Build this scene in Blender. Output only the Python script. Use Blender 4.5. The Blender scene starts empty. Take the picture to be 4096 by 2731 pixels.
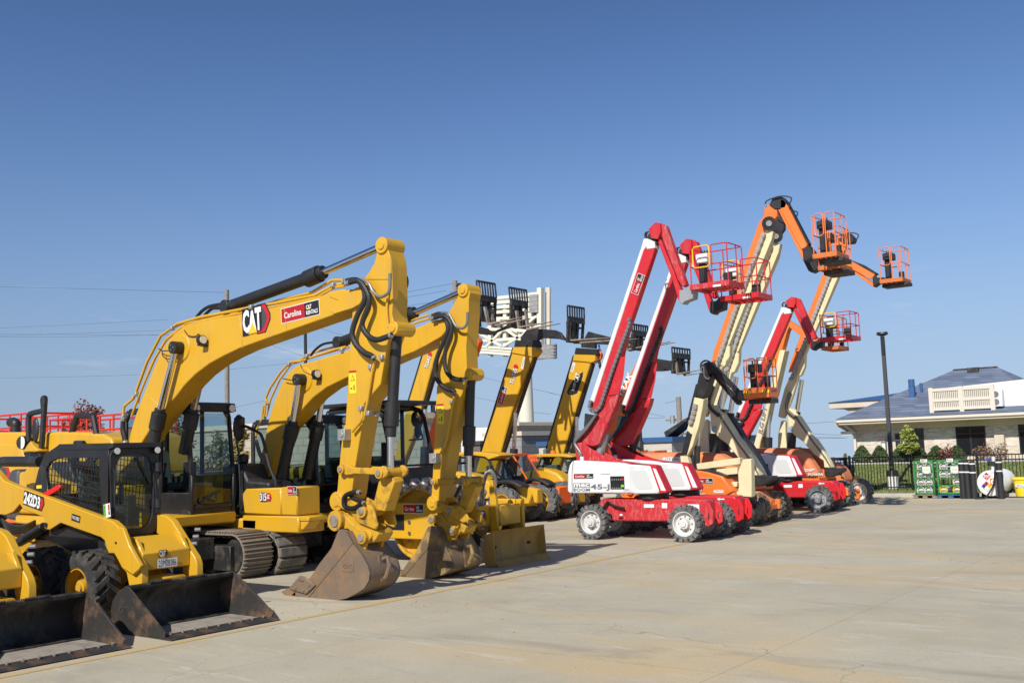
import bpy, bmesh, math, random
from mathutils import Vector, Matrix
random.seed(7)
SC = bpy.context.scene
COL = SC.collection
R = math.radians
V = Vector

# ------------------------------------------------------------------ camera
CAM_H, FOC, PITCH, ROLL, YAW = 2.2, 4080.0, 0.1059, 0.0335, 0.65
PW, PH = 4096.0, 2731.0
FW = V((-math.sin(YAW)*math.cos(PITCH), math.cos(YAW)*math.cos(PITCH), math.sin(PITCH)))
_r0 = V((math.cos(YAW), math.sin(YAW), 0)); _u0 = _r0.cross(FW)
RT = math.cos(ROLL)*_r0 - math.sin(ROLL)*_u0
UP = math.sin(ROLL)*_r0 + math.cos(ROLL)*_u0
CPOS = V((0, 0, CAM_H))
cam = bpy.data.cameras.new('camera'); cam_o = bpy.data.objects.new('camera', cam); COL.objects.link(cam_o)
cam_o.matrix_world = Matrix(((RT.x, UP.x, -FW.x, 0), (RT.y, UP.y, -FW.y, 0), (RT.z, UP.z, -FW.z, CAM_H), (0, 0, 0, 1)))
cam.sensor_width = 36; cam.lens = 36*FOC/PW; cam.clip_end = 3000; cam.clip_start = 0.1
SC.camera = cam_o

# ------------------------------------------------------------------ light
SUN_DIR = V((-0.18, 1.0, -0.84)).normalized()          # the way the light travels
sun = bpy.data.lights.new('sun', 'SUN'); sun.energy = 4.9; sun.angle = R(0.53); sun.color = (1, 0.955, 0.88)
sun_o = bpy.data.objects.new('sun', sun); COL.objects.link(sun_o)
sun_o.rotation_euler = SUN_DIR.to_track_quat('-Z', 'Y').to_euler()
SUN_EL = math.asin(-SUN_DIR.z); SUN_ROT = math.atan2(-SUN_DIR.x, -SUN_DIR.y)
world = bpy.data.worlds.new('World'); SC.world = world; world.use_nodes = True
nt = world.node_tree; nt.nodes.clear()
wo = nt.nodes.new('ShaderNodeOutputWorld'); bg = nt.nodes.new('ShaderNodeBackground'); sky = nt.nodes.new('ShaderNodeTexSky')
sky.sky_type = 'NISHITA'; sky.sun_disc = False; sky.sun_elevation = SUN_EL; sky.sun_rotation = SUN_ROT
sky.altitude = 0; sky.air_density = 0.8; sky.dust_density = 0.45; sky.ozone_density = 6.0
bg.inputs['Strength'].default_value = 0.107
# the sky pales quickly above the horizon: elevation eased before the lookup, and a slight cool cast
geo = nt.nodes.new('ShaderNodeTexCoord'); sep = nt.nodes.new('ShaderNodeSeparateXYZ'); com = nt.nodes.new('ShaderNodeCombineXYZ')
mx0 = nt.nodes.new('ShaderNodeMath'); mx0.operation = 'MAXIMUM'; mx0.inputs[1].default_value = 0.0
pw = nt.nodes.new('ShaderNodeMath'); pw.operation = 'POWER'; pw.inputs[1].default_value = 2.1
ma = nt.nodes.new('ShaderNodeMath'); ma.operation = 'MULTIPLY_ADD'; ma.inputs[1].default_value = 2.45; ma.inputs[2].default_value = 0.08
nt.links.new(geo.outputs['Generated'], sep.inputs[0]); nt.links.new(sep.outputs[2], mx0.inputs[0]); nt.links.new(mx0.outputs[0], pw.inputs[0]); nt.links.new(pw.outputs[0], ma.inputs[0])
nt.links.new(sep.outputs[0], com.inputs[0]); nt.links.new(sep.outputs[1], com.inputs[1]); nt.links.new(ma.outputs[0], com.inputs[2])
nrm = nt.nodes.new('ShaderNodeVectorMath'); nrm.operation = 'NORMALIZE'; nt.links.new(com.outputs[0], nrm.inputs[0]); nt.links.new(nrm.outputs[0], sky.inputs['Vector'])
tint = nt.nodes.new('ShaderNodeMix'); tint.data_type = 'RGBA'; tint.blend_type = 'MULTIPLY'; tint.inputs[0].default_value = 1.0; tm = nt.nodes.new('ShaderNodeMapRange'); tm.inputs[1].default_value = 0.02; tm.inputs[2].default_value = 0.38; nt.links.new(sep.outputs[2], tm.inputs[0])
tx = nt.nodes.new('ShaderNodeMix'); tx.data_type = 'RGBA'; nt.links.new(tm.outputs[0], tx.inputs[0]); tx.inputs[6].default_value = (1.08, 0.86, 0.78, 1); tx.inputs[7].default_value = (0.93, 0.98, 1.05, 1); nt.links.new(tx.outputs[2], tint.inputs[7])
nt.links.new(sky.outputs[0], tint.inputs[6])
# a few thin streaks of cirrus low on the left
cm = nt.nodes.new('ShaderNodeMapping'); cm.inputs['Scale'].default_value = (3.0, 3.0, 22.0); cm.inputs['Rotation'].default_value = (0.10, 0.16, 0.0); nt.links.new(geo.outputs['Generated'], cm.inputs[0])
cn = nt.nodes.new('ShaderNodeTexNoise'); cn.inputs['Scale'].default_value = 2.1; cn.inputs['Detail'].default_value = 7; cn.inputs['Roughness'].default_value = 0.6; nt.links.new(cm.outputs[0], cn.inputs['Vector'])
cr = nt.nodes.new('ShaderNodeMapRange'); cr.inputs[1].default_value = 0.60; cr.inputs[2].default_value = 0.80; cr.inputs[4].default_value = 0.38; nt.links.new(cn.outputs['Fac'], cr.inputs[0])
ce = nt.nodes.new('ShaderNodeMapRange'); ce.inputs[1].default_value = 0.20; ce.inputs[2].default_value = 0.10; nt.links.new(sep.outputs[2], ce.inputs[0])
cx = nt.nodes.new('ShaderNodeMath'); cx.operation = 'MULTIPLY'; nt.links.new(cr.outputs[0], cx.inputs[0]); nt.links.new(ce.outputs[0], cx.inputs[1])
cl = nt.nodes.new('ShaderNodeMix'); cl.data_type = 'RGBA'; nt.links.new(cx.outputs[0], cl.inputs[0]); nt.links.new(tint.outputs[2], cl.inputs[6]); cl.inputs[7].default_value = (7.5, 7.6, 7.9, 1)
nt.links.new(cl.outputs[2], bg.inputs['Color']); nt.links.new(bg.outputs[0], wo.inputs['Surface'])
SC.view_settings.view_transform = 'Standard'; SC.view_settings.look = 'None'
SC.view_settings.exposure = 0.08; SC.view_settings.gamma = 1.0
SC.cycles.max_bounces = 8; SC.cycles.transparent_max_bounces = 24
SC.cycles.use_denoising = True

# ------------------------------------------------------------------ photo tracing: a pixel of a zoomed crop turned into a point on a plane
FR = dict(A=(0,1500,1200/2352),B=(0,2000,1200/2352),C=(400,900,1300/2352),D=(700,1500,800/2091),E=(1100,1800,1200/2352),
          F=(1500,1100,1200/2352),G=(2200,850,1000/2240),H=(2200,1500,1000/2240),I=(2900,750,850/1777),J=(2700,1400,800/1673),
          K=(3250,1300,846/1769),L=(1500,1650,900/2352),M=(2250,1750,600/2091),N=(3500,1700,596/2352),O=(0,1550,560/1951),
          Q=(0,1900,700/1996),S=(0,0,4096/2352),T=(1250,1950,400/1334),U=(650,2050,750/2352),V=(1350,1550,550/1916),X=(2700,1400,500/1960),Z=(2700,1750,500/1960),P=(3080,1600,440/1533))
def ray(f, x, y):
    a, b, s = FR[f]; x = a+s*x; y = b+s*y
    return (x-PW/2)*RT - (y-PH/2)*UP + FOC*FW
def at(f, x, y, Y=None, X=None, Z=None):
    d = ray(f, x, y)
    k = Y/d.y if Y is not None else X/d.x if X is not None else (Z-CAM_H)/d.z
    return CPOS + d*k
def nums(s): return [tuple(float(q) for q in p.split(',')) for p in s.split()]
def tr(f, s, Y=None, X=None, Z=None): return [at(f, x, y, Y, X, Z) for x, y in nums(s)]

# ------------------------------------------------------------------ materials
M = {}
def nmat(name):
    m = bpy.data.materials.new(name); m.use_nodes = True
    n = m.node_tree; b = n.nodes['Principled BSDF']; M[name] = m
    return m, n, b
def mix_col(n, fac, a, b):
    x = n.nodes.new('ShaderNodeMix'); x.data_type = 'RGBA'
    n.links.new(fac, x.inputs[0])
    for i, c in ((6, a), (7, b)):
        if hasattr(c, 'links'): n.links.new(c, x.inputs[i])
        else: x.inputs[i].default_value = (*c, 1)
    return x.outputs[2]
def noise(n, scale, detail=6, rough=0.6, stretch=None, coord='Object', dist=0.0):
    tc = n.nodes.new('ShaderNodeTexCoord'); t = n.nodes.new('ShaderNodeTexNoise')
    t.inputs['Scale'].default_value = scale; t.inputs['Detail'].default_value = detail; t.inputs['Roughness'].default_value = rough
    t.inputs['Distortion'].default_value = dist
    src = tc.outputs[coord]
    if stretch:
        mp = n.nodes.new('ShaderNodeMapping'); mp.inputs['Scale'].default_value = stretch[:3]
        if len(stretch) > 3: mp.inputs['Rotation'].default_value = (0, 0, stretch[3])
        n.links.new(src, mp.inputs[0]); src = mp.outputs[0]
    n.links.new(src, t.inputs['Vector'])
    return t.outputs['Fac']
def ramp(n, fac, lo, hi, inv=False):
    r = n.nodes.new('ShaderNodeMapRange'); r.inputs[1].default_value = lo; r.inputs[2].default_value = hi
    r.inputs[3].default_value = 1.0 if inv else 0.0; r.inputs[4].default_value = 0.0 if inv else 1.0
    n.links.new(fac, r.inputs[0]); return r.outputs[0]
def mul(n, a, k):
    r = n.nodes.new('ShaderNodeMath'); r.operation = 'MULTIPLY'; n.links.new(a, r.inputs[0])
    if hasattr(k, 'links'): n.links.new(k, r.inputs[1])
    else: r.inputs[1].default_value = k
    return r.outputs[0]
def bump(n, b, fac, strength=0.3, dist=0.01):
    bp = n.nodes.new('ShaderNodeBump'); bp.inputs['Strength'].default_value = strength; bp.inputs['Distance'].default_value = dist
    n.links.new(fac, bp.inputs['Height']); n.links.new(bp.outputs[0], b.inputs['Normal'])
def paint(name, col, rough=0.38, dirt=(0.25, 0.2, 0.14), amount=0.25, lo=0.52, hi=0.75, scale=3.0, metal=0.0, coat=0.0, streak=False, bmp=0.0):
    """paint or metal with a thin uneven film of dust, scuffs and slight tone drift"""
    m, n, b = nmat(name)
    big = noise(n, scale, 8, 0.65, (1, 1, 0.35) if streak else None)
    fine = noise(n, scale*14, 4, 0.7)
    tone = mix_col(n, ramp(n, noise(n, 0.9, 2), 0.3, 0.7), tuple(c*0.93 for c in col), tuple(min(1, c*1.05) for c in col))
    f = mul(n, ramp(n, big, lo, hi), amount)
    c = mix_col(n, f, tone, dirt)
    c = mix_col(n, mul(n, ramp(n, fine, 0.62, 0.72), amount*0.6), c, tuple(x*0.6 for x in dirt))
    if amount > 0.15:      # rain-washed runs of grime and a few bare scratches
        run = mul(n, ramp(n, noise(n, 5.0, 5, 0.6, (1, 1, 0.10)), 0.56, 0.78), 0.32)
        c = mix_col(n, run, c, tuple(x*0.55 for x in dirt))
        scr = mul(n, ramp(n, noise(n, 26, 2, 0.5, (0.25, 1, 1.6), dist=2.5), 0.70, 0.76), 0.22)
        c = mix_col(n, scr, c, tuple(min(1, x*0.6+0.25) for x in dirt))
    n.links.new(c, b.inputs['Base Color'])
    rr = n.nodes.new('ShaderNodeMapRange'); rr.inputs[3].default_value = rough; rr.inputs[4].default_value = min(1, rough+0.3)
    n.links.new(big, rr.inputs[0]); n.links.new(rr.outputs[0], b.inputs['Roughness'])
    b.inputs['Metallic'].default_value = metal; b.inputs['Coat Weight'].default_value = coat; b.inputs['Coat Roughness'].default_value = 0.15
    if bmp: bump(n, b, fine, bmp, 0.01)
    return m
def flat(name, col, rough=0.5, metal=0.0):
    m, n, b = nmat(name); b.inputs['Base Color'].default_value = (*col, 1); b.inputs['Roughness'].default_value = rough; b.inputs['Metallic'].default_value = metal
    return m
def glass(name, tint, refl=0.06):
    m, n, b = nmat(name); n.nodes.remove(b); out = n.nodes['Material Output']
    t = n.nodes.new('ShaderNodeBsdfTransparent'); t.inputs[0].default_value = (*tint, 1)
    g = n.nodes.new('ShaderNodeBsdfGlossy'); g.inputs['Roughness'].default_value = 0.02
    lw = n.nodes.new('ShaderNodeLayerWeight'); lw.inputs['Blend'].default_value = 0.5
    pw4 = n.nodes.new('ShaderNodeMath'); pw4.operation = 'POWER'; pw4.inputs[1].default_value = 4.0; n.links.new(lw.outputs['Facing'], pw4.inputs[0])
    mp = n.nodes.new('ShaderNodeMath'); mp.operation = 'MULTIPLY_ADD'; mp.inputs[1].default_value = 0.7; mp.inputs[2].default_value = refl
    n.links.new(pw4.outputs[0], mp.inputs[0])
    mx = n.nodes.new('ShaderNodeMixShader'); n.links.new(mp.outputs[0], mx.inputs[0]); n.links.new(t.outputs[0], mx.inputs[1]); n.links.new(g.outputs[0], mx.inputs[2])
    n.links.new(mx.outputs[0], out.inputs[0]); return m
paint('yellow', (0.62, 0.342, 0.014), 0.34, (0.40, 0.28, 0.12), 0.35, 0.5, 0.8, coat=0.12)
paint('yellow_worn', (0.57, 0.315, 0.018), 0.45, (0.13, 0.075, 0.04), 0.75, 0.5, 0.66, 6, bmp=0.15)
paint('yellow_tan_shaded', (0.42, 0.255, 0.06), 0.55, (0.2, 0.13, 0.07), 0.65, 0.45, 0.7, 4, streak=True)  # blade yellow, dulled so its colour carries the shade lying on the blade
paint('black', (0.014, 0.014, 0.016), 0.38, (0.10, 0.09, 0.075), 0.3, coat=0.1)
paint('black_worn', (0.018, 0.018, 0.019), 0.40, (0.15, 0.125, 0.09), 0.7, 0.5, 0.72, 4.5, bmp=0.1)
paint('bucket_black', (0.022, 0.021, 0.021), 0.42, (0.20, 0.17, 0.125), 0.85, 0.48, 0.75, 2.6, bmp=0.15, streak=True)
paint('black_rust', (0.028, 0.026, 0.024), 0.48, (0.20, 0.105, 0.055), 0.85, 0.49, 0.70, 3.0, bmp=0.2)
paint('bucket_rust', (0.175, 0.128, 0.09), 0.42, (0.30, 0.165, 0.07), 0.8, 0.47, 0.66, 2.4, bmp=0.4)
paint('bucket_gold', (0.155, 0.108, 0.062), 0.45, (0.42, 0.27, 0.08), 0.85, 0.50, 0.60, 2.0, bmp=0.25)
paint('steel_worn', (0.36, 0.33, 0.29), 0.5, (0.2, 0.13, 0.08), 0.8, 0.4, 0.62, 5, metal=0.35, bmp=0.3)
paint('track_steel', (0.20, 0.175, 0.15), 0.6, (0.25, 0.19, 0.13), 0.9, 0.4, 0.62, 7, bmp=0.3)
paint('dusty_pad', (0.085, 0.083, 0.08), 0.85, (0.25, 0.22, 0.17), 0.7, 0.42, 0.7, 5)
paint('dust_floor', (0.30, 0.265, 0.215), 0.8, (0.10, 0.085, 0.07), 0.7, 0.5, 0.7, 4)
paint('tyre', (0.028, 0.028, 0.029), 0.75, (0.13, 0.12, 0.105), 0.75, 0.45, 0.75, 6, bmp=0.1)
paint('tyre_dusty', (0.085, 0.088, 0.09), 0.85, (0.27, 0.26, 0.24), 0.75, 0.42, 0.72, 7, bmp=0.15)
paint('tyre_muddy', (0.115, 0.10, 0.08), 0.85, (0.38, 0.27, 0.15), 0.9, 0.42, 0.65, 4, bmp=0.15)
paint('rim_white', (0.60, 0.59, 0.57), 0.6, (0.33, 0.31, 0.28), 0.6, 0.5, 0.75, 8)
paint('rim_grey', (0.30, 0.31, 0.33), 0.55, (0.30, 0.25, 0.19), 0.6, 0.5, 0.75, 8)
paint('red', (0.56, 0.012, 0.02), 0.32, (0.40, 0.22, 0.2), 0.2, 0.55, 0.8, 4, coat=0.2)
paint('red_dusty', (0.50, 0.016, 0.024), 0.5, (0.62, 0.46, 0.44), 0.6, 0.5, 0.85, 16, streak=True)
paint('white', (0.74, 0.74, 0.73), 0.42, (0.5, 0.47, 0.43), 0.3, 0.5, 0.8, 3)
paint('orange', (0.80, 0.18, 0.022), 0.36, (0.45, 0.25, 0.14), 0.25, coat=0.15)
paint('orange_faded', (0.68, 0.205, 0.075), 0.5, (0.5, 0.3, 0.2), 0.5, 0.45, 0.75, 2)
paint('orange_dirty', (0.62, 0.16, 0.03), 0.55, (0.24, 0.14, 0.08), 0.8, 0.48, 0.66, 6)
paint('orange_red', (0.86, 0.135, 0.012), 0.4, (0.3, 0.12, 0.06), 0.2)
paint('cream', (0.72, 0.635, 0.38), 0.4, (0.42, 0.36, 0.25), 0.3, 0.5, 0.8, 3)
paint('grey_steel', (0.36, 0.37, 0.38), 0.45, (0.2, 0.18, 0.15), 0.4, metal=0.5)
paint('wood_pole', (0.30, 0.26, 0.21), 0.85, (0.14, 0.12, 0.10), 0.7, 0.4, 0.7, 6)
paint('concrete_base', (0.78, 0.75, 0.68), 0.85, (0.55, 0.51, 0.45), 0.5, 0.45, 0.7, 5)
paint('kerb_concrete', (0.46, 0.43, 0.38), 0.85, (0.30, 0.27, 0.23), 0.6, 0.45, 0.7, 2)
paint('galv', (0.42, 0.42, 0.41), 0.4, (0.3, 0.29, 0.27), 0.5, 0.45, 0.7, 6, metal=0.6)
paint('pad_foot', (0.5, 0.47, 0.43), 0.35, (0.30, 0.17, 0.08), 0.8, 0.45, 0.62, 9, metal=0.75)
paint('green_paint', (0.035, 0.22, 0.05), 0.45, (0.1, 0.12, 0.06), 0.3)
paint('stucco', (0.62, 0.53, 0.42), 0.8, (0.5, 0.42, 0.33), 0.3)
paint('tank_white', (0.80, 0.80, 0.78), 0.35, (0.5, 0.48, 0.44), 0.25)
flat('chrome', (0.72, 0.72, 0.74), 0.12, 1.0)
flat('bolt', (0.32, 0.31, 0.29), 0.4, 0.8)
flat('rubber', (0.012, 0.012, 0.013), 0.55)
flat('hose', (0.03, 0.03, 0.032), 0.5)
flat('hose_grey', (0.19, 0.19, 0.185), 0.45, 0.3)
flat('seat_grey', (0.10, 0.12, 0.115), 0.8)
flat('white_flat', (0.80, 0.80, 0.79), 0.5)
flat('black_flat', (0.012, 0.012, 0.013), 0.5)
flat('red_flat', (0.40, 0.010, 0.014), 0.5)
flat('logo_red', (0.52, 0.015, 0.02), 0.4)
flat('logo_yellow', (0.80, 0.50, 0.02), 0.4)
flat('dark_grey', (0.06, 0.06, 0.065), 0.5)
flat('mid_grey', (0.16, 0.16, 0.175), 0.5)
flat('label_yellow', (0.85, 0.62, 0.03), 0.5)
flat('gate_yellow', (0.83, 0.50, 0.02), 0.35)
flat('tag_green', (0.20, 0.60, 0.06), 0.5)
flat('blue_paint', (0.04, 0.11, 0.26), 0.4)
flat('blue_flat', (0.02, 0.08, 0.42), 0.5)
flat('lens', (0.75, 0.75, 0.70), 0.15)
flat('amber', (0.75, 0.22, 0.02), 0.25)
flat('dark_blue', (0.03, 0.045, 0.075), 0.4)
flat('bright_red', (0.70, 0.015, 0.01), 0.4)
flat('railing_red', (0.62, 0.035, 0.02), 0.45)
flat('pole_black', (0.018, 0.018, 0.02), 0.45)
flat('bucket_yellow', (0.85, 0.60, 0.03), 0.4)
flat('fence_black', (0.012, 0.012, 0.013), 0.4)
flat('interior', (0.022, 0.023, 0.024), 0.7)
flat('cream_trim', (0.66, 0.60, 0.50), 0.6)
flat('cream_white', (0.72, 0.68, 0.56), 0.5)
flat('panel_grey', (0.20, 0.21, 0.21), 0.6)
paint('pallet_wood', (.24, .20, .15), .9, (.12, .1, .08), .6); paint('pallet_blue', (.05, .12, .25), .8, (.2, .18, .15), .6); flat('pole_grey', (.055, .055, .058), .5)
flat('brass', (.5, .35, .12), .3, .9)
paint('cyl_silver', (.62, .62, .60), .35, (.4, .38, .34), .4, metal=.25)
flat('cable', (0.03, 0.03, 0.035), 0.6)
flat('sleeve_black', (0.022, 0.022, 0.024), 0.5)
glass('glass', (0.62, 0.72, 0.74)); glass('glass_dark', (0.30, 0.36, 0.40), 0.09)
flat('glass_black', (0.012, 0.014, 0.017), 0.06)

# ------------------------------------------------------------------ mesh building
class MB:
    def __init__(s, mat='yellow'): s.v = []; s.f = []; s.m = []; s.mats = []; s.cur = mat
    def mi(s, mat):
        mat = mat or s.cur
        if mat not in s.mats: s.mats.append(mat)
        return s.mats.index(mat)
    def add(s, vs, fs, mat=None):
        o = len(s.v); k = s.mi(mat); s.v += [V(p) for p in vs]
        for f in fs: s.f.append([i+o for i in f]); s.m.append(k)
        return s
    def prism(s, pts, d, mat=None):
        """polygon swept by the vector (or Y distance) d"""
        d = V((0, d, 0)) if isinstance(d, (int, float)) else V(d)
        n = len(pts); pts = [V(p) for p in pts]
        return s.add(pts + [p+d for p in pts], [list(range(n)), list(range(2*n-1, n-1, -1))] + [[i, (i+1) % n, (i+1) % n+n, i+n] for i in range(n)], mat)
    def box(s, x0, x1, y0, y1, z0, z1, mat=None):
        return s.prism([(x0, y0, z0), (x1, y0, z0), (x1, y0, z1), (x0, y0, z1)], y1-y0, mat)
    def beam(s, a, b, w, h, mat=None, up=(0, 0, 1), w2=None, h2=None):
        """box beam from a to b, w across, h along up"""
        a = V(a); b = V(b); t = (b-a).normalized(); up = V(up)
        if abs(t.dot(up)) > 0.99: up = V((1, 0, 0))
        sd = t.cross(up).normalized(); u = sd.cross(t)
        w2 = w if w2 is None else w2; h2 = h if h2 is None else h2
        q = []
        for p, ww, hh in ((a, w, h), (b, w2, h2)):
            q += [p-sd*ww/2-u*hh/2, p+sd*ww/2-u*hh/2, p+sd*ww/2+u*hh/2, p-sd*ww/2+u*hh/2]
        return s.add(q, [[0, 1, 2, 3], [7, 6, 5, 4], [0, 4, 5, 1], [1, 5, 6, 2], [2, 6, 7, 3], [3, 7, 4, 0]], mat)
    def cyl(s, a, b, r0, r1=None, n=14, mat=None):
        a = V(a); b = V(b); r1 = r0 if r1 is None else r1; t = (b-a).normalized()
        x = t.orthogonal().normalized(); y = t.cross(x)
        c = [(math.cos(2*math.pi*i/n), math.sin(2*math.pi*i/n)) for i in range(n)]
        vs = [a+(x*p+y*q)*r0 for p, q in c]+[b+(x*p+y*q)*r1 for p, q in c]
        return s.add(vs, [list(range(n-1, -1, -1)), list(range(n, 2*n))]+[[i, (i+1) % n, (i+1) % n+n, i+n] for i in range(n)], mat)
    def tube(s, pts, r, n=8, mat=None, closed=False):
        pts = [V(p) for p in pts]; k = len(pts)
        if k < 2: return s
        vs = []; x = None
        for i, p in enumerate(pts):
            t = (pts[(i+1) % k] if closed or i < k-1 else p) - (pts[i-1] if closed or i > 0 else p)
            t.normalize()
            x = t.orthogonal().normalized() if x is None else (x-t*x.dot(t)).normalized()
            y = t.cross(x)
            vs += [p+(x*math.cos(2*math.pi*j/n)+y*math.sin(2*math.pi*j/n))*r for j in range(n)]
        fs = []
        for i in range(k if closed else k-1):
            a = i*n; b = ((i+1) % k)*n
            fs += [[a+j, a+(j+1) % n, b+(j+1) % n, b+j] for j in range(n)]
        if not closed: fs += [list(range(n-1, -1, -1)), list(range((k-1)*n, k*n))]
        return s.add(vs, fs, mat)
    def lathe(s, prof, o, ax=(0, 1, 0), n=32, mat=None, closed=True):
        """prof: (radius, distance along ax); closed ring profile"""
        o = V(o); t = V(ax).normalized(); x = t.orthogonal().normalized(); y = t.cross(x); k = len(prof); vs = []
        for i in range(n):
            a = 2*math.pi*i/n; d = x*math.cos(a)+y*math.sin(a)
            vs += [o+d*r+t*h for r, h in prof]
        fs = []
        for i in range(n):
            a = i*k; b = ((i+1) % n)*k
            for j in range(k if closed else k-1):
                fs.append([a+j, a+(j+1) % k, b+(j+1) % k, b+j])
        return s.add(vs, fs, mat)
    def ball(s, o, rx, ry=None, rz=None, n=12, m=7, mat=None):
        ry = rx if ry is None else ry; rz = rx if rz is None else rz; o = V(o)
        vs = [o+V((0, 0, rz))]
        for j in range(1, m):
            a = math.pi*j/m
            vs += [o+V((rx*math.sin(a)*math.cos(2*math.pi*i/n), ry*math.sin(a)*math.sin(2*math.pi*i/n), rz*math.cos(a))) for i in range(n)]
        vs.append(o-V((0, 0, rz))); fs = [[0, 1+i, 1+(i+1) % n] for i in range(n)]
        for j in range(m-2):
            a = 1+j*n; fs += [[a+i, a+n+i, a+n+(i+1) % n, a+(i+1) % n] for i in range(n)]
        a = 1+(m-2)*n; fs += [[a+(i+1) % n, a+i, len(vs)-1] for i in range(n)]
        return s.add(vs, fs, mat)
    def build(s, name, parent=None, bevel=0.0, smooth=35, seg=1, label=None, **tags):
        me = bpy.data.meshes.new(name); org = ORG.get(parent.name, V((0, 0, 0))) if parent else tags.pop('org', V((0, 0, 0)))
        me.from_pydata([v-org for v in s.v], [], s.f)
        for k in s.mats: me.materials.append(M[k])
        me.polygons.foreach_set('material_index', s.m)
        bm = bmesh.new(); bm.from_mesh(me); bmesh.ops.recalc_face_normals(bm, faces=bm.faces[:]); bm.to_mesh(me); bm.free()
        me.shade_smooth(); me.set_sharp_from_angle(angle=R(smooth))
        o = bpy.data.objects.new(name, me); COL.objects.link(o)
        if parent: o.parent = parent; ORG[o.name] = org
        else: o.location = org; ORG[o.name] = org
        if bevel:
            b = o.modifiers.new('bevel', 'BEVEL'); b.width = bevel; b.segments = seg; b.limit_method = 'ANGLE'; b.angle_limit = R(40); b.harden_normals = False
        if label: o['label'] = label
        for k, q in tags.items(): o[k] = q
        return o
ORG = {}
def thing(name, label, cat, loc, group=None):
    o = bpy.data.objects.new(name, None); COL.objects.link(o); o.location = loc; o.empty_display_size = 0.3
    ORG[o.name] = V(loc); o['label'] = label; o['category'] = cat
    if group: o['group'] = group
    return o
def copy_tree(o, parent=None):
    c = o.copy(); COL.objects.link(c)
    if parent: c.parent = parent
    for ch in list(o.children): copy_tree(ch, c)
    return c
def smooth_path(pts, n=4):
    """Catmull-Rom through pts"""
    pts = [V(p) for p in pts]; out = []
    for i in range(len(pts)-1):
        a = pts[max(i-1, 0)]; b = pts[i]; c = pts[i+1]; d = pts[min(i+2, len(pts)-1)]
        for j in range(n):
            t = j/n
            out.append(0.5*((2*b)+(c-a)*t+(2*a-5*b+4*c-d)*t*t+(3*b-a-3*c+d)*t*t*t))
    return out+[pts[-1]]
def arc(cx, cz, r, a0, a1, n, y=0.0):
    return [V((cx+r*math.cos(R(a0+(a1-a0)*i/n)), y, cz+r*math.sin(R(a0+(a1-a0)*i/n)))) for i in range(n+1)]

# ------------------------------------------------------------------ lettering and decals
_TX = {}
def text_geo(s, bold, shear):
    k = (s, bold, shear)
    if k not in _TX:
        c = bpy.data.curves.new('t', 'FONT'); c.body = s; c.offset = bold; c.shear = shear; c.resolution_u = 2
        o = bpy.data.objects.new('t', c); COL.objects.link(o); dg = bpy.context.evaluated_depsgraph_get()
        me = bpy.data.meshes.new_from_object(o.evaluated_get(dg))
        vs = [V(v.co) for v in me.vertices]; fs = [list(p.vertices) for p in me.polygons]
        bpy.data.objects.remove(o); bpy.data.curves.remove(c); bpy.data.meshes.remove(me)
        x0 = min(v.x for v in vs); x1 = max(v.x for v in vs); y0 = min(v.y for v in vs); y1 = max(v.y for v in vs)
        _TX[k] = ([((v.x-x0)/(x1-x0), (v.y-y0)/(y1-y0)) for v in vs], fs)
    return _TX[k]
class Decal:
    """flat printed sticker: o = lower left corner, u along the writing, v up the letters"""
    def __init__(s, o, u, v=None, n=None, lift=0.004):
        s.o = V(o); s.u = V(u).normalized()
        n = V(n or (0, -1, 0)).normalized()
        s.v = V(v).normalized() if v is not None else n.cross(s.u).normalized()
        s.n = n; s.lift = lift; s.k = 0; s.mb = MB('white_flat')
    def p(s, x, y, l): return s.o+s.u*x+s.v*y+s.n*(s.lift+l*0.0025)
    def poly(s, pts, mat, l=0): s.mb.add([s.p(x, y, l) for x, y in pts], [list(range(len(pts)))], mat); return s
    def rect(s, x, y, w, h, mat, l=0): return s.poly([(x, y), (x+w, y), (x+w, y+h), (x, y+h)], mat, l)
    def text(s, t, x, y, w, h, mat, l=1, bold=0.02, shear=0.0):
        vs, fs = text_geo(t, bold, shear); s.mb.add([s.p(x+a*w, y+b*h, l) for a, b in vs], fs, mat); return s
    def build(s, name, parent, **k): return s.mb.build(name, parent, **k)
def rental_sign(parent, o, u, w, h, n=None, v=None):
    d = Decal(o, u, v, n)
    b = h*0.05
    d.rect(-b, -b, w+2*b, h+2*b, 'white_flat').rect(0, 0, w*0.62, h, 'red_flat', 1).rect(w*0.62, 0, w*0.38, h, 'black_flat', 1)
    d.text('Carolina', w*0.075, h*0.26, w*0.46, h*0.44, 'white_flat', 2, 0.012)
    d.text('CAT', w*0.665, h*0.52, w*0.145, h*0.31, 'white_flat', 2, 0.03)
    d.poly([(w*0.70, h*0.51), (w*0.775, h*0.51), (w*0.738, h*0.66)], 'logo_yellow', 3)
    d.text('RENTALS', w*0.665, h*0.14, w*0.30, h*0.29, 'white_flat', 2, 0.02)
    return d.build('rental_decal', parent)
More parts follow.
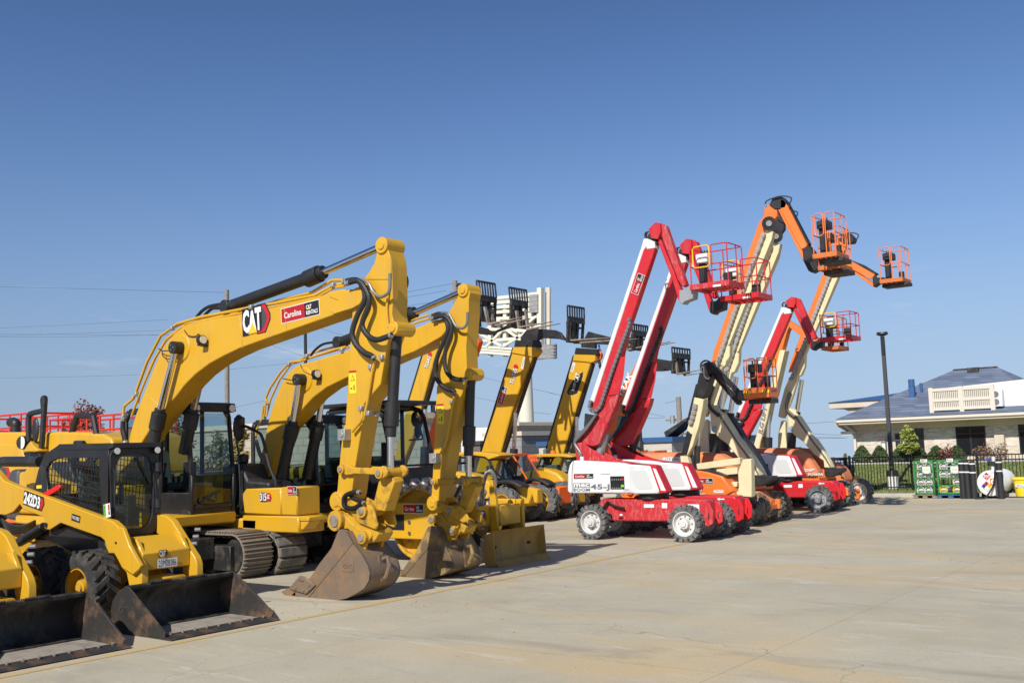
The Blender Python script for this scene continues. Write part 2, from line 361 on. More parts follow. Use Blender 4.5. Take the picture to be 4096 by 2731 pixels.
def cat_logo(parent, o, u, h, n=None, v=None):
    d = Decal(o, u, v, n)
    d.poly([(h*.72, h*.0), (h*1.18, h*0), (h*1.46, h*.42), (h*1.46, h*.62), (h*1.22, h*1.02), (h*.72, h*1.02)], 'black_flat')
    d.poly([(h*.75, h*.03), (h*1.15, h*.03), (h*1.42, h*.44), (h*1.42, h*.6), (h*1.2, h*.98), (h*.75, h*.98)], 'logo_red', 1)
    d.poly([(h*.8, h*.16), (h*1.08, h*.16), (h*1.27, h*.46), (h*1.27, h*.58), (h*1.12, h*.86), (h*.8, h*.86)], 'dark_grey', 2)
    d.poly([(-h*.04, h*.04), (h*.30, h*.04), (h*.36, h*.1), (h*.98, h*.1), (h*1.04, h*1.0), (-h*.02, h*1.0)], 'black_flat', 3)
    d.text('CAT', 0, h*.12, h*1.0, h*.82, 'white_flat', 4, 0.045)
    d.poly([(h*.28, h*.07), (h*.76, h*.07), (h*.52, h*.46)], 'logo_yellow', 5)
    return d.build('maker_emblem', parent)
def plate_text(parent, name, o, u, w, h, t, bg='white_flat', fg='black_flat', n=None, v=None, bold=0.012, shear=0, pad=0.12):
    d = Decal(o, u, v, n)
    if bg: d.rect(0, 0, w, h, bg)
    d.text(t, w*pad*0.5, h*pad, w*(1-pad), h*(1-2*pad), fg, 1, bold, shear)
    return d.build(name, parent)

# ================================================================== the setting
def structure(name, mb, **k):
    o = mb.build(name, None, **k); o['kind'] = 'structure'; return o
def ground_mat():
    m, n, b = nmat('concrete')
    base = mix_col(n, ramp(n, noise(n, 0.35, 8, 0.65), 0.32, 0.68), (0.385, 0.345, 0.25), (0.50, 0.455, 0.34))
    c = mix_col(n, mul(n, ramp(n, noise(n, 0.22, 8, 0.62, (0.7, 1.8, 1, 0.25), dist=0.5), 0.48, 0.66), 0.75), base, (0.54, 0.395, 0.20))   # tracked-in clay
    c = mix_col(n, mul(n, ramp(n, noise(n, 0.5, 9, 0.7, (0.6, 2.0, 1, 0.9), dist=0.8), 0.54, 0.68), 0.5), c, (0.25, 0.225, 0.18))      # dark rubbed streaks
    c = mix_col(n, mul(n, ramp(n, noise(n, 1.1, 9, 0.75, (0.5, 2.5, 1, 0.5), dist=1.0), 0.57, 0.70), 0.8), c, (0.60, 0.56, 0.48))      # pale scrapes
    c = mix_col(n, mul(n, ramp(n, noise(n, 30, 4, 0.7), 0.52, 0.75), 0.5), c, (0.20, 0.17, 0.14))
    vo = n.nodes.new('ShaderNodeTexVoronoi'); vo.feature = 'DISTANCE_TO_EDGE'; vo.inputs['Scale'].default_value = 0.23; tcv = n.nodes.new('ShaderNodeTexCoord')
    wv = n.nodes.new('ShaderNodeVectorMath'); wv.operation = 'MULTIPLY_ADD'; nz = n.nodes.new('ShaderNodeTexNoise'); nz.inputs['Scale'].default_value = 1.6; nz.inputs['Detail'].default_value = 6; n.links.new(tcv.outputs['Object'], nz.inputs['Vector'])
    wv.inputs[1].default_value = (1.1, 1.1, 0); n.links.new(nz.outputs['Color'], wv.inputs[0]); n.links.new(tcv.outputs['Object'], wv.inputs[2]); n.links.new(wv.outputs[0], vo.inputs['Vector'])
    crk = mul(n, ramp(n, vo.outputs['Distance'], 0.0, 0.0035, True), ramp(n, noise(n, 0.3, 3), 0.48, 0.56)); c = mix_col(n, mul(n, crk, 0.55), c, (0.16, 0.14, 0.11))      # hairline cracks here and there
    c = mix_col(n, mul(n, ramp(n, noise(n, 2.6, 3, 0.5), 0.70, 0.78), 0.55), c, (0.20, 0.175, 0.14))      # drips and oil spots
    br = n.nodes.new('ShaderNodeTexBrick'); tc = n.nodes.new('ShaderNodeTexCoord'); n.links.new(tc.outputs['Object'], br.inputs['Vector'])
    br.offset = 0; br.inputs['Scale'].default_value = 1; br.inputs['Brick Width'].default_value = 4.6; br.inputs['Row Height'].default_value = 4.6
    br.inputs['Mortar Size'].default_value = 0.006; br.inputs['Mortar Smooth'].default_value = 0.4
    c = mix_col(n, mul(n, br.outputs['Fac'], 0.5), c, (0.15, 0.13, 0.10))
    n.links.new(c, b.inputs['Base Color']); b.inputs['Roughness'].default_value = 0.88
    bump(n, b, noise(n, 45, 6, 0.7), 0.35, 0.006)
ground_mat()
def grass_mat(name, a, bb, c3):
    m, n, b = nmat(name)
    c = mix_col(n, ramp(n, noise(n, 0.5, 6, 0.7), 0.35, 0.65), a, bb)
    c = mix_col(n, mul(n, ramp(n, noise(n, 2.2, 6, 0.7), 0.5, 0.7), 0.8), c, c3)
    n.links.new(c, b.inputs['Base Color']); b.inputs['Roughness'].default_value = 0.95
    bump(n, b, noise(n, 14, 5, 0.8), 1.0, 0.08)
grass_mat('grass', (0.11, 0.155, 0.034), (0.17, 0.20, 0.052), (0.25, 0.22, 0.08))
grass_mat('far_ground', (0.16, 0.15, 0.07), (0.20, 0.18, 0.09), (0.12, 0.12, 0.05))
gsh = MB('far_ground'); gx = [(-1500, -45), (-80, -2.5), (-46, -.004), (60, -.004), (1500, -45)]; gy = [(-600, -30), (-60, -.004), (85, -.004), (150, -3.5), (1700, -75)]   # level under the lot, falling away beyond it
for i in range(4):
    for j in range(4):
        q = [(gx[i+a][0], gy[j+b][0], min(gx[i+a][1], gy[j+b][1])) for a, b in ((0, 0), (1, 0), (1, 1), (0, 1))]; gsh.add(q, [[0, 1, 2, 3]])
structure('ground', gsh, smooth=80)
KY = 39.0
structure('parking_lot', MB('concrete').add([(-46, -60, 0), (60, -60, 0), (60, KY, 0), (-46, KY, 0)], [[0, 1, 2, 3]]))
m, n, b = nmat('line_yellow')
c = mix_col(n, ramp(n, noise(n, 4, 8, 0.75), 0.40, 0.64), (0.56, 0.36, 0.09), (0.41, 0.35, 0.25)); n.links.new(c, b.inputs['Base Color']); b.inputs['Roughness'].default_value = 0.85
structure('painted_line', MB('line_yellow').add([(-11.17, -30, .004), (-11.05, -30, .004), (-11.0, 16, .004), (-11.02, 22, .004), (-11.45, 30, .004), (-11.57, 30, .004), (-11.14, 22, .004), (-11.12, 16, .004)],
          [[0, 1, 2, 7], [7, 2, 3, 6], [6, 3, 4, 5]]))

# ================================================================== wheels, tracks, cabs
def lug(mb, c, r0, r1, t0, t1, a, wa, shift, mat=None, taper=0.75):
    """tread block: angle a +- wa at depth t0, shifted by `shift` at t1, radii r0..r1"""
    vs = []
    for t, sft in ((t0, 0), (t1, shift)):
        for rr, ww in ((r0, wa), (r1, wa*taper)):
            for sg in (-1, 1):
                q = a+sft+sg*ww; vs.append((c[0]+rr*math.cos(q), c[1]+t, c[2]+rr*math.sin(q)))
    mb.add(vs, [[0, 1, 3, 2], [4, 6, 7, 5], [0, 4, 5, 1], [2, 3, 7, 6], [0, 2, 6, 4], [1, 5, 7, 3]], mat)
def wheel(root, c, Rr, w, rim_r, tyre='tyre', rim='yellow', style='chevron', n=18, dish=0.12, hub='bolt', steer=0.0):
    """c: centre of the near face; the wheel runs to c.y + w"""
    c = V(c)
    mb = MB(tyre); k = Rr*0.93
    mb.lathe([(rim_r, 0.02*w), (rim_r*1.04, 0.0), ((rim_r+k)/2, -0.03*w), (k*0.97, 0.03*w), (k, 0.14*w), (k*1.005, .5*w), (k, 0.86*w), (k*0.97, 0.97*w), ((rim_r+k)/2, 1.03*w), (rim_r*1.04, w), (rim_r, 0.98*w)], c, (0, 1, 0), 40)
    for i in range(n):
        a = 2*math.pi*i/n; wa = math.pi/n*0.62
        if style == 'chevron':
            lug(mb, c, k*0.93, Rr, 0.0, w*0.55, a, wa, 0.30); lug(mb, c, k*0.93, Rr, w, w*0.45, a+math.pi/n, wa, 0.30)
        else:
            lug(mb, c, k*0.88, Rr, -0.02*w, w*0.46, a, wa*1.1, 0.10, taper=0.85); lug(mb, c, k*0.88, Rr, w*1.02, w*0.54, a+math.pi/n, wa*1.1, 0.10, taper=0.85)
    if style == 'solid':
        for i in range(n):
            a = 2*math.pi*(i+.5)/n; q = c+V((math.cos(a)*k*0.9, -0.028*w, math.sin(a)*k*0.9)); mb.cyl(q, q+V((0, 0.02, 0)), Rr*0.036, n=7, mat='rubber')
    r = MB(rim)
    r.lathe([(rim_r*1.0, 0.0), (rim_r*1.03, -0.012), (rim_r*1.03, w), (rim_r, w), (rim_r*0.94, w*.9), (rim_r*0.93, dish+0.02), (rim_r*0.90, dish), (rim_r*0.001, dish), (rim_r*0.001, dish-0.006), (rim_r*0.885, dish-0.01), (rim_r*0.915, dish*.5), (rim_r*0.95, 0.0)], c, (0, 1, 0), 36)
    r.cyl(c+V((0, dish, 0)), c+V((0, max(dish-0.12, -0.03), 0)), rim_r*0.44, rim_r*0.40, 20)
    r.cyl(c+V((0, dish-.1, 0)), c+V((0, max(dish-0.15, -0.05), 0)), rim_r*0.26, rim_r*0.24, 16, mat=hub if hub != 'bolt' else None)
    for i in range(8):
        a = 2*math.pi*i/8; q = c+V((math.cos(a)*rim_r*0.6, dish-0.005, math.sin(a)*rim_r*0.6)); r.cyl(q, q-V((0, 0.03, 0)), 0.016, n=6, mat='bolt')
    o = r.build('wheel', root, 0.0, 40); t = mb.build('tyre', o, 0.0, 30)
    return o
def track(root, x0, x1, y0, y1, h, steel=True, side=-1):
    r = h/2; L = x1-x0-2*r
    def pos(s):
        s = s % (2*L+2*math.pi*r)
        if s < L: return V((x0+r+s, 0, 0)), V((1, 0, 0))
        s -= L
        if s < math.pi*r:
            a = s/r-math.pi/2; return V((x1-r+r*math.cos(a), 0, r+r*math.sin(a))), V((-math.sin(a), 0, math.cos(a)))
        s -= math.pi*r
        if s < L: return V((x1-r-s, 0, h)), V((-1, 0, 0))
        s -= L; a = s/r+math.pi/2; return V((x0+r+r*math.cos(a), 0, r+r*math.sin(a))), V((-math.sin(a), 0, math.cos(a)))
    tot = 2*L+2*math.pi*r; n = int(tot/(0.165 if steel else 0.2)); p = tot/n
    mb = MB('track_steel' if steel else 'dusty_pad')
    for i in range(n):
        q, t = pos(i*p); nrm = V((t.z, 0, -t.x)); ins = q-nrm*0.05
        a = ins+V((0, y0, 0)); b = ins+V((0, y1, 0))
        if steel:
            mb.beam(a, b, p*0.96, 0.035, up=nrm)
            for e in (-.32, .1):
                mb.beam(a+nrm*0.03+t*p*e, b+nrm*0.03+t*p*e, p*0.14, 0.05, up=nrm)
        else:
            mb.beam(a, b, p*0.95, 0.03, up=nrm, mat='track_steel'); mb.beam(a+nrm*0.045, b+nrm*0.045, p*0.86, 0.075, up=nrm)
        mb.beam(ins-nrm*0.05+V((0, (y0+y1)/2-.1, 0)), ins-nrm*0.05+V((0, (y0+y1)/2+.1, 0)), p*0.8, 0.08, 'track_steel', up=nrm)
    o = mb.build('track', root, 0.006 if steel else 0.015, 30)
    f = MB('black_worn'); zf = h*0.2
    f.box(x0+r*1.3, x1-1.25, y0+.06, y1-.06, h*.28, h*.72)
    f.box(x1-1.25, x1-r*1.02, y0+.0, y1-.05, h*.17, h*.70)
    f.box(x1-1.9, x1-1.25, y0-.0+.03, y1-.08, h*.5, h*.76)
    f.box(x1-1.9, x1-1.25, y0+.03, y1-.08, h*.22, h*.30)
    for xx in (x1-.42, x0+.42): f.cyl((xx, y0+.1, r), (xx, y1-.1, r), r-.12, n=24)
    for i in range(5): f.cyl((x0+.75+i*(x1-x0-1.8)/4.2, y0+.05, .17), (x0+.75+i*(x1-x0-1.8)/4.2, y1-.05, .17), .13, n=14, mat='track_steel')
    f.build('track_frame', o, 0.012)
    return o
def cab(root, x0, x1, y0, y1, z0, z1, zbar, slope=0.12, visor=True, side_split=0.55, rear_h=0.0):
    """operator cab: frame of black posts and panels, glass, roof with two work lamps; front faces +X"""
    f = MB('black'); t = 0.085
    prof = [(x0, z0), (x1, z0), (x1+.02, z0+.35*(z1-z0)), (x1-slope, z1-.22), (x1-slope-.14, z1-.06), (x1-slope-.35, z1), (x0+.08, z1-.05), (x0, z1-.2)]
    def inner(p):
        cx = (x0+x1)/2; cz = (z0+z1)/2
        return (cx+(p[0]-cx)*(1-2*t/(x1-x0)*1.1), cz+(p[1]-cz)*(1-2*t/(z1-z0)*1.2))
    for ya, yb in ((y0, y0+.07), (y1-.07, y1)):
        k = len(prof)
        for i in range(k):
            a, b = prof[i], prof[(i+1) % k]; c, d = inner(b), inner(a)
            f.prism([(a[0], ya, a[1]), (b[0], ya, b[1]), (c[0], ya, c[1]), (d[0], ya, d[1])], yb-ya)
        xm = x0+(x1-x0)*side_split
        f.box(xm-.05, xm+.05, ya+.004, yb-.004, z0+.04, z1-.1)
        f.box(x0+.03, xm-.05, ya+.006, yb-.006, z0+.04, z0+.34*(z1-z0))
        if ya == y0: f.box(xm, x1-.02, ya+.006, yb-.006, z0+.04, z0+.2*(z1-z0))
    f.box(x0+.02, x1-.02, y0+.07, y1-.07, z0+.002, z0+.12)
    f.box(x1-.07, x1-.005, y0+.07, y1-.07, z0+.1, z0+.2)
    f.box(x1-.04, x1+.012, y0+.07, y1-.07, zbar-.02, zbar+.02)
    f.box(x0+.01, x0+.06, y0+.07, y1-.07, z0, z0+.4*(z1-z0))
    f.box(x0+.1, x1-slope-.3, y0+.05, y1-.05, z1-.075, z1-.012)
    o = f.build('cab_frame', root, 0.018)
    g = MB('glass'); e = .03
    g.add([(x1-.01, y0+e, z0+.2), (x1-.01, y1-e, z0+.2), (x1-.005, y1-e, zbar), (x1-.005, y0+e, zbar)], [[0, 1, 2, 3]])
    g.add([(x1-.008, y0+e, zbar), (x1-.008, y1-e, zbar), (x1-slope-.03, y1-e, z1-.2), (x1-slope-.03, y0+e, z1-.2)], [[0, 1, 2, 3]], 'glass')
    ip = [inner(p) for p in prof]
    for yy in (y0+.035, y1-.035): g.add([(p[0], yy, p[1]) for p in ip], [list(range(len(ip)))], 'glass')
    g.add([(x0+.03, y0+.07, z0+.4*(z1-z0)), (x0+.03, y1-.07, z0+.4*(z1-z0)), (x0+.03, y1-.07, z1-.2), (x0+.03, y0+.07, z1-.2)], [[0, 1, 2, 3]])
    g.build('window', root)
    rf = MB('black')
    if visor:
        rf.prism([(x1-slope-.4, y0-.02, z1-.02), (x1-slope-.30, y0-.02, z1+.04), (x1-slope+.1, y0-.02, z1-.0), (x1-slope+.14, y0-.02, z1-.16), (x1-slope+.02, y0-.02, z1-.17)], y1-y0+.04)
        rf.build('visor', o, 0.015)
        for yy in (y0+.1, y1-.1):
            l = MB('black').cyl((x1-slope+.05, yy, z1-.1), (x1-slope+.155, yy, z1-.1), .085, n=16)
            l.cyl((x1-slope+.15, yy, z1-.1), (x1-slope+.162, yy, z1-.1), .072, n=16, mat='lens'); l.build('work_lamp', root)
    s = MB('seat_grey'); xm = x0+.3*(x1-x0); ym = (y0+y1)/2
    s.box(xm-.15, xm+.35, ym-.22, ym+.22, z0+.45, z0+.6); s.prism([(xm-.2, ym-.22, z0+.55), (xm-.02, ym-.22, z0+.55), (xm-.16, ym-.22, z0+1.25), (xm-.3, ym-.22, z0+1.25)], .44)
    s.box(xm-.3, xm-.16, ym-.13, ym+.13, z0+1.3, z0+1.5); s.build('seat', root, .04)
    i = MB('interior'); i.box(xm-.1, xm+.5, ym-.4, ym-.27, z0+.1, z0+.72); i.box(xm-.1, xm+.5, ym+.27, ym+.4, z0+.1, z0+.72); i.box(x1-.4, x1-.25, y0+.1, y0+.3, z0+.1, z0+1.0)
    for yy in (-.33, .33): i.tube([(xm+.45, ym+yy, z0+.7), (xm+.5, ym+yy, z0+.95)], .02); i.ball((xm+.5, ym+yy, z0+.97), .035)
    i.build('control_console', root, .02)
    w = MB('rubber').beam((x1+.03, y0+.25, z0+.28), (x1+.03, ym+.1, z0+.42), .03, .03); w.cyl((x1, y0+.22, z0+.26), (x1+.05, y0+.22, z0+.26), .05); w.build('wiper', root)
    return o

# ================================================================== excavators
def excavator(label, T):
    Y = T['y']; root = thing('excavator', label, 'excavator', (-17.5, Y, 0), 'yellow tracked excavators')
    yb, wb = T['boom_y']; ys, ws = T['stick_y']
    # --- undercarriage
    track(root, T['tx']-3.75, T['tx'], Y-1.28, Y-.62, T['th'], T['steel']); track(root, T['tx']-3.75, T['tx'], Y+.60, Y+1.26, T['th'], T['steel'])
    u = MB('black_worn').box(T['tx']-2.9, T['tx']-.9, Y-.62, Y+.6, .35, .75); u.cyl((T['tx']-1.9, Y, .7), (T['tx']-1.9, Y, 1.02), .62, n=28)
    u.build('undercarriage', root, .02)
    # --- upper frame
    zc = T['zc']; xf = T['xf']
    p = MB('yellow').prism([(xf-3.6, Y-1.25, zc-.06), (xf+.02, Y-1.25, zc-.17), (xf+.04, Y-1.25, zc+.04), (xf-3.6, Y-1.25, zc+.1)], 2.5+T['cy1']-Y-1.25)
    p.build('upper_frame', root, .03)
    h = MB('yellow').box(xf-3.6, xf-2.35, Y-1.2, Y+1.2, zc+.12, zc+.95)
    h.build('engine_cover', root, .06, seg=2)
    q = MB('dark_grey').prism([(xf-4.1, Y-1.2, zc), (xf-3.61, Y-1.2, zc-.02), (xf-3.61, Y-1.2, zc+1.0), (xf-3.95, Y-1.2, zc+1.0), (xf-4.15, Y-1.2, zc+.7)], 2.4).build('counterweight', root, .08, seg=2)
    # right-hand locker with tank above it
    if T['steel']: xf0, xf = xf, xf-1.25
    k = MB('yellow').prism([(xf-.35, Y-1.24, zc+.14), (xf+.75, Y-1.24, zc+.12), (xf+.75, Y-1.24, zc+.64), (xf-.30, Y-1.24, zc+.62), (xf-.42, Y-1.24, zc+.52)], .62)
    k.box(xf+.754, xf+1.2, Y-1.24, Y-.66, zc+.12, zc+.65)
    k.box(xf-.4, xf+1.25, Y-1.25, Y-.6, zc-.2, zc+.11); kb = k.build('locker', root, .025)
    MB('yellow').box(xf+1.25, xf+1.5, Y-1.22, Y-.75, zc+.02, zc+.10).prism([(xf+1.25, Y-1.2, zc-.14), (xf+1.32, Y-1.2, zc-.14), (xf+1.48, Y-1.2, zc+.02), (xf+1.25, Y-1.2, zc+.02)], .3).build('step', root, .012)
    MB('black').prism([(xf-1.1, Y-1.2, zc+.1), (xf-.1, Y-1.2, zc+.1), (xf+.35, Y-1.2, zc+.64), (xf+.35, Y-1.2, zc+.74), (xf-.3, Y-1.2, zc+.78), (xf-.5, Y-1.2, zc+1.1), (xf-1.1, Y-1.2, zc+1.12)], .6).cyl((xf-.75, Y-.95, zc+1.1), (xf-.75, Y-.95, zc+1.3), .11).build('fuel_tank', root, .05, seg=2)
    if T['steel']: xf = xf0
    # --- cab
    cab(root, T['xr'], xf, T['cy0'], T['cy1'], zc+.03, T['zt'], T['zbar'])
    # --- boom
    B = T['boom'](yb); MB('yellow').prism(B, wb).build('boom', root, .022, seg=2, smooth=25)
    if 'plates' in T:
        for pl_, yy_ in T['plates']: MB('yellow').prism(pl_, .02).build('boom_side_plate', root, .008)
    MB('yellow').cyl(V(T['boss'])-V((0, .025, 0)), V(T['boss'])+V((0, wb+.025, 0)), .25, .25, 28).build('boom_boss', root, .02)
    for dy in (-.13, wb+.13):
        bs = V(T['boss'])+V((0, dy, 0)); mid = T['cylmid']+V((0, dy, 0)); low = T['cyllow']+V((0, dy, 0))
        c = MB('black')
        d = (low-mid).normalized(); c.cyl(mid, low, .115, n=18); c.cyl(mid-d*.06, mid+d*.25, .14, n=18)
        c.cyl(mid-d*.14, mid, .1, n=16)
        o = c.build('boom_cylinder', root, .006); MB('chrome').cyl(bs, mid, .062, n=16).cyl(bs-V((0, .085, 0)), bs+V((0, .12 if dy < 0 else .085, 0)), .115, n=20, mat='black').build('rod', o)
        if dy < 0:
            for j in range(3): MB('bolt').cyl(bs+V((.05*math.cos(2.1*j), -.084, .05*math.sin(2.1*j))), bs+V((.05*math.cos(2.1*j), -.1, .05*math.sin(2.1*j))), .018, n=8).build('bolt', o)
    # --- stick
    S_ = T['stick'](ys); MB('yellow').prism(S_, ws).build('stick', root, .018, seg=2, smooth=25)
    for pnt, rr in T['pins']:
        e = MB('yellow').cyl(V(pnt)-V((0, .035, 0)), V(pnt)+V((0, ws+.035, 0)), rr, n=22); e.cyl(V(pnt)-V((0, .055, 0)), V(pnt)+V((0, ws+.055, 0)), rr*.55, n=18); e.build('pivot_pin', root, .008)
    # stick cylinder above the boom, bucket cylinder before the stick
    a, b, c, d = T['stickcyl']; c2 = MB('black').cyl(a, b, .105, n=20); t = (c-b).normalized(); c2.cyl(b-t*.32, b, .145, n=20).cyl(b, b+t*.1, .115, n=18); c2.cyl(a-V((0, .12, 0)), a+V((0, .12, 0)), .12)
    o = c2.build('stick_cylinder', root, .008); MB('chrome').cyl(b+t*.1, d, .06, n=16).build('rod', o)
    a, b, d = T['bucketcyl']; t = (b-a).normalized(); c3 = MB('black').cyl(a, b, .085, n=18).cyl(b-t*.42, b-t*.06, .115, n=18).cyl(b-t*.06, b+t*.1, .085, n=16); c3.cyl(a-V((0, .12, 0)), a+V((0, .12, 0)), .09)
    o = c3.build('bucket_cylinder', root, .006); MB('chrome').cyl(b+t*.1, d, .055, n=16).cyl(d-V((0, .15, 0)), d+V((0, .15, 0)), .07, mat='yellow_worn').build('rod', o)
    # --- linkage
    for k_, (nm, pl, y0, y1) in enumerate(T['links']):
        MB('yellow_worn').prism([(q.x, y0, q.z) for q in pl], y1-y0).build(nm, root, .014, seg=2)
    for q, rr, y0, y1 in T['linkpins']: MB('yellow_worn').cyl((q.x, y0, q.z), (q.x, y1, q.z), rr, n=18).cyl((q.x, y0-.02, q.z), (q.x, y1, q.z), rr*.6, n=14, mat='steel_worn').build('linkage_pin', root, .006)
    # --- bucket
    pl = T['bucket']; y0, y1 = T['bucket_y']; cx = sum(q.x for q in pl)/len(pl); cz = sum(q.z for q in pl)/len(pl)
    bk = MB(T['bmat'])
    for ya, yb2 in ((y0, y0+.03), (y1-.03, y1)): bk.prism([(q.x, ya, q.z) for q in pl], yb2-ya)
    sh = pl[T['shell'][0]:T['shell'][1]]; inn = [V((cx+(q.x-cx)*.94, 0, cz+(q.z-cz)*.94)) for q in sh]
    bk.prism([(q.x, y0+.012, q.z) for q in sh]+[(q.x, y0+.012, q.z) for q in reversed(inn)], y1-y0-.024)
    bo = bk.build('bucket', root, .0, 42)
    tip = T['tip']; base = pl[T['shell'][1]-1]
    nt_ = 4
    for i in range(nt_):
        yy = y0+.06+(y1-y0-.12)*i/(nt_-1); tm = MB(T['bmat'])
        d = (tip-base).normalized(); tm.beam((base.x-d.x*.1, yy, base.z-d.z*.1+.03), (base.x+d.x*.16, yy, base.z+d.z*.16+.03), .12, .13); tm.beam((base.x+d.x*.12, yy, base.z+d.z*.12+.03), (tip.x, yy, tip.z+.02), .10, .11, w2=.05, h2=.025)
        tm.build('tooth', bo, .012)
    for pp in T['cutters']:
        px_ = sum(q.x for q in pp)/len(pp); pz_ = sum(q.z for q in pp)/len(pp)
        for ya in (y0-.035, y1):
            cm = MB(T['bmat']).prism([(q.x, ya, q.z) for q in pp], .035)
            if ya < y0:
                for q in pp[1:]: cm.cyl((px_*.4+q.x*.6, ya-.02, pz_*.4+q.z*.6), (px_*.4+q.x*.6, ya+.02, pz_*.4+q.z*.6), .024, n=8)
            cm.build('side_cutter', bo, .01)
    if T.get('ridge'):
        r1 = MB(T['bmat']); a, b = T['ridge']; r1.beam((a.x, y0-.004, a.z), (b.x, y0-.004, b.z), .02, .012, up=(0, 1, 0))
        q = T['cast']; r1.box(q[0], q[1], y0-.008, y0+.002, q[2], q[3]); r1.build('weld_bead', bo, .003)
        dq = Decal((q[0]+.03, y0-.007, q[2]+.05), (1, 0, 0)); dq.text('CAT', 0, 0, q[1]-q[0]-.06, q[3]-q[2]-.1, 'yellow_worn' if T['bmat'] == 'bucket_gold' else 'bucket_gold'); dq.build('cast_letters', bo)
    # lift eye on the back of the bucket
    ey = MB(T['bmat']); q = T['eye']; ym = (y0+y1)/2
    ey.tube([q+V((0, ym-q.y-.0, 0)), q+V((.10, ym-q.y, .03)), q+V((.13, ym-q.y, -.1)), q+V((.06, ym-q.y, -.26)), q+V((.0, ym-q.y, -.3))], .035, 8)
    ey.beam(q+V((-.02, ym-q.y, .06)), q+V((.02, ym-q.y, -.33)), .16, .03, up=(1, 0, 0)); ey.build('lift_eye', bo)
    # --- pipes and hoses
    for path, rr in T['pipes']: MB('yellow').tube(path, rr, 8).build('hydraulic_pipe', root)
    for q in T['clamps']: MB('galv').box(q.x-.04, q.x+.04, q.y-.055, q.y+.03, q.z-.03, q.z+.045).build('pipe_clamp', root, .01)
    for path, rr, mt in T['hoses']:
        hm = MB(mt); sp = smooth_path(path, 8); hm.tube(sp, rr, 9)
        if rr > .03:
            for i in range(2, len(sp)-2): hm.cyl(sp[i]-(sp[i+1]-sp[i])*.12, sp[i]+(sp[i+1]-sp[i])*.14, rr*1.14, n=9)
            for e0, e1 in ((sp[0], sp[3]), (sp[-1], sp[-4])): hm.tube([e0, e1], rr*1.1, 9, 'galv')
        hm.build('hose', root)
    v = MB('galv'); q = T['valve']; v.box(q.x-.09, q.x+.07, q.y-.14, q.y, q.z-.09, q.z+.09).cyl(q+V((0, -.14, 0)), q+V((0, -.155, 0)), .045); v.build('hose_block', root, .015)
    # --- boom lamp
    q = T['lamp']; l = MB('black').cyl(q+V((-.02, -.12, 0)), q+V((.07, -.12, .0)), .085, n=16).cyl(q+V((.07, -.12, 0)), q+V((.08, -.12, 0)), .07, n=16, mat='lens'); l.beam(q+V((-.02, 0, -.1)), q+V((-.02, -.14, -.08)), .12, .03)
    l.build('boom_lamp', root)
    # --- warning label on the stick
    q = T['warn']; d = Decal((q.x-.08, ys, q.z-.18), (1, 0, 0)); d.rect(0, 0, .16, .36, 'label_yellow').rect(0, .325, .16, .035, 'logo_red', 1)
    d.poly([(.03, .2), (.13, .2), (.08, .29)], 'black_flat', 1).poly([(.045, .208), (.115, .208), (.08, .275)], 'label_yellow', 2).rect(.1, .05, .02, .08, 'black_flat', 1).rect(.03, .07, .04, .02, 'black_flat', 1); d.build('warning_label', root)
    return root, kb

Yb, Ys, Yk = 11.15, 11.2, 11.03
e1 = dict(y=11.45, boom_y=(Yb, .45), stick_y=(Ys, .34), tx=-15.45, th=.86, steel=True, zc=1.15, xf=-16.62, xr=-18.9, cy0=11.72, cy1=12.74, zt=3.3, zbar=1.92)
e1['boom'] = lambda Y: tr('C', "205,1560 236,1440 262,1360 300,1260 340,1160 385,1040 430,930 480,850 540,780 600,735 690,698 830,675 1000,650 1290,588 1500,535 1625,505 1660,480 1750,466 1890,462 1915,480 1918,510 1905,545 1880,575 1835,600 1650,668 1430,745 1200,825 1010,893 900,945 790,1005 690,1080 610,1160 550,1240 481,1316 380,1450 290,1590 215,1720 130,1800 110,1740", Y)
e1['stick'] = lambda Y: tr('C', "2045,112 2020,122 2008,160 2000,215 1985,275 1950,335 1910,390 1870,440 1848,520 1828,600 1815,800 1800,1020 1788,1240 1775,1447", Y)+tr('D', "1770,520 1740,700 1712,1000 1698,1180 1680,1270 1700,1350 1760,1340 1815,1330 1845,1240 1880,960 1960,480 1975,300", Y)+tr('C', "2030,1150 2062,950 2075,860 2095,800 2150,790 2168,760 2160,715 2125,705 2112,640 2118,540 2112,300 2105,240 2080,170 2075,130", Y)
e1['boss'] = at('C', 560, 888, Yb-.1); e1['boss'].y = Yb
e1['cylmid'] = at('A', 1245, 320, Yb-.13); e1['cylmid'].y = Yb; e1['cyllow'] = at('A', 1185, 620, Yb-.13); e1['cyllow'].y = Yb
e1['plates'] = [(tr('C', "1650,505 1885,468 1908,520 1880,570 1825,602 1690,645 1665,625 1668,600 1722,560 1720,545 1660,520", Yb-.015), 0), (tr('C', "1003,655 1009,655 1034,890 1028,891", Yb-.008), 0), (tr('C', "1330,590 1335,589 1352,765 1347,767", Yb-.008), 0), (tr('C', "330,1235 334,1230 440,1312 436,1318", Yb-.008), 0), (tr('C', "1985,280 2060,212 2098,232 2108,300 2108,395 1930,395", Ys-.012), 0)]
e1['pins'] = [(at('C', 2045, 148, Ys), .13), (at('C', 1868, 508, Ys), .12), (at('C', 2128, 748, Ys), .11), (at('E', 490, 400, Ys), .15)]
ym = Ys+.17
e1['stickcyl'] = [at('C', 930, 592, ym), at('C', 1590, 352, ym), at('C', 2030, 160, ym), at('C', 2035, 158, ym)]
e1['bucketcyl'] = [at('C', 2150, 760, ym), at('F', 125, 1215, ym), at('E', 905, 165, ym)]
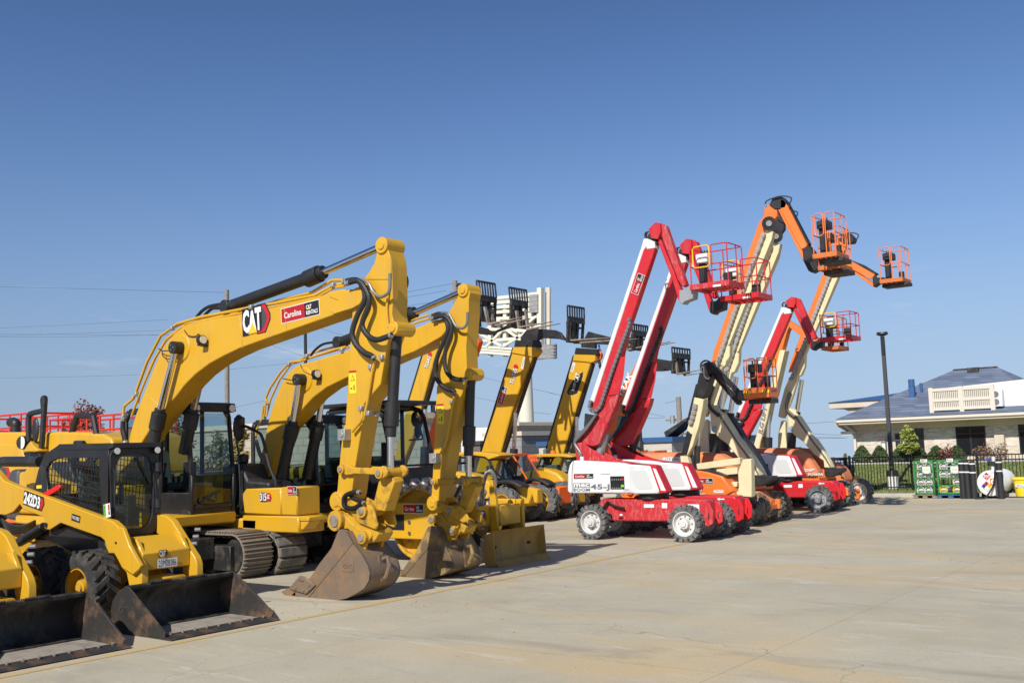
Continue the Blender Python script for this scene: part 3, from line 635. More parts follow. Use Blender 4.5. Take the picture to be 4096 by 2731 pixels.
lk = tr('V', "65,1150 80,1090 120,1070 170,1080 210,1110 570,1120 620,1090 670,1100 700,1160 690,1220 640,1260 590,1250 560,1215 240,1200 180,1215 120,1220 80,1190", Ys-.06)
pw = tr('E', "800,205 900,215 915,250 838,480 780,475 745,430", Ys)
cp = tr('T', "290,180 300,130 350,100 430,120 660,240 720,222 780,238 815,290 840,380 870,500 845,560 620,470 500,330 360,260 300,225", Ys-.04)
cl_ = tr('T', "400,340 500,330 640,470 860,570 880,620 830,710 800,735 790,640 740,570 630,555 500,450", Ys)
ea = tr('T', "288,440 310,370 350,335 420,345 460,400 520,470 620,550 720,560 770,590 790,640 760,700 720,740 705,800 695,855 560,640 470,550 340,550 300,500", Ys-.03)
e1['links'] = [('link_bar', lk, Ys-.07, Ys-.01), ('link_bar', lk, Ys+.35, Ys+.41), ('power_link', pw, Ys+.06, Ys+.28), ('coupler_plate', cp, Ys-.05, Ys-.005), ('coupler_plate', cp, Ys+.345, Ys+.39),
               ('coupler_body', cl_, Ys+.0, Ys+.33), ('bucket_ear', ea, Ys-.03, Ys+.02), ('bucket_ear', ea, Ys+.32, Ys+.37)]
e1['linkpins'] = [(at('E', 550, 150, Ys), .07, Ys-.11, Ys+.43), (at('E', 845, 180, Ys), .08, Ys-.1, Ys+.45), (at('E', 505, 550, Ys), .16, Ys-.11, Ys+.4), (at('E', 710, 680, Ys), .1, Ys-.1, Ys+.4), (at('E', 710, 475, Ys), .1, Ys-.1, Ys+.4)]
e1['bucket'] = tr('E', "500,622 530,618 555,635 610,730 680,820 725,900 742,960 735,1020 700,1080 640,1120 560,1160 480,1175 380,1172 260,1160 130,1135 205,1060 285,985 350,885 440,770", Yk)
e1['bucket_y'] = (Yk, 11.7); e1['shell'] = (2, 15); e1['bmat'] = 'bucket_rust'; e1['tip'] = at('E', 38, 1142, Yk); e1['tip'].z = .02
e1['cutters'] = [tr('E', "118,1080 205,980 240,990 325,1055 255,1125 150,1095", Yk)]
e1['ridge'] = (at('E', 610, 722, Yk), at('E', 265, 1150, Yk)); q0 = at('E', 525, 948, Yk); q1 = at('E', 615, 870, Yk); e1['cast'] = (q0.x, q1.x, q0.z, q1.z)
e1['eye'] = at('E', 845, 850, 11.36)
e1['pipes'] = [(tr('C', "168,1380 175,1310 240,1255 260,1210 340,990 440,800 520,745 560,715 720,668 1130,590 1290,562 1560,507 1680,442 1760,425", Yb+.05), .028),
               (tr('C', "230,1380 262,1290 330,1120 400,960 480,830 590,740 760,690 1010,640 1300,583 1570,525 1690,455 1770,440", Yb+.02), .022),
               (tr('C', "275,1290 290,1220 370,1010 480,820 620,715 1000,632", Yb+.2), .02),
               (tr('C', "520,745 640,690 1120,600 1290,548 1530,490 1680,400 1760,398", Yb+.3), .026),
               (tr('V', "345,330 350,400 320,470 205,610", Ys-.07), .026), (tr('C', "1990,985 1970,1050 1935,1280 1910,1400 1870,1447", Ys-.05), .022),
               (tr('C', "2095,400 2075,600 2085,740", Ys-.03), .02), (tr('V', "710,70 600,190 560,400 470,700 400,1100", Ys+.36), .024)]
e1['clamps'] = [at('C', 175, 1385, Yb), at('C', 268, 1225, Yb), at('C', 525, 750, Yb), at('C', 1100, 598, Yb), at('C', 1690, 440, Yb), at('C', 1965, 1030, Ys), at('C', 1895, 1330, Ys), at('C', 2045, 960, Ys), at('C', 1950, 1365, Ys), at('V', 545, 380, Ys+.3)]
hy = Ys-.12
e1['hoses'] = [(tr('C', "1760,412 1850,398 1900,440 1915,540 1860,660 1825,780 1850,860 1910,920 1960,945 1985,965", hy), .042, 'hose'),
               (tr('C', "1780,425 1870,405 1930,480 1948,560 1905,680 1900,740 1945,805 2000,830 2060,815 2112,795", hy-.03), .040, 'hose'),
               (tr('C', "1850,395 1910,400 1950,430 1975,480 2020,518 2060,510 2095,470 2098,350", hy), .026, 'hose_grey'),
               (tr('C', "2180,345 2215,370 2225,420 2205,500 2190,600", Ys+.4), .02, 'hose'),
               (tr('C', "930,565 860,575 790,590 740,620 700,665", Yb+.15), .03, 'rubber'), (tr('C', "935,590 870,600 810,605 760,650", Yb+.3), .03, 'rubber'),
               (tr('C', "530,905 460,910 425,895", Yb-.1), .01, 'rubber'), (tr('C', "530,950 490,970 455,945 450,910", Yb-.1), .01, 'rubber'),
               (tr('C', "610,760 640,800 690,805 715,790 740,840", Yb-.02), .009, 'rubber'),
               (tr('A', "968,330 962,420 975,480 985,530", Yb-.06), .045, 'hose'),
               (tr('T', "640,60 520,70 430,120 420,220 470,270 560,270 640,220 690,200", Ys-.1), .034, 'rubber'), (tr('T', "520,60 510,110 590,150 690,170", Ys-.05), .03, 'rubber')]
e1['valve'] = at('V', 145, 655, Ys); e1['lamp'] = at('C', 770, 835, Yb); e1['warn'] = at('C', 1830, 1135, Ys)
ex1, lock1 = excavator('larger yellow excavator on steel tracks, big emblem and red sign on its boom', e1)
rental_sign(ex1, at('C', 1318, 710, Yb), at('C', 1590, 643, Yb)-at('C', 1318, 710, Yb), (at('C', 1590, 643, Yb)-at('C', 1318, 710, Yb)).length, .235)
cat_logo(ex1, at('C', 1042, 815, Yb), at('C', 1290, 755, Yb)-at('C', 1042, 815, Yb), .50)

Yb, Ys, Yk = 13.72, 13.78, 13.6
e2 = dict(y=14.05, boom_y=(Yb, .42), stick_y=(Ys, .31), tx=-15.35, th=.80, steel=False, zc=1.0, xf=-16.1, xr=-18.2, cy0=14.35, cy1=15.25, zt=3.05, zbar=1.62)
e2['boom'] = lambda Y: tr('C', "1190,1560 1215,1430 1240,1340 1270,1250 1320,1130 1370,1060 1420,1020 1480,1000 1560,980 1700,935 1800,905", Y)+tr('F', "200,470 300,425 420,372 480,350 540,350 572,372 575,410 555,440 500,495 400,555 300,605 195,645", Y)+tr('C', "1900,1075 1780,1107 1640,1175 1540,1250 1475,1320 1430,1380", Y)+tr('D', "1150,560 1010,960 960,1060 880,1060 870,960", Y)
e2['stick'] = lambda Y: tr('F', "695,88 675,100 668,125 650,170 600,260 560,330 535,390 515,480 490,800 480,1000 465,1330 455,1568", Y)+tr('V', "1345,900 1330,1200 1318,1440", Y)+tr('E', "1222,395 1225,430 1260,440 1305,425 1330,410 1345,370", Y)+tr('V', "1480,1300 1510,1100 1560,800", Y)+tr('F', "650,1130 690,900 705,830 755,815 770,780 755,740 720,735 715,560 735,300 735,200 745,140 730,100", Y)
e2['boss'] = at('C', 1450, 1118, Yb-.1); e2['boss'].y = Yb
e2['cylmid'] = at('D', 1220, 550, Yb-.13); e2['cylmid'].y = Yb; e2['cyllow'] = at('D', 1110, 1090, Yb-.13); e2['cyllow'].y = Yb
e2['plates'] = [(tr('F', "500,360 555,352 572,380 565,425 520,480 470,510 420,540 415,500 480,440", Yb-.015), 0), (tr('D', "975,497 980,493 1150,568 1146,575", Yb-.008), 0)]
e2['pins'] = [(at('F', 695, 120, Ys), .12), (at('F', 535, 395, Ys), .12), (at('F', 725, 775, Ys), .11), (at('E', 1240, 415, Ys), .13)]
ym = Ys+.155
e2['stickcyl'] = [at('C', 1740, 850, ym), at('F', 285, 305, ym), at('F', 660, 150, ym), at('F', 680, 135, ym)]
e2['bucketcyl'] = [at('F', 750, 790, ym), at('F', 735, 1370, ym), at('E', 1518, 240, ym)]
lk = tr('E', "1250,245 1265,222 1290,225 1460,228 1490,215 1515,225 1520,260 1490,280 1460,265 1285,262 1262,268", Ys-.06)
pw = tr('E', "1465,250 1540,265 1560,290 1470,495 1440,480 1420,450", Ys)
cp = tr('E', "1218,420 1228,395 1260,390 1330,420 1380,440 1400,430 1450,440 1490,470 1540,580 1530,600 1500,560 1480,570 1400,530 1340,500 1250,450", Ys-.04)
cl_ = tr('E', "1300,480 1400,520 1480,570 1500,600 1480,650 1460,640 1400,590 1340,560", Ys)
ea = tr('E', "1225,545 1235,505 1270,490 1310,510 1350,565 1400,590 1440,600 1450,640 1420,680 1410,705 1330,705 1280,620 1240,585", Ys-.03)
e2['links'] = [('link_bar', lk, Ys-.07, Ys-.01), ('link_bar', lk, Ys+.32, Ys+.38), ('power_link', pw, Ys+.06, Ys+.26), ('coupler_plate', cp, Ys-.05, Ys-.005), ('coupler_plate', cp, Ys+.315, Ys+.36),
               ('coupler_body', cl_, Ys+.0, Ys+.3), ('bucket_ear', ea, Ys-.03, Ys+.02), ('bucket_ear', ea, Ys+.29, Ys+.34)]
e2['linkpins'] = [(at('E', 1268, 245, Ys), .06, Ys-.11, Ys+.4), (at('E', 1487, 245, Ys), .08, Ys-.1, Ys+.41), (at('E', 1258, 540, Ys), .1, Ys-.11, Ys+.36), (at('E', 1412, 625, Ys), .09, Ys-.1, Ys+.36), (at('E', 1398, 470, Ys), .09, Ys-.1, Ys+.36)]
e2['bucket'] = tr('E', "1200,600 1225,592 1262,600 1290,640 1310,700 1345,770 1375,830 1392,880 1385,925 1350,955 1300,980 1220,1002 1130,1002 1000,992 970,985 1040,880 1100,800 1150,700", Yk)
e2['bucket_y'] = (Yk, 14.42); e2['shell'] = (2, 14); e2['bmat'] = 'bucket_gold'; e2['tip'] = at('E', 965, 988, Yk); e2['tip'].z = .02
e2['cutters'] = []; e2['eye'] = at('E', 1500, 760, 14.0)
e2['ridge'] = (at('E', 1290, 660, Yk), at('E', 1010, 985, Yk)); q0 = at('E', 1225, 830, Yk); q1 = at('E', 1300, 775, Yk); e2['cast'] = (q0.x, q1.x, q0.z, q1.z)
e2['pipes'] = [(tr('C', "1170,1400 1185,1310 1215,1290 1200,1250 1230,1180 1310,1060 1380,990 1450,985 1700,900 1780,880", Yb+.03), .024), (tr('C', "1205,1380 1235,1260 1300,1120 1380,1010 1480,975 1730,900 1800,885", Yb+.05), .02),
               (tr('C', "1425,990 1520,930 1740,870 1800,850", Yb+.3), .022), (tr('F', "215,390 300,350 430,310 520,292", Yb+.2), .022), (tr('F', "220,420 330,370 450,335 530,320", Yb+.02), .022),
               (tr('V', "1630,120 1600,260 1530,680 1500,790 1440,920", Ys-.06), .024), (tr('V', "1790,440 1770,580 1690,660 1650,900 1590,1200", Ys+.3), .022), (tr('D', "950,270 940,400 850,570 845,660", Yb-.05), .02)]
e2['clamps'] = [at('C', 1190, 1400, Yb), at('C', 1370, 1010, Yb), at('C', 1500, 950, Yb), at('C', 1755, 905, Yb), at('F', 440, 320, Yb), at('V', 1605, 210, Ys), at('V', 1505, 780, Ys), at('V', 1700, 215, Ys+.2), at('V', 1600, 860, Ys+.2)]
hy = Ys-.12
e2['hoses'] = [(tr('F', "430,330 510,305 555,350 572,430 530,540 490,640 470,720 480,800 520,860 570,895 610,905 625,930", hy), .04, 'hose'),
               (tr('F', "440,345 530,320 585,360 600,440 560,560 545,660 560,750 600,800 650,818 710,818", hy-.03), .038, 'hose'),
               (tr('F', "520,295 575,300 605,350 640,405 690,415 720,380 725,290", hy), .024, 'hose_grey'), (tr('F', "640,90 660,70 700,80 740,95", Ys+.1), .018, 'rubber'), (tr('F', "780,300 805,320 805,390 785,420", Ys+.4), .022, 'hose_grey'),
               (tr('C', "1720,845 1620,860 1560,900 1525,945", Yb+.2), .026, 'rubber'), (tr('C', "1430,1130 1370,1120 1325,1110", Yb-.1), .01, 'rubber'),
               (tr('C', "1450,1010 1480,1060 1540,1085 1590,1090", Yb-.02), .009, 'rubber'),
               (tr('D', "848,680 880,800 920,900 925,980 905,1030", Yb-.08), .038, 'hose_grey'), (tr('V', "1720,1370 1690,1420 1640,1520", Ys-.1), .03, 'rubber')]
e2['valve'] = at('V', 1400, 980, Ys); e2['lamp'] = at('C', 1590, 1080, Yb); e2['warn'] = at('V', 1437, 366, Ys)
ex2, lock2 = excavator('smaller yellow excavator with padded tracks and plain boom, second in the row', e2)
# mirror, handrail and model plate on the second machine's front locker
hr = MB('black'); yy = 12.95
hr.tube(smooth_path(tr('D', "1055,1160 1048,1090 990,950 915,660 862,592 740,535 705,540", yy), 3), .03, 8); hr.tube(tr('D', "625,560 625,450 635,442 712,442 722,450 722,530", yy), .016, 7); hr.tube(smooth_path(tr('D', "625,480 640,640 668,900 682,1200 676,1345 655,1372", yy-.2), 3), .018, 7)
hr.build('handrail', ex2)
mr = MB('black'); q = at('D', 668, 550, yy); mr.ball(q, .07, .14, .27, 14, 8); mr.build('mirror', ex2)
dY = 14.05-1.25-.005
plate = Decal(at('D', 893, 1313, dY), (1, 0, 0)); qw = (at('D', 1003, 1313, dY)-at('D', 893, 1313, dY)).length
plate.poly([(qw*.6, 0), (qw*.93, 0), (qw*1.02, .07), (qw*.93, .15), (qw*.6, .15)], 'logo_red').rect(-.01, -.01, qw*.62, .17, 'black_flat').text('315', 0, 0, qw*.6, .15, 'white_flat', 2, .03).text('GC', qw*.66, .04, qw*.24, .08, 'white_flat', 2, .03); plate.build('model_plate', ex2)
rental_sign(ex2, at('D', 1178, 1243, dY), (1, 0, 0), (at('D', 1270, 1243, dY)-at('D', 1178, 1243, dY)).length, .14)

# ================================================================== helpers for frames with a hole
def ring(mb, outer, inner, d, mat=None):
    """flat frame between two loops of equally many points, given thickness d (vector or Y distance)"""
    k = len(outer); d = V((0, d, 0)) if isinstance(d, (int, float)) else V(d)
    vs = [V(q) for q in outer]+[V(q) for q in inner]; vs += [q+d for q in vs]; fs = []
    for i in range(k):
        j = (i+1) % k; fs += [[i, j, k+j, k+i], [2*k+i, 3*k+i, 3*k+j, 2*k+j], [i, 2*k+i, 2*k+j, j], [k+i, k+j, 3*k+j, 3*k+i]]
    return mb.add(vs, fs, mat)
def grid_wires(mb, poly, Y, n_h, n_v, r, lean=0.0, mat=None):
    """wire mesh clipped to a convex polygon in the plane Y"""
    def clip(p, d):
        ts = []
        k = len(poly)
        for i in range(k):
            a = poly[i]; b = poly[(i+1) % k]; e = (b.x-a.x, b.z-a.z); den = d[0]*e[1]-d[1]*e[0]
            if abs(den) < 1e-9: continue
            t = ((a.x-p[0])*e[1]-(a.z-p[1])*e[0])/den; u = ((a.x-p[0])*d[1]-(a.z-p[1])*d[0])/den
            if 0 <= u <= 1: ts.append(t)
        return (min(ts), max(ts)) if len(ts) >= 2 else None
    x0 = min(q.x for q in poly); x1 = max(q.x for q in poly); z0 = min(q.z for q in poly); z1 = max(q.z for q in poly); cx = (x0+x1)/2; cz = (z0+z1)/2
    for i in range(n_h):
        p = (cx, z0+(z1-z0)*(i+.5)/n_h); d = (1, lean); c = clip(p, d)
        if c: mb.tube([(p[0]+d[0]*c[0], Y, p[1]+d[1]*c[0]), (p[0]+d[0]*c[1], Y, p[1]+d[1]*c[1])], r, 5, mat)
    for i in range(n_v):
        p = (x0+(x1-x0)*(i+.5)/n_v, cz); d = (-lean, 1); c = clip(p, d)
        if c: mb.tube([(p[0]+d[0]*c[0], Y, p[1]+d[1]*c[0]), (p[0]+d[0]*c[1], Y, p[1]+d[1]*c[1])], r, 5, mat)
    return mb

# ================================================================== skid steer loaders
def skid_steer(label):
    root = thing('skid_steer_loader', label, 'skid steer', (-13.6, 8.5, 0), 'yellow skid steer loaders with black buckets')
    yn, yf = 8.0, 8.98
    arm = tr('Q', "-330,0 -250,-120 -60,-60 40,60 150,108 1185,490 1225,505 1275,520 1335,575 1440,760 1590,1010 1612,1090 1615,1270 1475,1280 1440,1110 1388,1055 1340,960 1300,890 1240,893 1212,830 1190,745 1150,710 690,545 565,625 520,615 500,590 500,480 260,390 225,330 150,420 60,455 -250,420", yn)
    for y0 in (yn, yf-.11):
        o = MB('yellow').prism([(q.x, y0, q.z) for q in arm], .11).build('lift_arm', root, .014, seg=2)
        if y0 == yn:
            rib = tr('Q', "1190,495 1270,505 1340,575 1480,820 1380,795 1200,520", yn-.02)
            MB('yellow').prism(tr('Q', "1345,580 1400,600 1470,800 1600,1030 1580,1075 1515,1138 1400,1060 1370,1035 1460,985 1375,800", yn-.06), .06).build('arm_gusset', o, .01)
            MB('black').cyl(at('Q', 518, 562, yn-.03), at('Q', 518, 562, yn), .03).build('pivot_pin', o)
            MB('black').cyl(at('Q', 1320, 768, yn-.012), at('Q', 1320, 768, yn), .016).build('bolt', o)
    cr = tr('A', "985,1270 1040,1300 1118,1398 1112,1535 1060,1545 990,1400", yn+.11)
    cf = MB('yellow').prism(cr, yf-yn-.22).build('arm_crossmember', root, .014, seg=2)
    xc = max(q.x for q in cr)
    for yy in (yn+.11, yf-.17):   # upright plates beside the door
        MB('yellow').prism([(xc-.02, yy, .78), (xc-.02, yy, .98), (xc-.16, yy, 1.16), (xc-.3, yy, 1.16), (xc-.24, yy, .8)], .06).build('mount_plate', root, .01)
    for k in range(3):
        q = V((xc-.05-.07*k*.6, yf+.0, 1.22-.1*k)); MB('mid_grey').cyl(q, q+V((.06, .05, 0)), .028, n=10).build('coupling', root)
    # body
    b = MB('yellow').prism(tr('Q', "-150,700 60,640 250,880 430,700 640,740 960,940 1000,1250 900,1420 200,1420 -100,1350", yn+.16), yf-yn-.32)
    b.build('body', root, .02)
    MB('black').prism(tr('Q', "440,690 640,560 800,560 1190,740 1230,900 1200,940 1000,950 600,765", yn+.12), .05).build('side_panel', root, .006)
    MB('yellow').box(-12.95, -12.55, yn+.2, yf-.2, .28, .62).build('front_frame', root, .02)
    MB('black').cyl(at('Q', 225, 760, yn+.05), at('Q', 505, 590, yn+.05), .075, n=16).build('lift_cylinder', root, .006)
    for k in range(6):
        MB('hose').tube(smooth_path(tr('Q', f"{20+10*k},{500+25*k} {120},{560+22*k} {260+10*k},{575+14*k} {400},{520+10*k}", yn+.08+.03*k), 4), .017, 6).build('hose', root)
    MB('white_flat').add([at('Q', x, y, yn+.155) for x, y in ((583, 838), (655, 835), (655, 885), (583, 885))], [[0, 1, 2, 3]]).build('label', root)
    # wheels
    for c in ((at('Q', 925, 1315, 7.74)), ):
        wz = .51
        for yy, nm in ((7.70, 0), (8.94, 1)):
            wheel(root, (c.x-.05, yy, wz), .51, .36, .265, 'tyre', 'yellow', 'chevron', 18, .17)
            wheel(root, (c.x-1.25, yy, wz), .51, .36, .265, 'tyre', 'yellow', 'chevron', 18, .17)
    # cab
    y0, y1 = 8.11, 8.88; f = MB('black')
    outer = tr('A', "255,925 300,740 350,620 440,560 850,555 862,850 885,1110 560,1060", y0); inner = tr('A', "375,910 358,740 390,680 450,648 775,648 785,880 800,1085 600,1020", y0)
    for ya in (y0, y1-.05): ring(f, [V((q.x, ya, q.z)) for q in outer], [V((q.x, ya, q.z)) for q in inner], .05)
    xF = outer[4].x; zT = outer[4].z; zB = outer[6].z-.28
    # front frame with an arched opening
    n_ = 28; ins = []; ou = []; cy = (y0+y1)/2; cz = (zT+zB)/2; hy, hz = (y1-y0)/2, (zT-zB)/2
    for i in range(n_):
        a = 2*math.pi*i/n_; c_, s_ = math.cos(a), math.sin(a); k = 1/max(abs(c_), abs(s_)); ou.append(V((xF, cy+hy*c_*k, cz+hz*s_*k)))
        e = 4.0; kk = (abs(c_)**e+abs(s_)**e)**(-1/e); ins.append(V((xF, cy+(hy-.075)*c_*kk, cz-.02+(hz-.10)*s_*kk)))
    ring(f, ou, ins, (.05, 0, 0))
    rz = outer[3].z; xr = outer[3].x
    f.prism([(xr-.05, y0-.01, rz-.03), (xr+.1, y0-.01, rz+.035), (xF+.12, y0-.01, zT+.04), (xF+.13, y0-.01, zT-.03), (xF+.0, y0-.01, zT-.05), (xr+.1, y0-.01, rz-.05)], y1-y0+.02)
    f.box(outer[0].x, xF, y0+.05, y1-.05, zB-.1, zB+.05)
    cf2 = f.build('cab_frame', root, .012)
    g = MB('glass').add([(p.x+.02, p.y, p.z) for p in ins], [list(range(n_))]); g.build('door_glass', root)
    MB('glass').add([(q.x, y0+.035, q.z) for q in inner], [list(range(8))]).build('side_window', root)
    MB('glass').add([(q.x, y1-.035, q.z) for q in inner], [list(range(8))]).build('side_window', root)
    for ya in (y0+.015, y1-.02): grid_wires(MB('black'), inner, ya, 9, 17, .007, -.10).build('window_guard', root)
    s = MB('seat_grey'); xm = xF-1.0; s.box(xm, xm+.5, cy-.22, cy+.22, zB+.25, zB+.38); s.prism([(xm-.1, cy-.2, zB+.3), (xm+.05, cy-.2, zB+.3), (xm-.1, cy-.2, zB+1.0), (xm-.22, cy-.2, zB+1.0)], .4); s.build('seat', root, .04)
    i = MB('interior'); i.box(xm+.1, xm+.6, y0+.07, y0+.2, zB+.1, zB+.55); i.box(xm+.1, xm+.6, y1-.2, y1-.07, zB+.1, zB+.55); i.box(xm-.35, xm-.25, y0+.06, y1-.06, zB, zB+.6); i.build('control_console', root)
    for yy in (y0+.06, y1-.06):
        MB('black').cyl((xF+.0, yy, zT-.075), (xF+.13, yy, zT-.075), .045, .055, n=14).cyl((xF+.125, yy, zT-.075), (xF+.136, yy, zT-.075), .046, n=14, mat='lens').build('work_lamp', root)
    for zz in (zB+.95, zB+.42): MB('black').cyl((xF+.08, y1-.02, zz-.07), (xF+.08, y1-.02, zz+.07), .05, n=12).box(xF-.0, xF+.08, y1-.06, y1+.02, zz-.04, zz+.04).build('hinge', root, .01)
    MB('black').tube([(xF+.05, y0+.05, zB+.95), (xF+.12, y0+.03, zB+.9), (xF+.12, y0+.03, zB+.3), (xF+.05, y0+.05, zB+.25)], .014, 7).build('handrail', root)
    MB('black').box(xF+.05, xF+.11, y0+.12, y0+.19, zB+.45, zB+.75).build('door_handle', root, .02)
    MB('rubber').beam((xF+.04, y0+.42, zT-.18), (xF+.045, y1-.12, zB+.72), .02, .035).build('wiper', root)
    rb = tr('O', "560,1498 620,1455 800,1352 836,1358 836,1400 800,1430 640,1518 600,1520", y0-.05); MB('bright_red').prism(rb, .03).build('arm_lock', root, .008)
    MB('label_yellow').add([at('O', x, y, y0-.004) for x, y in ((508, 1360), (580, 1355), (580, 1400), (508, 1405))], [[0, 1, 2, 3]]).build('warning_label', root)
    bz = MB('black').tube(smooth_path(tr('O', "-60,1060 0,1040 40,1030 300,1030 560,1030", 8.3), 2), .085, 10); bz.build('rear_guard', root)
    # hang tag
    d = Decal(at('Q', 1190, 488, y0-.06), at('Q', 1290, 465, y0-.06)-at('Q', 1190, 488, y0-.06)); w_ = .17; h_ = .19
    d.rect(0, 0, .06, h_, 'tag_green').rect(.06, 0, w_-.06, h_, 'white_flat').rect(.12, .09, .035, .085, 'red_flat', 1).rect(.12, .03, .035, .05, 'black_flat', 1)
    d.text('READY TO RENT', .015, .02, .035, .15, 'black_flat', 1, .0); d.build('hang_tag', root)
    # markings on the arm
    u = at('Q', 455, 385, yn)-at('Q', 272, 315, yn); L = u.length; d = Decal(at('Q', 272, 318, yn), u)
    d.rect(-.02, -.02, L+.03, .22, 'black_flat'); d.poly([(L, -.02), (L+.06, -.02), (L+.12, .1), (L+.08, .2), (L, .2)], 'black_flat', 0); d.poly([(L+.01, 0), (L+.05, 0), (L+.10, .1), (L+.07, .18), (L+.01, .18)], 'logo_red', 1)
    d.text('242D3', 0, .0, L, .185, 'white_flat', 2, .045); d.build('model_lettering', root)
    u = at('Q', 912, 545, yn)-at('Q', 815, 512, yn); d = Decal(at('Q', 815, 512, yn), u); d.rect(0, 0, u.length, .10, 'black_flat').text('TWO SPEED', .015, .025, u.length-.03, .05, 'white_flat', 1, .01, .2); d.build('model_lettering', root)
    a = at('A', 1245, 1438, X=xc); cat_logo(root, a+V((0, 0, .015)), (0, 1, 0), .10, n=(1, 0, 0), v=(0, 0, 1))
    a = at('A', 1232, 1512, X=xc); w_ = (at('A', 1388, 1497, X=xc)-a).length; plate_text(root, 'fleet_number', a, (0, 1, 0), w_, .12, '23M08386', n=(1, 0, 0), v=(0, 0, 1), bold=0)
    # bucket
    y0, y1 = 7.64, 9.33
    pr = [(-11.34, .012), (-12.28, .02), (-12.44, .05), (-12.54, .15), (-12.57, .28), (-12.52, .42), (-12.40, .53), (-12.26, .60), (-12.20, .60)]
    bk = MB('bucket_black')
    sp_ = smooth_path([(x, 0, z) for x, z in pr[1:]], 3); nn_ = []
    for i, q in enumerate(sp_):
        t = (sp_[min(i+1, len(sp_)-1)]-sp_[max(i-1, 0)]).normalized(); nn_.append(q-V((-t.z, 0, t.x))*.02)
    bk.prism([(q.x, y0+.015, q.z) for q in sp_]+[(q.x, y0+.015, q.z) for q in reversed(nn_)], y1-y0-.03)
    bk.prism([(-11.34, y0+.015, .012), (-12.30, y0+.015, .02), (-12.30, y0+.015, .004), (-11.34, y0+.015, .002)], y1-y0-.03, 'dust_floor')
    bk.tube([(-12.24, y0+.01, .585), (-12.24, y1-.01, .585)], .035, 10)
    bo = bk.build('bucket', root, 0, 50)
    sp = [(-11.37, .04), (-11.36, .09), (-12.16, .60), (-12.25, .61), (-12.42, .53), (-12.54, .42), (-12.59, .28), (-12.56, .14), (-12.45, .03), (-12.28, .0), (-11.5, .0)]
    for ya in (y0, y1-.018): MB('black_rust').prism([(x, ya, z) for x, z in sp], .018).build('side_plate', bo, .004)
    for ya in (y0-.012, y1+.0): MB('black_rust').prism([(-11.36, ya, .03), (-11.36, ya, .09), (-11.98, ya, .49), (-12.04, ya, .42), (-11.75, ya, .03)], .012).build('side_cutter', bo)
    dq = Decal((-12.36, y0-.003, .26), (1, 0, 0)); dq.text('CAT', 0, 0, .14, .09, 'dark_grey'); dq.build('cast_letters', bo)
    MB('black_rust').prism([(-11.24, y0-.01, .004), (-11.22, y0-.01, .014), (-11.48, y0-.01, .05), (-11.48, y0-.01, .012)], y1-y0+.02).build('cutting_edge', bo)
    for k in range(9):
        yy = y0+.12+k*(y1-y0-.24)/8; MB('steel_worn').cyl((-11.43, yy, .045), (-11.42, yy, .07), .02, n=8).build('bolt', bo)
    for ya, yb_ in ((y0+.33, y0+.65), (y0+.88, y0+1.2)):
        m_ = MB('black_worn').beam((-12.24, ya, .615), (-12.24, yb_, .615), .09, .012)
        for k in range(12): q = ya+(yb_-ya)*(k+.5)/12; m_.prism([(-12.20, q-.012, .615), (-12.20, q+.012, .615), (-12.20, q, .645)], (.018, 0, 0))
        m_.build('bucket_step', bo)
    return root
skid_b = skid_steer('yellow skid steer loader shown with its black cab, beside the larger excavator')
skid_a = copy_tree(skid_b); skid_a.location += V((-.05, -2.21, 0))
for ch in list(skid_a.children):
    if ch.name.split('.')[0] in ('fleet_number', 'maker_emblem', 'hang_tag', 'model_lettering'): bpy.data.objects.remove(ch, do_unlink=True)
    elif not ch.name.startswith('bucket'): ch.location += V((-.05, -.15, -.02))
skid_a['label'] = 'yellow skid steer loader cut off by the photo edge, its dusty bucket nearest the camera'

# ================================================================== wheel loader behind, scissor lifts
lo = thing('wheel_loader', 'large yellow wheel loader with handrails and black exhaust behind the black skid steer cab', 'wheel loader', (-25, 14.2, 0))
LY = 13.2
hood = tr('O', "-700,700 -300,620 320,618 700,625 780,612 1210,622 1310,640 1420,640 1540,700 1600,900 1600,1500 -700,1500", LY)
MB('yellow').prism(hood, 2.0).build('hood', lo, .06, seg=2)
MB('yellow').prism(tr('O', "-700,800 -200,775 150,778 240,790 290,850 340,960 420,1230 470,1330 450,1500 -700,1500", LY-.12), .12).build('side_cover', lo, .04, seg=2)
MB('black').prism(tr('O', "310,900 570,895 570,1250 470,1290 440,1250", LY-.10), .09).build('side_grille', lo, .02)
MB('yellow').prism(tr('O', "320,890 370,800 420,740 450,800 520,860 520,890", LY-.3), .28).build('bracket', lo, .02)
MB('black').tube(smooth_path(tr('O', "220,640 220,540 225,505 190,480 150,485", LY+.8), 3), .13, 12).build('exhaust_pipe', lo)
for pth in ("570,1000 600,560 625,190 625,150 618,145 605,150 600,190 612,320", "402,745 402,420 420,375 450,355 610,320"):
    MB('black').tube(smooth_path(tr('O', pth, LY-.15), 3), .07, 9).build('handrail', lo)
MB('black').tube(smooth_path(tr('O', "945,820 1060,440 1080,400 1110,392 1280,398 1305,430 1370,800", LY+.1), 3), .075, 9).build('handrail', lo)
q = at('O', 495, 590, LY-.2); MB('black').ball(q, .15, .06, .32).build('mirror', lo)
q = at('O', 305, 765, LY-.25); MB('black').cyl(q, q+V((-.1, .25, 0)), .17, n=18).cyl(q-V((0, .012, 0)), q, .155, n=18, mat='lens').build('work_lamp', lo)
d = Decal(at('O', -80, 1300, LY-.12), (1, 0, 0)); ps = nums("-80,1300 110,1300 150,1200 120,1110 -80,1100"); o0 = at('O', -80, 1300, LY-.12)
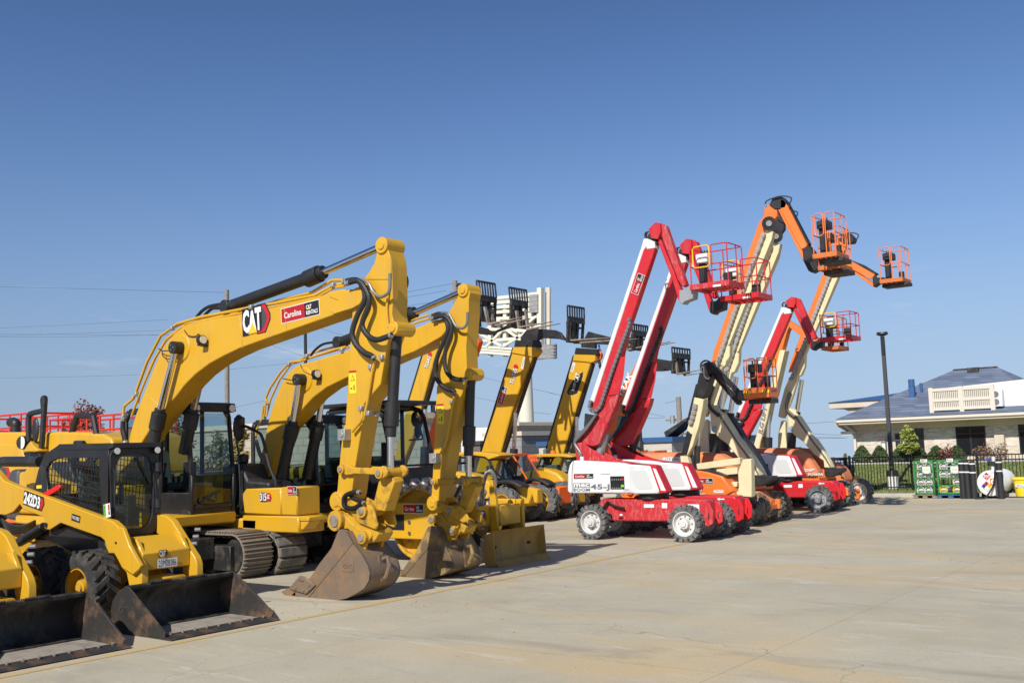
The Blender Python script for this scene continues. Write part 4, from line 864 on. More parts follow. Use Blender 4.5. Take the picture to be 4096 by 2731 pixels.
d.poly([((at('O', x, y, LY-.12)-o0).x, (at('O', x, y, LY-.12)-o0).z) for x, y in ps], 'logo_red').poly([((at('O', x, y, LY-.12)-o0).x, (at('O', x, y, LY-.12)-o0).z) for x, y in nums("-80,1270 60,1270 105,1190 80,1110 -80,1100")], 'dark_grey', 1); d.build('maker_emblem', lo)
MB('black').tube(tr('O', "1050,770 1170,770", LY-.1), .06, 8).build('hood_latch', lo)
for sx in (0, 1):
    for yy in (LY+.1, LY+1.6): wheel(lo, (-28.5+4.0*sx, yy, .75), .75, .5, .4, 'tyre', 'yellow', 'chevron', 20, .2)
def scissor_lift(x, y, zt, w, l, label):
    r = thing('scissor_lift', label, 'scissor lift', (x, y, 0), 'red scissor lifts behind the loader')
    MB('orange_red').box(x-l/2, x+l/2, y, y+w, .3, .9).build('chassis', r, .04)
    for i in range(3):
        z0 = .9+(zt-1.3-.9)*i/3; z1 = .9+(zt-1.3-.9)*(i+1)/3; m_ = MB('railing_red'); m_.beam((x-l*.4, y+.2, z0), (x+l*.4, y+.2, z1), .07, .1); m_.beam((x+l*.4, y+.27, z0), (x-l*.4, y+.27, z1), .07, .1); m_.build('scissor_arm', r)
    MB('orange_red').box(x-l/2, x+l/2, y, y+w, zt-1.3, zt-1.15).build('platform', r, .02)
    m_ = MB('railing_red')
    for yy in (y+.03, y+w-.03):
        for zz in (zt, zt-.45): m_.tube([(x-l/2, yy, zz), (x+l/2, yy, zz)], .035, 6)
        for i in range(7): m_.tube([(x-l/2+l*i/6, yy, zt), (x-l/2+l*i/6, yy, zt-1.2)], .035, 6)
    for xx in (x-l/2, x+l/2):
        for zz in (zt, zt-.45): m_.tube([(xx, y, zz), (xx, y+w, zz)], .035, 6)
    m_.build('guard_rail', r)
    for xx in (x-l*.38, x+l*.38):
        for yy in (y+.02, y+w-.3): wheel(r, (xx, yy, .4), .4, .28, .22, 'tyre', 'rim_white', 'solid', 12, .08)
    return r
scissor_lift(-36.0, 17.5, 3.98, 1.8, 4.6, 'red scissor lift at the left photo edge, its rails above the yellow loader')
scissor_lift(-31.0, 17.9, 3.72, 1.8, 4.6, 'red scissor lift with rails in front of the red leaved tree')

# ================================================================== padfoot soil compactor
co = thing('soil_compactor', 'yellow soil compactor with studded drum, black cab and dozer blade', 'compactor', (-15, 16.1, 0))
dc = V((-14.2, 0, .80)); y0, y1 = 15.32, 16.75
dm = MB('yellow_worn').lathe([(.72, 0), (.72, y1-y0), (.66, y1-y0), (.66, y1-y0-.1), (.05, y1-y0-.1), (.05, .12), (.66, .12), (.66, 0)], (dc.x, y0, dc.z), (0, 1, 0), 48)
do = dm.build('drum', co, .01)
for i in range(18):
    for j in range(7):
        a = 2*math.pi*(i+.5*(j % 2))/18
        if math.sin(a) < -.3: continue
        dr = V((math.cos(a), 0, math.sin(a))); q = dc+dr*.70; q.y = y0+.10+j*(y1-y0-.2)/6
        MB('pad_foot').cyl(q, q+dr*.07, .125, .115, 12).cyl(q+dr*.07, q+dr*.20, .115, .075, 12).build('drum_foot', do, 0, 50)
sf = tr('E', "800,400 1205,405 1240,412 1240,690 1210,690 820,690", 15.2); zt_ = sf[0].z
fr = MB('yellow').prism([(-15.8, 15.16, .5), (-12.85, 15.16, .5), (-12.85, 15.16, 1.2), (-15.8, 15.16, 1.24)], .12); fr.build('side_frame', co, .02, seg=2)
MB('yellow').prism([(-15.8, 16.8, .5), (-12.85, 16.8, .5), (-12.85, 16.8, 1.2), (-15.8, 16.8, 1.24)], .12).build('side_frame', co, .02)
MB('yellow').box(-13.1, -12.86, 15.29, 16.79, .72, 1.12).build('front_beam', co, .02, seg=2)
for yy in (15.2, 16.0, 16.86): MB('yellow').prism([(-12.86, yy, .62), (-12.70, yy, .62), (-12.70, yy, 1.2), (-12.78, yy, 1.62 if yy == 16.0 else 1.2), (-12.86, yy, 1.62 if yy == 16.0 else 1.2)], .09).build('blade_bracket', co, .01)
MB('yellow').box(-12.855, -12.70, 16.12, 16.8, .72, 1.12).build('blade_guard', co, .015)
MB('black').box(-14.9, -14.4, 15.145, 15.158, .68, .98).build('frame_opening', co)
for zz in (.62, .84, 1.05):
    for xx in (-15.05, -14.25): MB('bolt').cyl((xx, 15.16, zz), (xx, 15.13, zz), .035, n=10).build('bolt', co)
pr = [(-12.20, .0), (-12.32, .06), (-12.42, .18), (-12.45, .34), (-12.42, .5), (-12.36, .6), (-12.28, .68)]
bl = MB('yellow_tan_shaded')
bl.prism([(q.x, 15.38, q.z) for q in smooth_path([(x, 0, z) for x, z in pr], 3)]+[(q.x-.04, 15.38, q.z) for q in reversed(smooth_path([(x, 0, z) for x, z in pr], 3))], 1.66)
bo = bl.build('dozer_blade', co, 0, 60)
MB('yellow_tan_shaded').prism([(-12.16, 15.37, .004), (-12.19, 15.37, .01), (-12.30, 15.37, .11), (-12.27, 15.37, .115)], 1.68).build('cutting_edge', bo)
for yy in (15.375, 17.03): MB('yellow_tan_shaded').prism([(-12.25, yy, .02), (-12.30, yy, .66), (-12.5, yy, .6), (-12.6, yy, .3), (-12.5, yy, .02)], .02).build('end_plate', bo)
for yy in (15.6, 16.7): MB('black_worn').beam((-12.46, yy, .3), (-13.1, yy, .6), .12, .16).build('blade_arm', co, .01)
MB('black_worn').prism([(-13.0, 15.0, .03), (-12.98, 15.0, .6), (-13.1, 15.0, .62), (-13.2, 15.0, .3)], .4).build('scraper', co)
for k in range(3): MB('hose_grey').tube(smooth_path([(-13.0, 15.85+.06*k, 1.12), (-12.95, 15.85+.05*k, 1.5), (-12.85, 15.92+.05*k, 1.78+.02*k), (-12.74, 16.02+.02*k, 1.7), (-12.72, 16.05, 1.5)], 5), .02, 7).build('hose', co)
cab(co, -17.1, -15.05, 15.5, 16.85, 1.45, 3.25, 1.95, .22, False)
MB('black').box(-17.25, -14.95, 15.4, 16.95, 3.25, 3.33).build('cab_roof', co, .02)
for yy in (15.5, 16.8): MB('black').box(-15.0, -14.88, yy-.1, yy+.1, 3.08, 3.24).box(-14.882, -14.872, yy-.08, yy+.08, 3.1, 3.22, 'lens').build('work_lamp', co, .01)
MB('black').box(-15.06, -14.98, 15.5, 16.85, 1.3, 1.9).build('cab_front_panel', co, .01)
MB('yellow').box(-20.3, -17.3, 15.35, 16.95, 1.0, 2.0).build('engine_hood', co, .15, seg=3)
MB('black_worn').box(-17.4, -15.0, 15.5, 16.8, .9, 1.45).build('articulation', co, .04)
for yy in (15.2, 16.6): wheel(co, (-18.6, yy, .75), .75, .5, .4, 'tyre', 'yellow', 'chevron', 18, .2)
m_ = MB('black'); m_.tube(tr('V', "1045,308 1085,310 1115,400 1185,700 1180,715 1000,730", 16.9), .02, 7); m_.build('mirror_arm', co)
for f_, x_, y_ in (('V', 1075, 440), ('V', 1118, 605)): q = at(f_, x_, y_, 16.85); MB('black').ball(q, .06, .1, .17).build('mirror', co)
a = at('E', 1008, 490, 15.155); b = at('E', 1165, 488, 15.155); rental_sign(co, a, (1, 0, 0), (b-a).length, .165)
a = at('E', 1562, 532, X=-12.86); cat_logo(co, V((-12.857, 15.55, .80)), (0, 1, 0), .23, n=(1, 0, 0), v=(0, 0, 1))

# ================================================================== telehandlers
def side_cab(root, pts, w, col, k=.84, roof=None, t=.06):
    cx = sum(q.x for q in pts)/len(pts); cz = sum(q.z for q in pts)/len(pts)
    inn = [V((cx+(q.x-cx)*k, q.y, cz+(q.z-cz)*k)) for q in pts]
    f = MB(col); y0 = pts[0].y
    for ya in (y0, y0+w-t): ring(f, [V((q.x, ya, q.z)) for q in pts], [V((q.x, ya, q.z)) for q in inn], t)
    for i in range(len(pts)):
        a, b = pts[i], pts[(i+1) % len(pts)]
        f.beam((a.x, y0, a.z), (a.x, y0+w, a.z), .07, .07)
    o = f.build('cab_frame', root, .01)
    g = MB('glass')
    for ya in (y0+t/2, y0+w-t/2): g.add([(q.x, ya, q.z) for q in inn], [list(range(len(inn)))])
    for i in range(len(pts)):
        a, b = pts[i], pts[(i+1) % len(pts)]
        g.add([(a.x, y0+t, a.z), (b.x, y0+t, b.z), (b.x, y0+w-t, b.z), (a.x, y0+w-t, a.z)], [[0, 1, 2, 3]])
    g.build('window', root)
    z0 = min(q.z for q in pts); s = MB('seat_grey').box(cx-.35, cx+.1, y0+w*.3, y0+w*.7, z0+.1, z0+.3); s.box(cx-.45, cx-.33, y0+w*.3, y0+w*.7, z0+.25, z0+.85); s.build('seat', root, .04)
    if roof: MB(roof[1]).prism([V((q.x, y0-.06, q.z)) for q in roof[0]], w+.12).build('cab_roof', root, .02)
    return o
def carriage(root, f, top, bot, low, w, tines, Y, rack=True):
    """fork carriage: load rack of upright bars, frame with two uprights, two tines along +X"""
    a = at(f, *top, Y); b = at(f, *bot, Y); c = at(f, *low, Y); D = V((0, w, 0)); m = MB('black_worn')
    if rack:
        m.beam(a, a+D, .06, .06); m.beam(b, b+D, .06, .08)
        for i in range(8): e = D*(i/7); m.beam(a+e, b+e, .05, .045)
    for e in (.06, .38, .62, .94): m.beam(b+D*e, c+D*e, .10, .07)
    m.beam(b+D*.02+V((0, 0, -.1)), b+D*.98+V((0, 0, -.1)), .09, .12); m.beam(c+D*.02, c+D*.98, .09, .12); m.tube([(b*.6+c*.4), (b*.6+c*.4)+D], .035, 8)
    m.beam((b+c)/2+D*.5+V((-.25, 0, 0)), (b+c)/2+D*.5, .35, abs(b.z-c.z)*.8)
    o = m.build('fork_carriage', root, .008)
    for e, (h, t, tip) in zip((.22, .78), tines):
        h = at(f, *h, Y+w*e); t = at(f, *t, Y+w*e); tip = at(f, *tip, Y+w*e)
        MB('steel_worn').beam(h, t, .13, .06).beam(t-(tip-t).normalized()*.03, tip, .13, .06, w2=.10, h2=.015).build('fork_tine', o, .006)
    return o
def telehandler(label, Y0, w, xw, wr, col, boom, by, bw, cap, neck, car, liftc, hood=None, cabp=None, fender=None, under=True, rimc=None, tyre='tyre_dusty', x0=None):
    r = thing('telehandler', label, 'telehandler', (xw-1.6, Y0+w/2, 0), 'telehandlers parked behind the front row')
    o = MB(col).prism(boom, bw).build('boom', r, .03)
    a, b = boom[under[0]], boom[under[1]]      # black strip put in for the shade on the boom's underside
    MB('black').prism([a+V((.02, .06, -.0)), b+V((.02, .06, 0)), b+V((.06, .06, -.02)), a+V((.06, .06, -.02))], bw-.09).build('boom_dark_strip', o)
    a, b = boom[under[2]], boom[under[3]]
    MB('black').prism([a+V((-.005, .03, 0)), b+V((-.005, .03, 0)), b+V((-.07, .03, .02)), a+V((-.07, .03, .02))], bw-.06).build('boom_dark_strip', o)  # second dark strip along the opposite edge of the boom
    if cap:
        MB(col).prism([q+V((0, -.05, 0)) for q in cap[0]], bw+.1).build('boom_head', r, .015); MB('black').prism([q+V((0, -.03, 0)) for q in cap[1]], bw+.06).build('boom_nose', r, .015)
        for q in cap[1][:4]: pass
    if neck: MB('black').prism([q+V((0, bw*.25, 0)) for q in neck], bw*.5).build('gooseneck', r, .02)
    if car: carriage(r, *car)
    if liftc:
        a, b, c = liftc; MB('black').cyl(b, c, .14, n=16).build('lift_cylinder', r, .01); MB('chrome').cyl(a, b, .07, n=12).build('rod', r.children[-1] if False else o)
    ch = MB(col if col != 'yellow' else 'yellow').box(xw-3.6, xw+.5, Y0+w*.25, Y0+w*.8, wr*.8, wr*.8+.55); ch.build('chassis', r, .03)
    MB('black_worn').box(xw-.35, xw+.55, Y0+w*.3, Y0+w*.7, .35, wr*.85).build('axle', r, .02)
    for xx in (xw, xw-2.9):
        for ya in (Y0, Y0+w-.38): wheel(r, (xx, ya, wr), wr, .38, wr*.56, tyre, rimc or col, 'chevron', 16, .14, hub='rubber')
    if hood: MB(col).prism(hood, .55).build('engine_hood', r, .08, seg=3)
    if fender:
        f = MB('black'); f.tube(fender, .05, 6); q = fender
        for i in range(len(q)-1): f.prism([q[i], q[i+1], q[i+1]+V((0, 0, .03)), q[i]+V((0, 0, .03))], .42)
        f.build('fender', r)
    if cabp: side_cab(r, *cabp)
    return r
# nearest: boom stands left of its cab
Y = 25.0
t1 = telehandler('yellow telehandler nearest the compactor, boom raised behind the smaller excavator', 24.4, 1.5, -19.15, .57, 'yellow',
    tr('F', "440,400 550,400 495,580 440,745 365,1020 300,1250 270,1340 200,1520 130,1520 240,1060", Y), Y, .26, None,
    tr('F', "480,420 540,350 800,320 810,400 600,430", Y), ('F', (795, 45), (806, 160), (800, 345), .95, [((862, 250), (890, 385), (1165, 330)), ((905, 245), (930, 398), (1215, 340))], 24.85),
    (at('V', 1222, 300, Y+.1), at('V', 1215, 820, Y+.1), at('V', 1205, 1250, Y+.1)),
    hood=tr('L', "500,615 820,617 950,630 1080,665 1180,712 1235,765 1262,840 1262,980 500,980", 24.45),
    cabp=(tr('L', "815,720 830,530 870,470 1000,448 1150,462 1200,490 1290,720", 25.1), .75, 'black', .86, (tr('L', "810,440 850,415 1100,410 1270,432 1320,445 1200,490 1160,462 1000,440 860,455", 25.1), 'yellow')),
    fender=smooth_path(tr('L', "1215,795 1260,745 1330,722 1420,725 1530,775", 24.4), 3), under=(1, 5, 0, 9))
MB('yellow').prism(tr('L', "1360,740 1500,750 1600,780 1690,800 1700,945 1660,945 1640,860 1610,955 1490,960 1470,860 1380,800", 24.75), .3).build('front_frame', t1, .03)
MB('black').beam(at('L', 1200, 560, 24.5), at('L', 1330, 690, 24.9), .04, .04).build('mirror_arm', t1); MB('black').box(*sorted((at('L', 1168, 600, 24.5).x, at('L', 1212, 600, 24.5).x)), 24.45, 24.62, at('L', 1190, 645, 24.5).z, at('L', 1190, 552, 24.5).z).build('mirror', t1, .03)
def along(root, name, a, b, h, s, fg='white_flat', bg=None, bold=.04, sh=0.0, hexr=True):
    """lettering that runs from a up to b along a boom side"""
    u = b-a; d = Decal(a, u); L = u.length
    if bg: d.text(s, -.012, -.012, L+.024, h+.024, 'black_flat', 2, .075, sh)
    d.text(s, 0, 0, L, h, fg, 3, bold*.5, sh)
    if hexr: d.poly([(L+.02, -.02), (L+.1, -.02), (L+.16, h/2), (L+.1, h+.02), (L+.02, h+.02)], 'logo_red', 1)
    return d.build(name, root)
along(t1, 'model_lettering', at('F', 412, 735, Y), at('F', 440, 642, Y), .15, 'TL642', bg='dark_grey')
plate_text(t1, 'fleet_number', at('F', 414, 595, Y), at('F', 426, 550, Y)-at('F', 414, 595, Y), .5, .12, '23M0', bold=0)
Y = 26.3
t2 = telehandler('orange telehandler between two yellow ones, orange cab frame and raised boom', 25.95, 1.35, -18.85, .58, 'orange_red',
    tr('F', "665,490 800,490 815,520 790,600 760,640 600,1130 470,1510 400,1680 270,1680 330,1510 470,1085", Y), Y, .26, None,
    tr('F', "770,395 860,415 900,448 1000,405 1050,365 1062,405 1010,420 880,468 800,462", Y), ('F', (1050, 97), (1060, 195), (1055, 395), .95, [((1110, 280), (1130, 410), (1390, 365)), ((1180, 270), (1200, 425), (1450, 380))], 26.1),
    None, cabp=(tr('L', "1310,720 1330,500 1350,455 1440,440 1620,745 1560,760", 26.2), .8, 'orange_red', .88),
    fender=smooth_path(tr('L', "1525,760 1580,715 1650,695 1740,715 1815,760", 25.9), 3), under=(4, 6, 0, 10), rimc='yellow')
grid_wires(MB('orange_red'), tr('L', "1440,440 1530,440 1560,520 1470,520", 26.2), 26.99, 2, 7, .02).build('cab_guard', t2)
Y = 28.0
t3 = telehandler('yellow telehandler with red sign on its raised boom, forks toward the red lifts', 27.4, 1.5, -19.4, .50, 'yellow',
    tr('F', "1085,570 1250,570 1235,640 1130,900 1070,1070 985,1390 890,1700 740,1700 830,1390", Y), Y, .26,
    (tr('F', "1092,565 1262,565 1275,600 1240,645 1225,638 1075,610", Y), tr('F', "1102,512 1262,512 1275,560 1262,568 1092,566", Y)),
    tr('F', "1130,485 1180,425 1262,418 1400,430 1440,448 1490,515 1430,500 1300,492 1255,518 1130,515", Y), ('F', (1508, 240), (1510, 330), (1500, 512), 1.0, [((1522, 420), (1528, 512), (1850, 492)), ((1560, 430), (1568, 532), (2060, 500))], 27.75),
    (at('F', 1102, 1075, Y+.1), at('F', 1090, 1360, Y+.1), at('F', 1080, 1560, Y+.1)),
    hood=tr('L', "1500,640 1620,600 1700,580 1800,590 1900,630 1960,690 1990,760 2000,850 1995,960 1500,960", 27.35),
    cabp=(tr('L', "1625,640 1690,560 1725,480 1765,455 1950,452 1990,480 2060,640", 27.95), .75, 'black', .86, (tr('L', "1615,438 1750,430 1960,430 2100,455 2030,470 1950,462 1760,462 1660,470", 27.95), 'yellow')), under=(2, 5, 0, 8), rimc='rim_grey')
rental_sign(t3, at('F', 1000, 1018, Y), at('F', 1037, 885, Y)-at('F', 1000, 1018, Y), (at('F', 1037, 885, Y)-at('F', 1000, 1018, Y)).length, .24)
along(t3, 'model_lettering', at('F', 1085, 858, Y), at('F', 1116, 738, Y), .17, 'TL1055', bg='dark_grey')
plate_text(t3, 'fleet_number', at('F', 1160, 735, Y), at('F', 1182, 650, Y)-at('F', 1160, 735, Y), (at('F', 1182, 650, Y)-at('F', 1160, 735, Y)).length, .1, '23M03025', bold=0)
cat_logo(t3, at('L', 1800, 805, 27.34), (1, 0, .05), .22)
MB('black').cyl(at('L', 1862, 425, 28.1), at('L', 1862, 395, 28.1), .09, n=12, mat='amber').build('beacon', t3)
Y = 30.1
t4 = telehandler('yellow telehandler with black leaf shaped emblem on its boom, hook chain hanging', 29.5, 1.5, -20.35, .60, 'yellow',
    tr('F', "1560,630 1712,640 1690,690 1590,1000 1475,1400 1370,1740 1230,1740 1335,1395", Y), Y, .26,
    (tr('F', "1565,622 1730,628 1735,670 1700,690 1690,685 1555,672", Y), tr('F', "1575,570 1740,580 1745,625 1730,630 1565,624", Y)),
    tr('F', "1605,545 1660,440 1700,452 1850,490 2000,485 2010,530 1850,545 1720,540 1720,575 1605,565", Y), ('G', (735, 1000), (735, 1060), (735, 1215), 1.05, [((690, 1160), (692, 1228), (1075, 1157)), ((715, 1165), (718, 1236), (1115, 1164))], 29.85),
    (at('F', 1582, 1110, Y+.1), at('F', 1580, 1270, Y+.1), at('F', 1560, 1560, Y+.1)), under=(2, 4, 0, 7), tyre='tyre_dusty')
u = at('F', 1570, 905, Y)-at('F', 1545, 930, Y)
lf = MB('black_flat').add([q+V((0, -.006, 0)) for q in tr('F', "1505,915 1530,860 1570,800 1632,757 1628,800 1585,925 1550,940 1515,938", Y)], [list(range(8))]); lf.build('emblem_panel', t4)
along(t4, 'model_lettering', at('F', 1562, 910, Y-.01), at('F', 1577, 845, Y-.01), .10, 'TL1255D', bold=.02, hexr=False); along(t4, 'maker_lettering', at('F', 1590, 845, Y-.01), at('F', 1612, 780, Y-.01), .20, 'CAT', hexr=False)
plate_text(t4, 'fleet_number', at('F', 1552, 760, Y), at('F', 1572, 692, Y)-at('F', 1552, 760, Y), (at('F', 1572, 692, Y)-at('F', 1552, 760, Y)).length, .12, '18PM2911', bold=0)
MB('yellow').box(-22.5, -18.9, 29.55, 30.9, .75, 1.25).build('side_tank', t4, .05)
h = MB('blue_flat').tube([at('F', 1755, 548, Y+.2), at('F', 1762, 600, Y+.2)], .035, 7); h.build('shackle', t4)
h = MB('orange_red').tube(smooth_path(tr('F', "1762,600 1778,625 1770,655 1752,645", Y+.2), 4), .045, 8); h.build('lifting_hook', t4)
ck = MB('black_worn')
for k in range(7): q = at('F', 1756+1.5*k, 655+11*k, Y+.2); ck.tube([q+V((.05*math.cos(a*1.05)*(k % 2), .05*math.cos(a*1.05)*(1-k % 2), .06*math.sin(a*1.05))) for a in range(6)], .017, 5, closed=True)
ck.build('chain', t4)
# orange telehandler behind the red lifts
Y = 32.5
t5 = telehandler('orange telehandler behind the two red lifts, white lettering on its raised boom', 31.9, 1.6, -19.2, .6, 'orange',
    tr('H', "360,760 480,480 560,270 700,20 800,-170 890,-150 770,120 640,430 480,800", Y), Y, .26, None,
    tr('G', "790,1400 850,1330 935,1305 1085,1330 1090,1405 1040,1415 990,1420 930,1420 860,1500", Y), ('G', (1092, 1208), (1094, 1262), (1090, 1425), 1.35, [((1130, 1330), (1145, 1446), (1340, 1412)), ((1195, 1330), (1208, 1456), (1345, 1438))], 32.1), None,
    cabp=(tr('H', "715,790 735,700 760,684 930,684 955,715 960,800", 32.0), .9, 'orange', .86), under=(5, 7, 0, 3))
along(t5, 'maker_lettering', at('H', 580, 350, Y), at('H', 745, -5, Y), .24, 'SKYTRAK', sh=.2, hexr=False)

# ================================================================== boom lifts
def plate(root, name, pts, w, mat, y=None, bevel=.01, **k):
    if y is not None: pts = [V((q.x, y, q.z)) for q in pts]
    return MB(mat).prism(pts, w).build(name, root, bevel, **k)
def cchain(root, pts, w, mat='galv', step=.13):
    """cable carrier: a run of small link blocks"""
    sp = smooth_path(pts, 10); m = MB(mat); d = 0; last = sp[0]
    for i in range(1, len(sp)):
        if (sp[i]-last).length >= step:
            m.beam(last+(sp[i]-last)*.06, last+(sp[i]-last)*.94, w, .085, up=(0, 1, 0)); m.beam(last+(sp[i]-last)*.3, last+(sp[i]-last)*.7, w*1.15, .1, up=(0, 1, 0)); last = sp[i]
    return m.build('cable_chain', root)
def work_platform(root, x0, x1, y0, d, zf, zr, col, gate, mesh='red', lip=.13, dusty=None):
    """cage: floor tray with lip and grating, posts, rails, swing gate on the near left, control box; floor underside zf, rail top zr"""
    L = x1-x0; h = zr-zf; fl = MB(dusty or col)
    for a, b, c, e in ((x0, x1, y0, y0+.035), (x0, x1, y0+d-.035, y0+d)): fl.box(a, b, c, e, zf, zf+lip)
    for a in (x0, x1-.035): fl.box(a, a+.035, y0+.036, y0+d-.036, zf+.002, zf+lip-.002)
    for k in range(5): fl.box(x0+.04+k*(L-.12)/4, x0+.09+k*(L-.12)/4, y0+.037, y0+d-.037, zf+.015, zf+.05)
    for k in range(14): q = y0+.05+k*(d-.1)/13; fl.box(x0+.036, x1-.036, q-.010, q+.010, zf+.052, zf+.066)
    o = fl.build('platform_floor', root, .006)
    r = .015; m = MB(col); y1 = y0+d; ins = .02; X0, X1, Y0, Y1 = x0+ins, x1-ins, y0+ins, y1-ins; zb = zf+lip
    zm = zf+h*.55
    xg = X0+L*.56
    for (x, y) in ((X0+.02, Y0), (xg, Y0), (X1, Y0), (X1, Y0+(Y1-Y0)*.6), (X1, Y1), ((X0+X1)/2, Y1), (X0, Y1)): m.tube([(x, y, zb-.05), (x, y, zr-.01)], r, 7)
    m.tube([(xg, Y0, zr), (X1-.06, Y0, zr), (X1, Y0+.06, zr), (X1, Y1-.06, zr), (X1-.06, Y1, zr), (X0+.06, Y1, zr), (X0, Y1-.06, zr), (X0, Y0+.1, zr-.02), (X0+.04, Y0, zr-.06)], r, 7)
    m.tube([(xg, Y0, zm), (X1, Y0, zm), (X1, Y1, zm), (X0, Y1, zm), (X0, Y0+.05, zm)], r, 7)
    m.build('guard_rail', root)
    g = MB(gate); zg = zf+h*.5; c = .05
    g.tube([(X0+.10, Y0-.02, zg+c), (X0+.10, Y0-.02, zr-c), (X0+.10+c, Y0-.02, zr), (xg-.04-c, Y0-.02, zr), (xg-.04, Y0-.02, zr-c), (xg-.04, Y0-.02, zg+c), (xg-.04-c, Y0-.02, zg), (X0+.10+c, Y0-.02, zg)], r*1.15, 7, closed=True); g.build('gate', root)
    b = MB('black' if col != 'red' else 'white'); b.box(X0+.03, X0+.33, Y0+d*.30, Y0+d*.72, zr-.34, zr-.12); b.box(X0+.05, X0+.20, Y0+d*.4, Y0+d*.62, zb, zr-.33, 'black'); b.build('control_box', root, .02)
    for k in range(3): MB('black').tube([(X0+.12+.07*k, Y0+d*.5, zr-.13), (X0+.12+.07*k, Y0+d*.5, zr-.03)], .018, 7).build('joystick', root)
    MB('black').box(X0+L*.5, X0+L*.72, Y1-.12, Y1-.03, zb, zb+.3).build('tool_tray', root, .02)
    return o

def red_lift(label, mv, dusty, zk=1.0):
    root = thing('boom_lift', label, 'boom lift', V((-12.6, 21.5, 0))+mv, 'red boom lifts')
    ORG[root.name] = V((-12.6, 21.5, 0))               # parts are traced on the first machine and carried along by the root
    rd = 'red_dusty' if dusty else 'red'; ty = 'tyre_dusty'; rim = 'rim_white' if dusty else 'rim_grey'
    def t(f, s, Y):
        q = tr(f, s, Y)
        for p in q:
            if p.z > 1.9: p.z = 1.9+(p.z-1.9)*zk
        return q
    # chassis
    ch = tr('M', "500,905 560,848 1950,862 1985,880 2005,930 2005,1170 1890,1180 1870,1168 690,1160 685,1080 590,1035 505,960", 21.12)
    MB(rd).prism(ch, .50).build('chassis', root, .03, seg=2)
    for yy in (21.10, 21.58):
        fl = MB(rd).prism([(ch[4].x-.16, yy, ch[4].z+.05), (ch[4].x+.08, yy, ch[4].z+.04), (ch[4].x+.16, yy, ch[4].z-.15), (ch[4].x+.15, yy, .42), (ch[4].x+.02, yy, .34), (ch[4].x-.10, yy, .40)], .045); fl.build('front_flange', root, .01)
        MB('black_flat').box(ch[4].x+.02, ch[4].x+.08, yy-.003, yy+.048, .48, .66).build('tie_slot', root, .02)
    a = at('M', 1745, 925, 21.1); MB('white_flat' if dusty else rd).prism(tr('M', "1745,925 1900,930 1905,1010 1890,1080 1700,1010", 21.10), .03).build('axle_cover', root, .008)
    for f_ in ("1135,925 1275,925 1275,972 1135,972", "1385,910 1458,910 1458,980 1385,980", "798,1062 836,1062 836,1085 798,1085"):
        MB('white_flat').add(tr('M', f_, 21.114), [[0, 1, 2, 3]]).build('label', root)
    MB('black_flat').prism(tr('M', "785,1105 850,1105 850,1130 785,1130", 21.112), .01).build('tie_slot', root)
    if not dusty: MB('white_flat').add(tr('M', "1720,905 1760,885 1760,898 1830,898 1830,915 1760,915 1760,928", 21.1), [[0, 1, 2, 3, 4, 5, 6]]).build('arrow_label', root)
    for k in range(3): MB('hose').tube(smooth_path(tr('M', f"560,{985+6*k} 600,920 640,{890+8*k} 720,940 860,{975+5*k}", 21.02+.03*k), 4), .022, 7).build('hose', root)
    MB('black').cyl(at('M', 545, 905, 21.2), at('M', 545, 990, 21.2), .07).build('steer_pivot', root)
    for c, r_ in ((at('M', 392, 1205, 20.85), .415), (at('M', 1692, 1232, 20.85), .415)):
        for yy in (20.85, 21.85): wheel(root, (c.x, yy, r_), r_, .30, .275, ty, rim, 'solid', 17, .10)
        MB('black_worn').box(c.x-.07, c.x+.07, 21.1, 21.9, r_-.08, r_+.08).build('axle', root, .01)
    # turntable
    MB('black_worn').cyl((-12.2, 21.4, .95), (-12.2, 21.4, 1.1), .36, n=28).build('turntable_ring', root, .01)
    tt = tr('M', "90,775 90,700 120,640 700,640 850,660 1000,700 1050,775", 21.2); MB('red').prism(tt, .58).build('turntable', root, .02)
    cw = tr('M', "66,740 72,480 95,380 130,328 165,318 700,345 865,365 1212,392 1342,740 1330,780 1015,785 960,775 95,775", 20.93)
    for yy in (20.93, 21.75):
        o = MB('white').prism([V((q.x if yy < 21 else min(q.x, -12.9), yy, q.z)) for q in cw], .30).build('cowl', root, .035, seg=3)
        if yy < 21:
            ln = tr('M', "150,325 132,480 135,778", 20.925); MB('dark_grey').tube(ln, .006, 5).build('panel_seam', o)
            mp = tr('M', "945,480 962,457 1140,458 1180,490 1258,685 1240,712 1062,718 1022,690", 20.924); mm = MB('mesh_grey').prism(mp, .004); mm.build('vent_mesh', o)
    ef = tr('M', "860,350 1240,378 1290,390 1350,520 1455,745 1440,772 1352,772 1225,395", 20.95); MB('red').prism(ef, .30).build('end_cap', root, .02)
    MB('white_flat').prism(tr('M', "1255,420 1300,440 1440,740 1370,740", 20.94), .03).build('tail_lamp', root, .01)
    d0 = at('M', 672, 716, 20.925); d1 = at('M', 858, 535, 20.925); cb = MB('black').box(d0.x, d1.x, 20.915, 20.935, d0.z, d1.z)
    for i in range(5):
        for j in range(2): cb.cyl((d0.x+.06+.06*i, 20.915, d1.z-.08-.2*j), (d0.x+.06+.06*i, 20.9, d1.z-.08-.2*j), .018, n=8, mat='galv')
    cb.box(d1.x-.06, d1.x-.02, 20.91, 20.92, d1.z-.1, d1.z-.05, 'bright_red'); cb.box(d1.x-.09, d1.x-.01, 20.91, 20.92, d1.z-.26, d1.z-.20, 'tag_green'); cb.build('ground_controls', root, .004)
    Y = 20.927
    a = at('M', 160, 570, Y); w_ = at('M', 433, 570, Y).x-a.x; rental_sign(root, a, (1, 0, 0), w_, (at('M', 160, 503, Y).z-a.z))
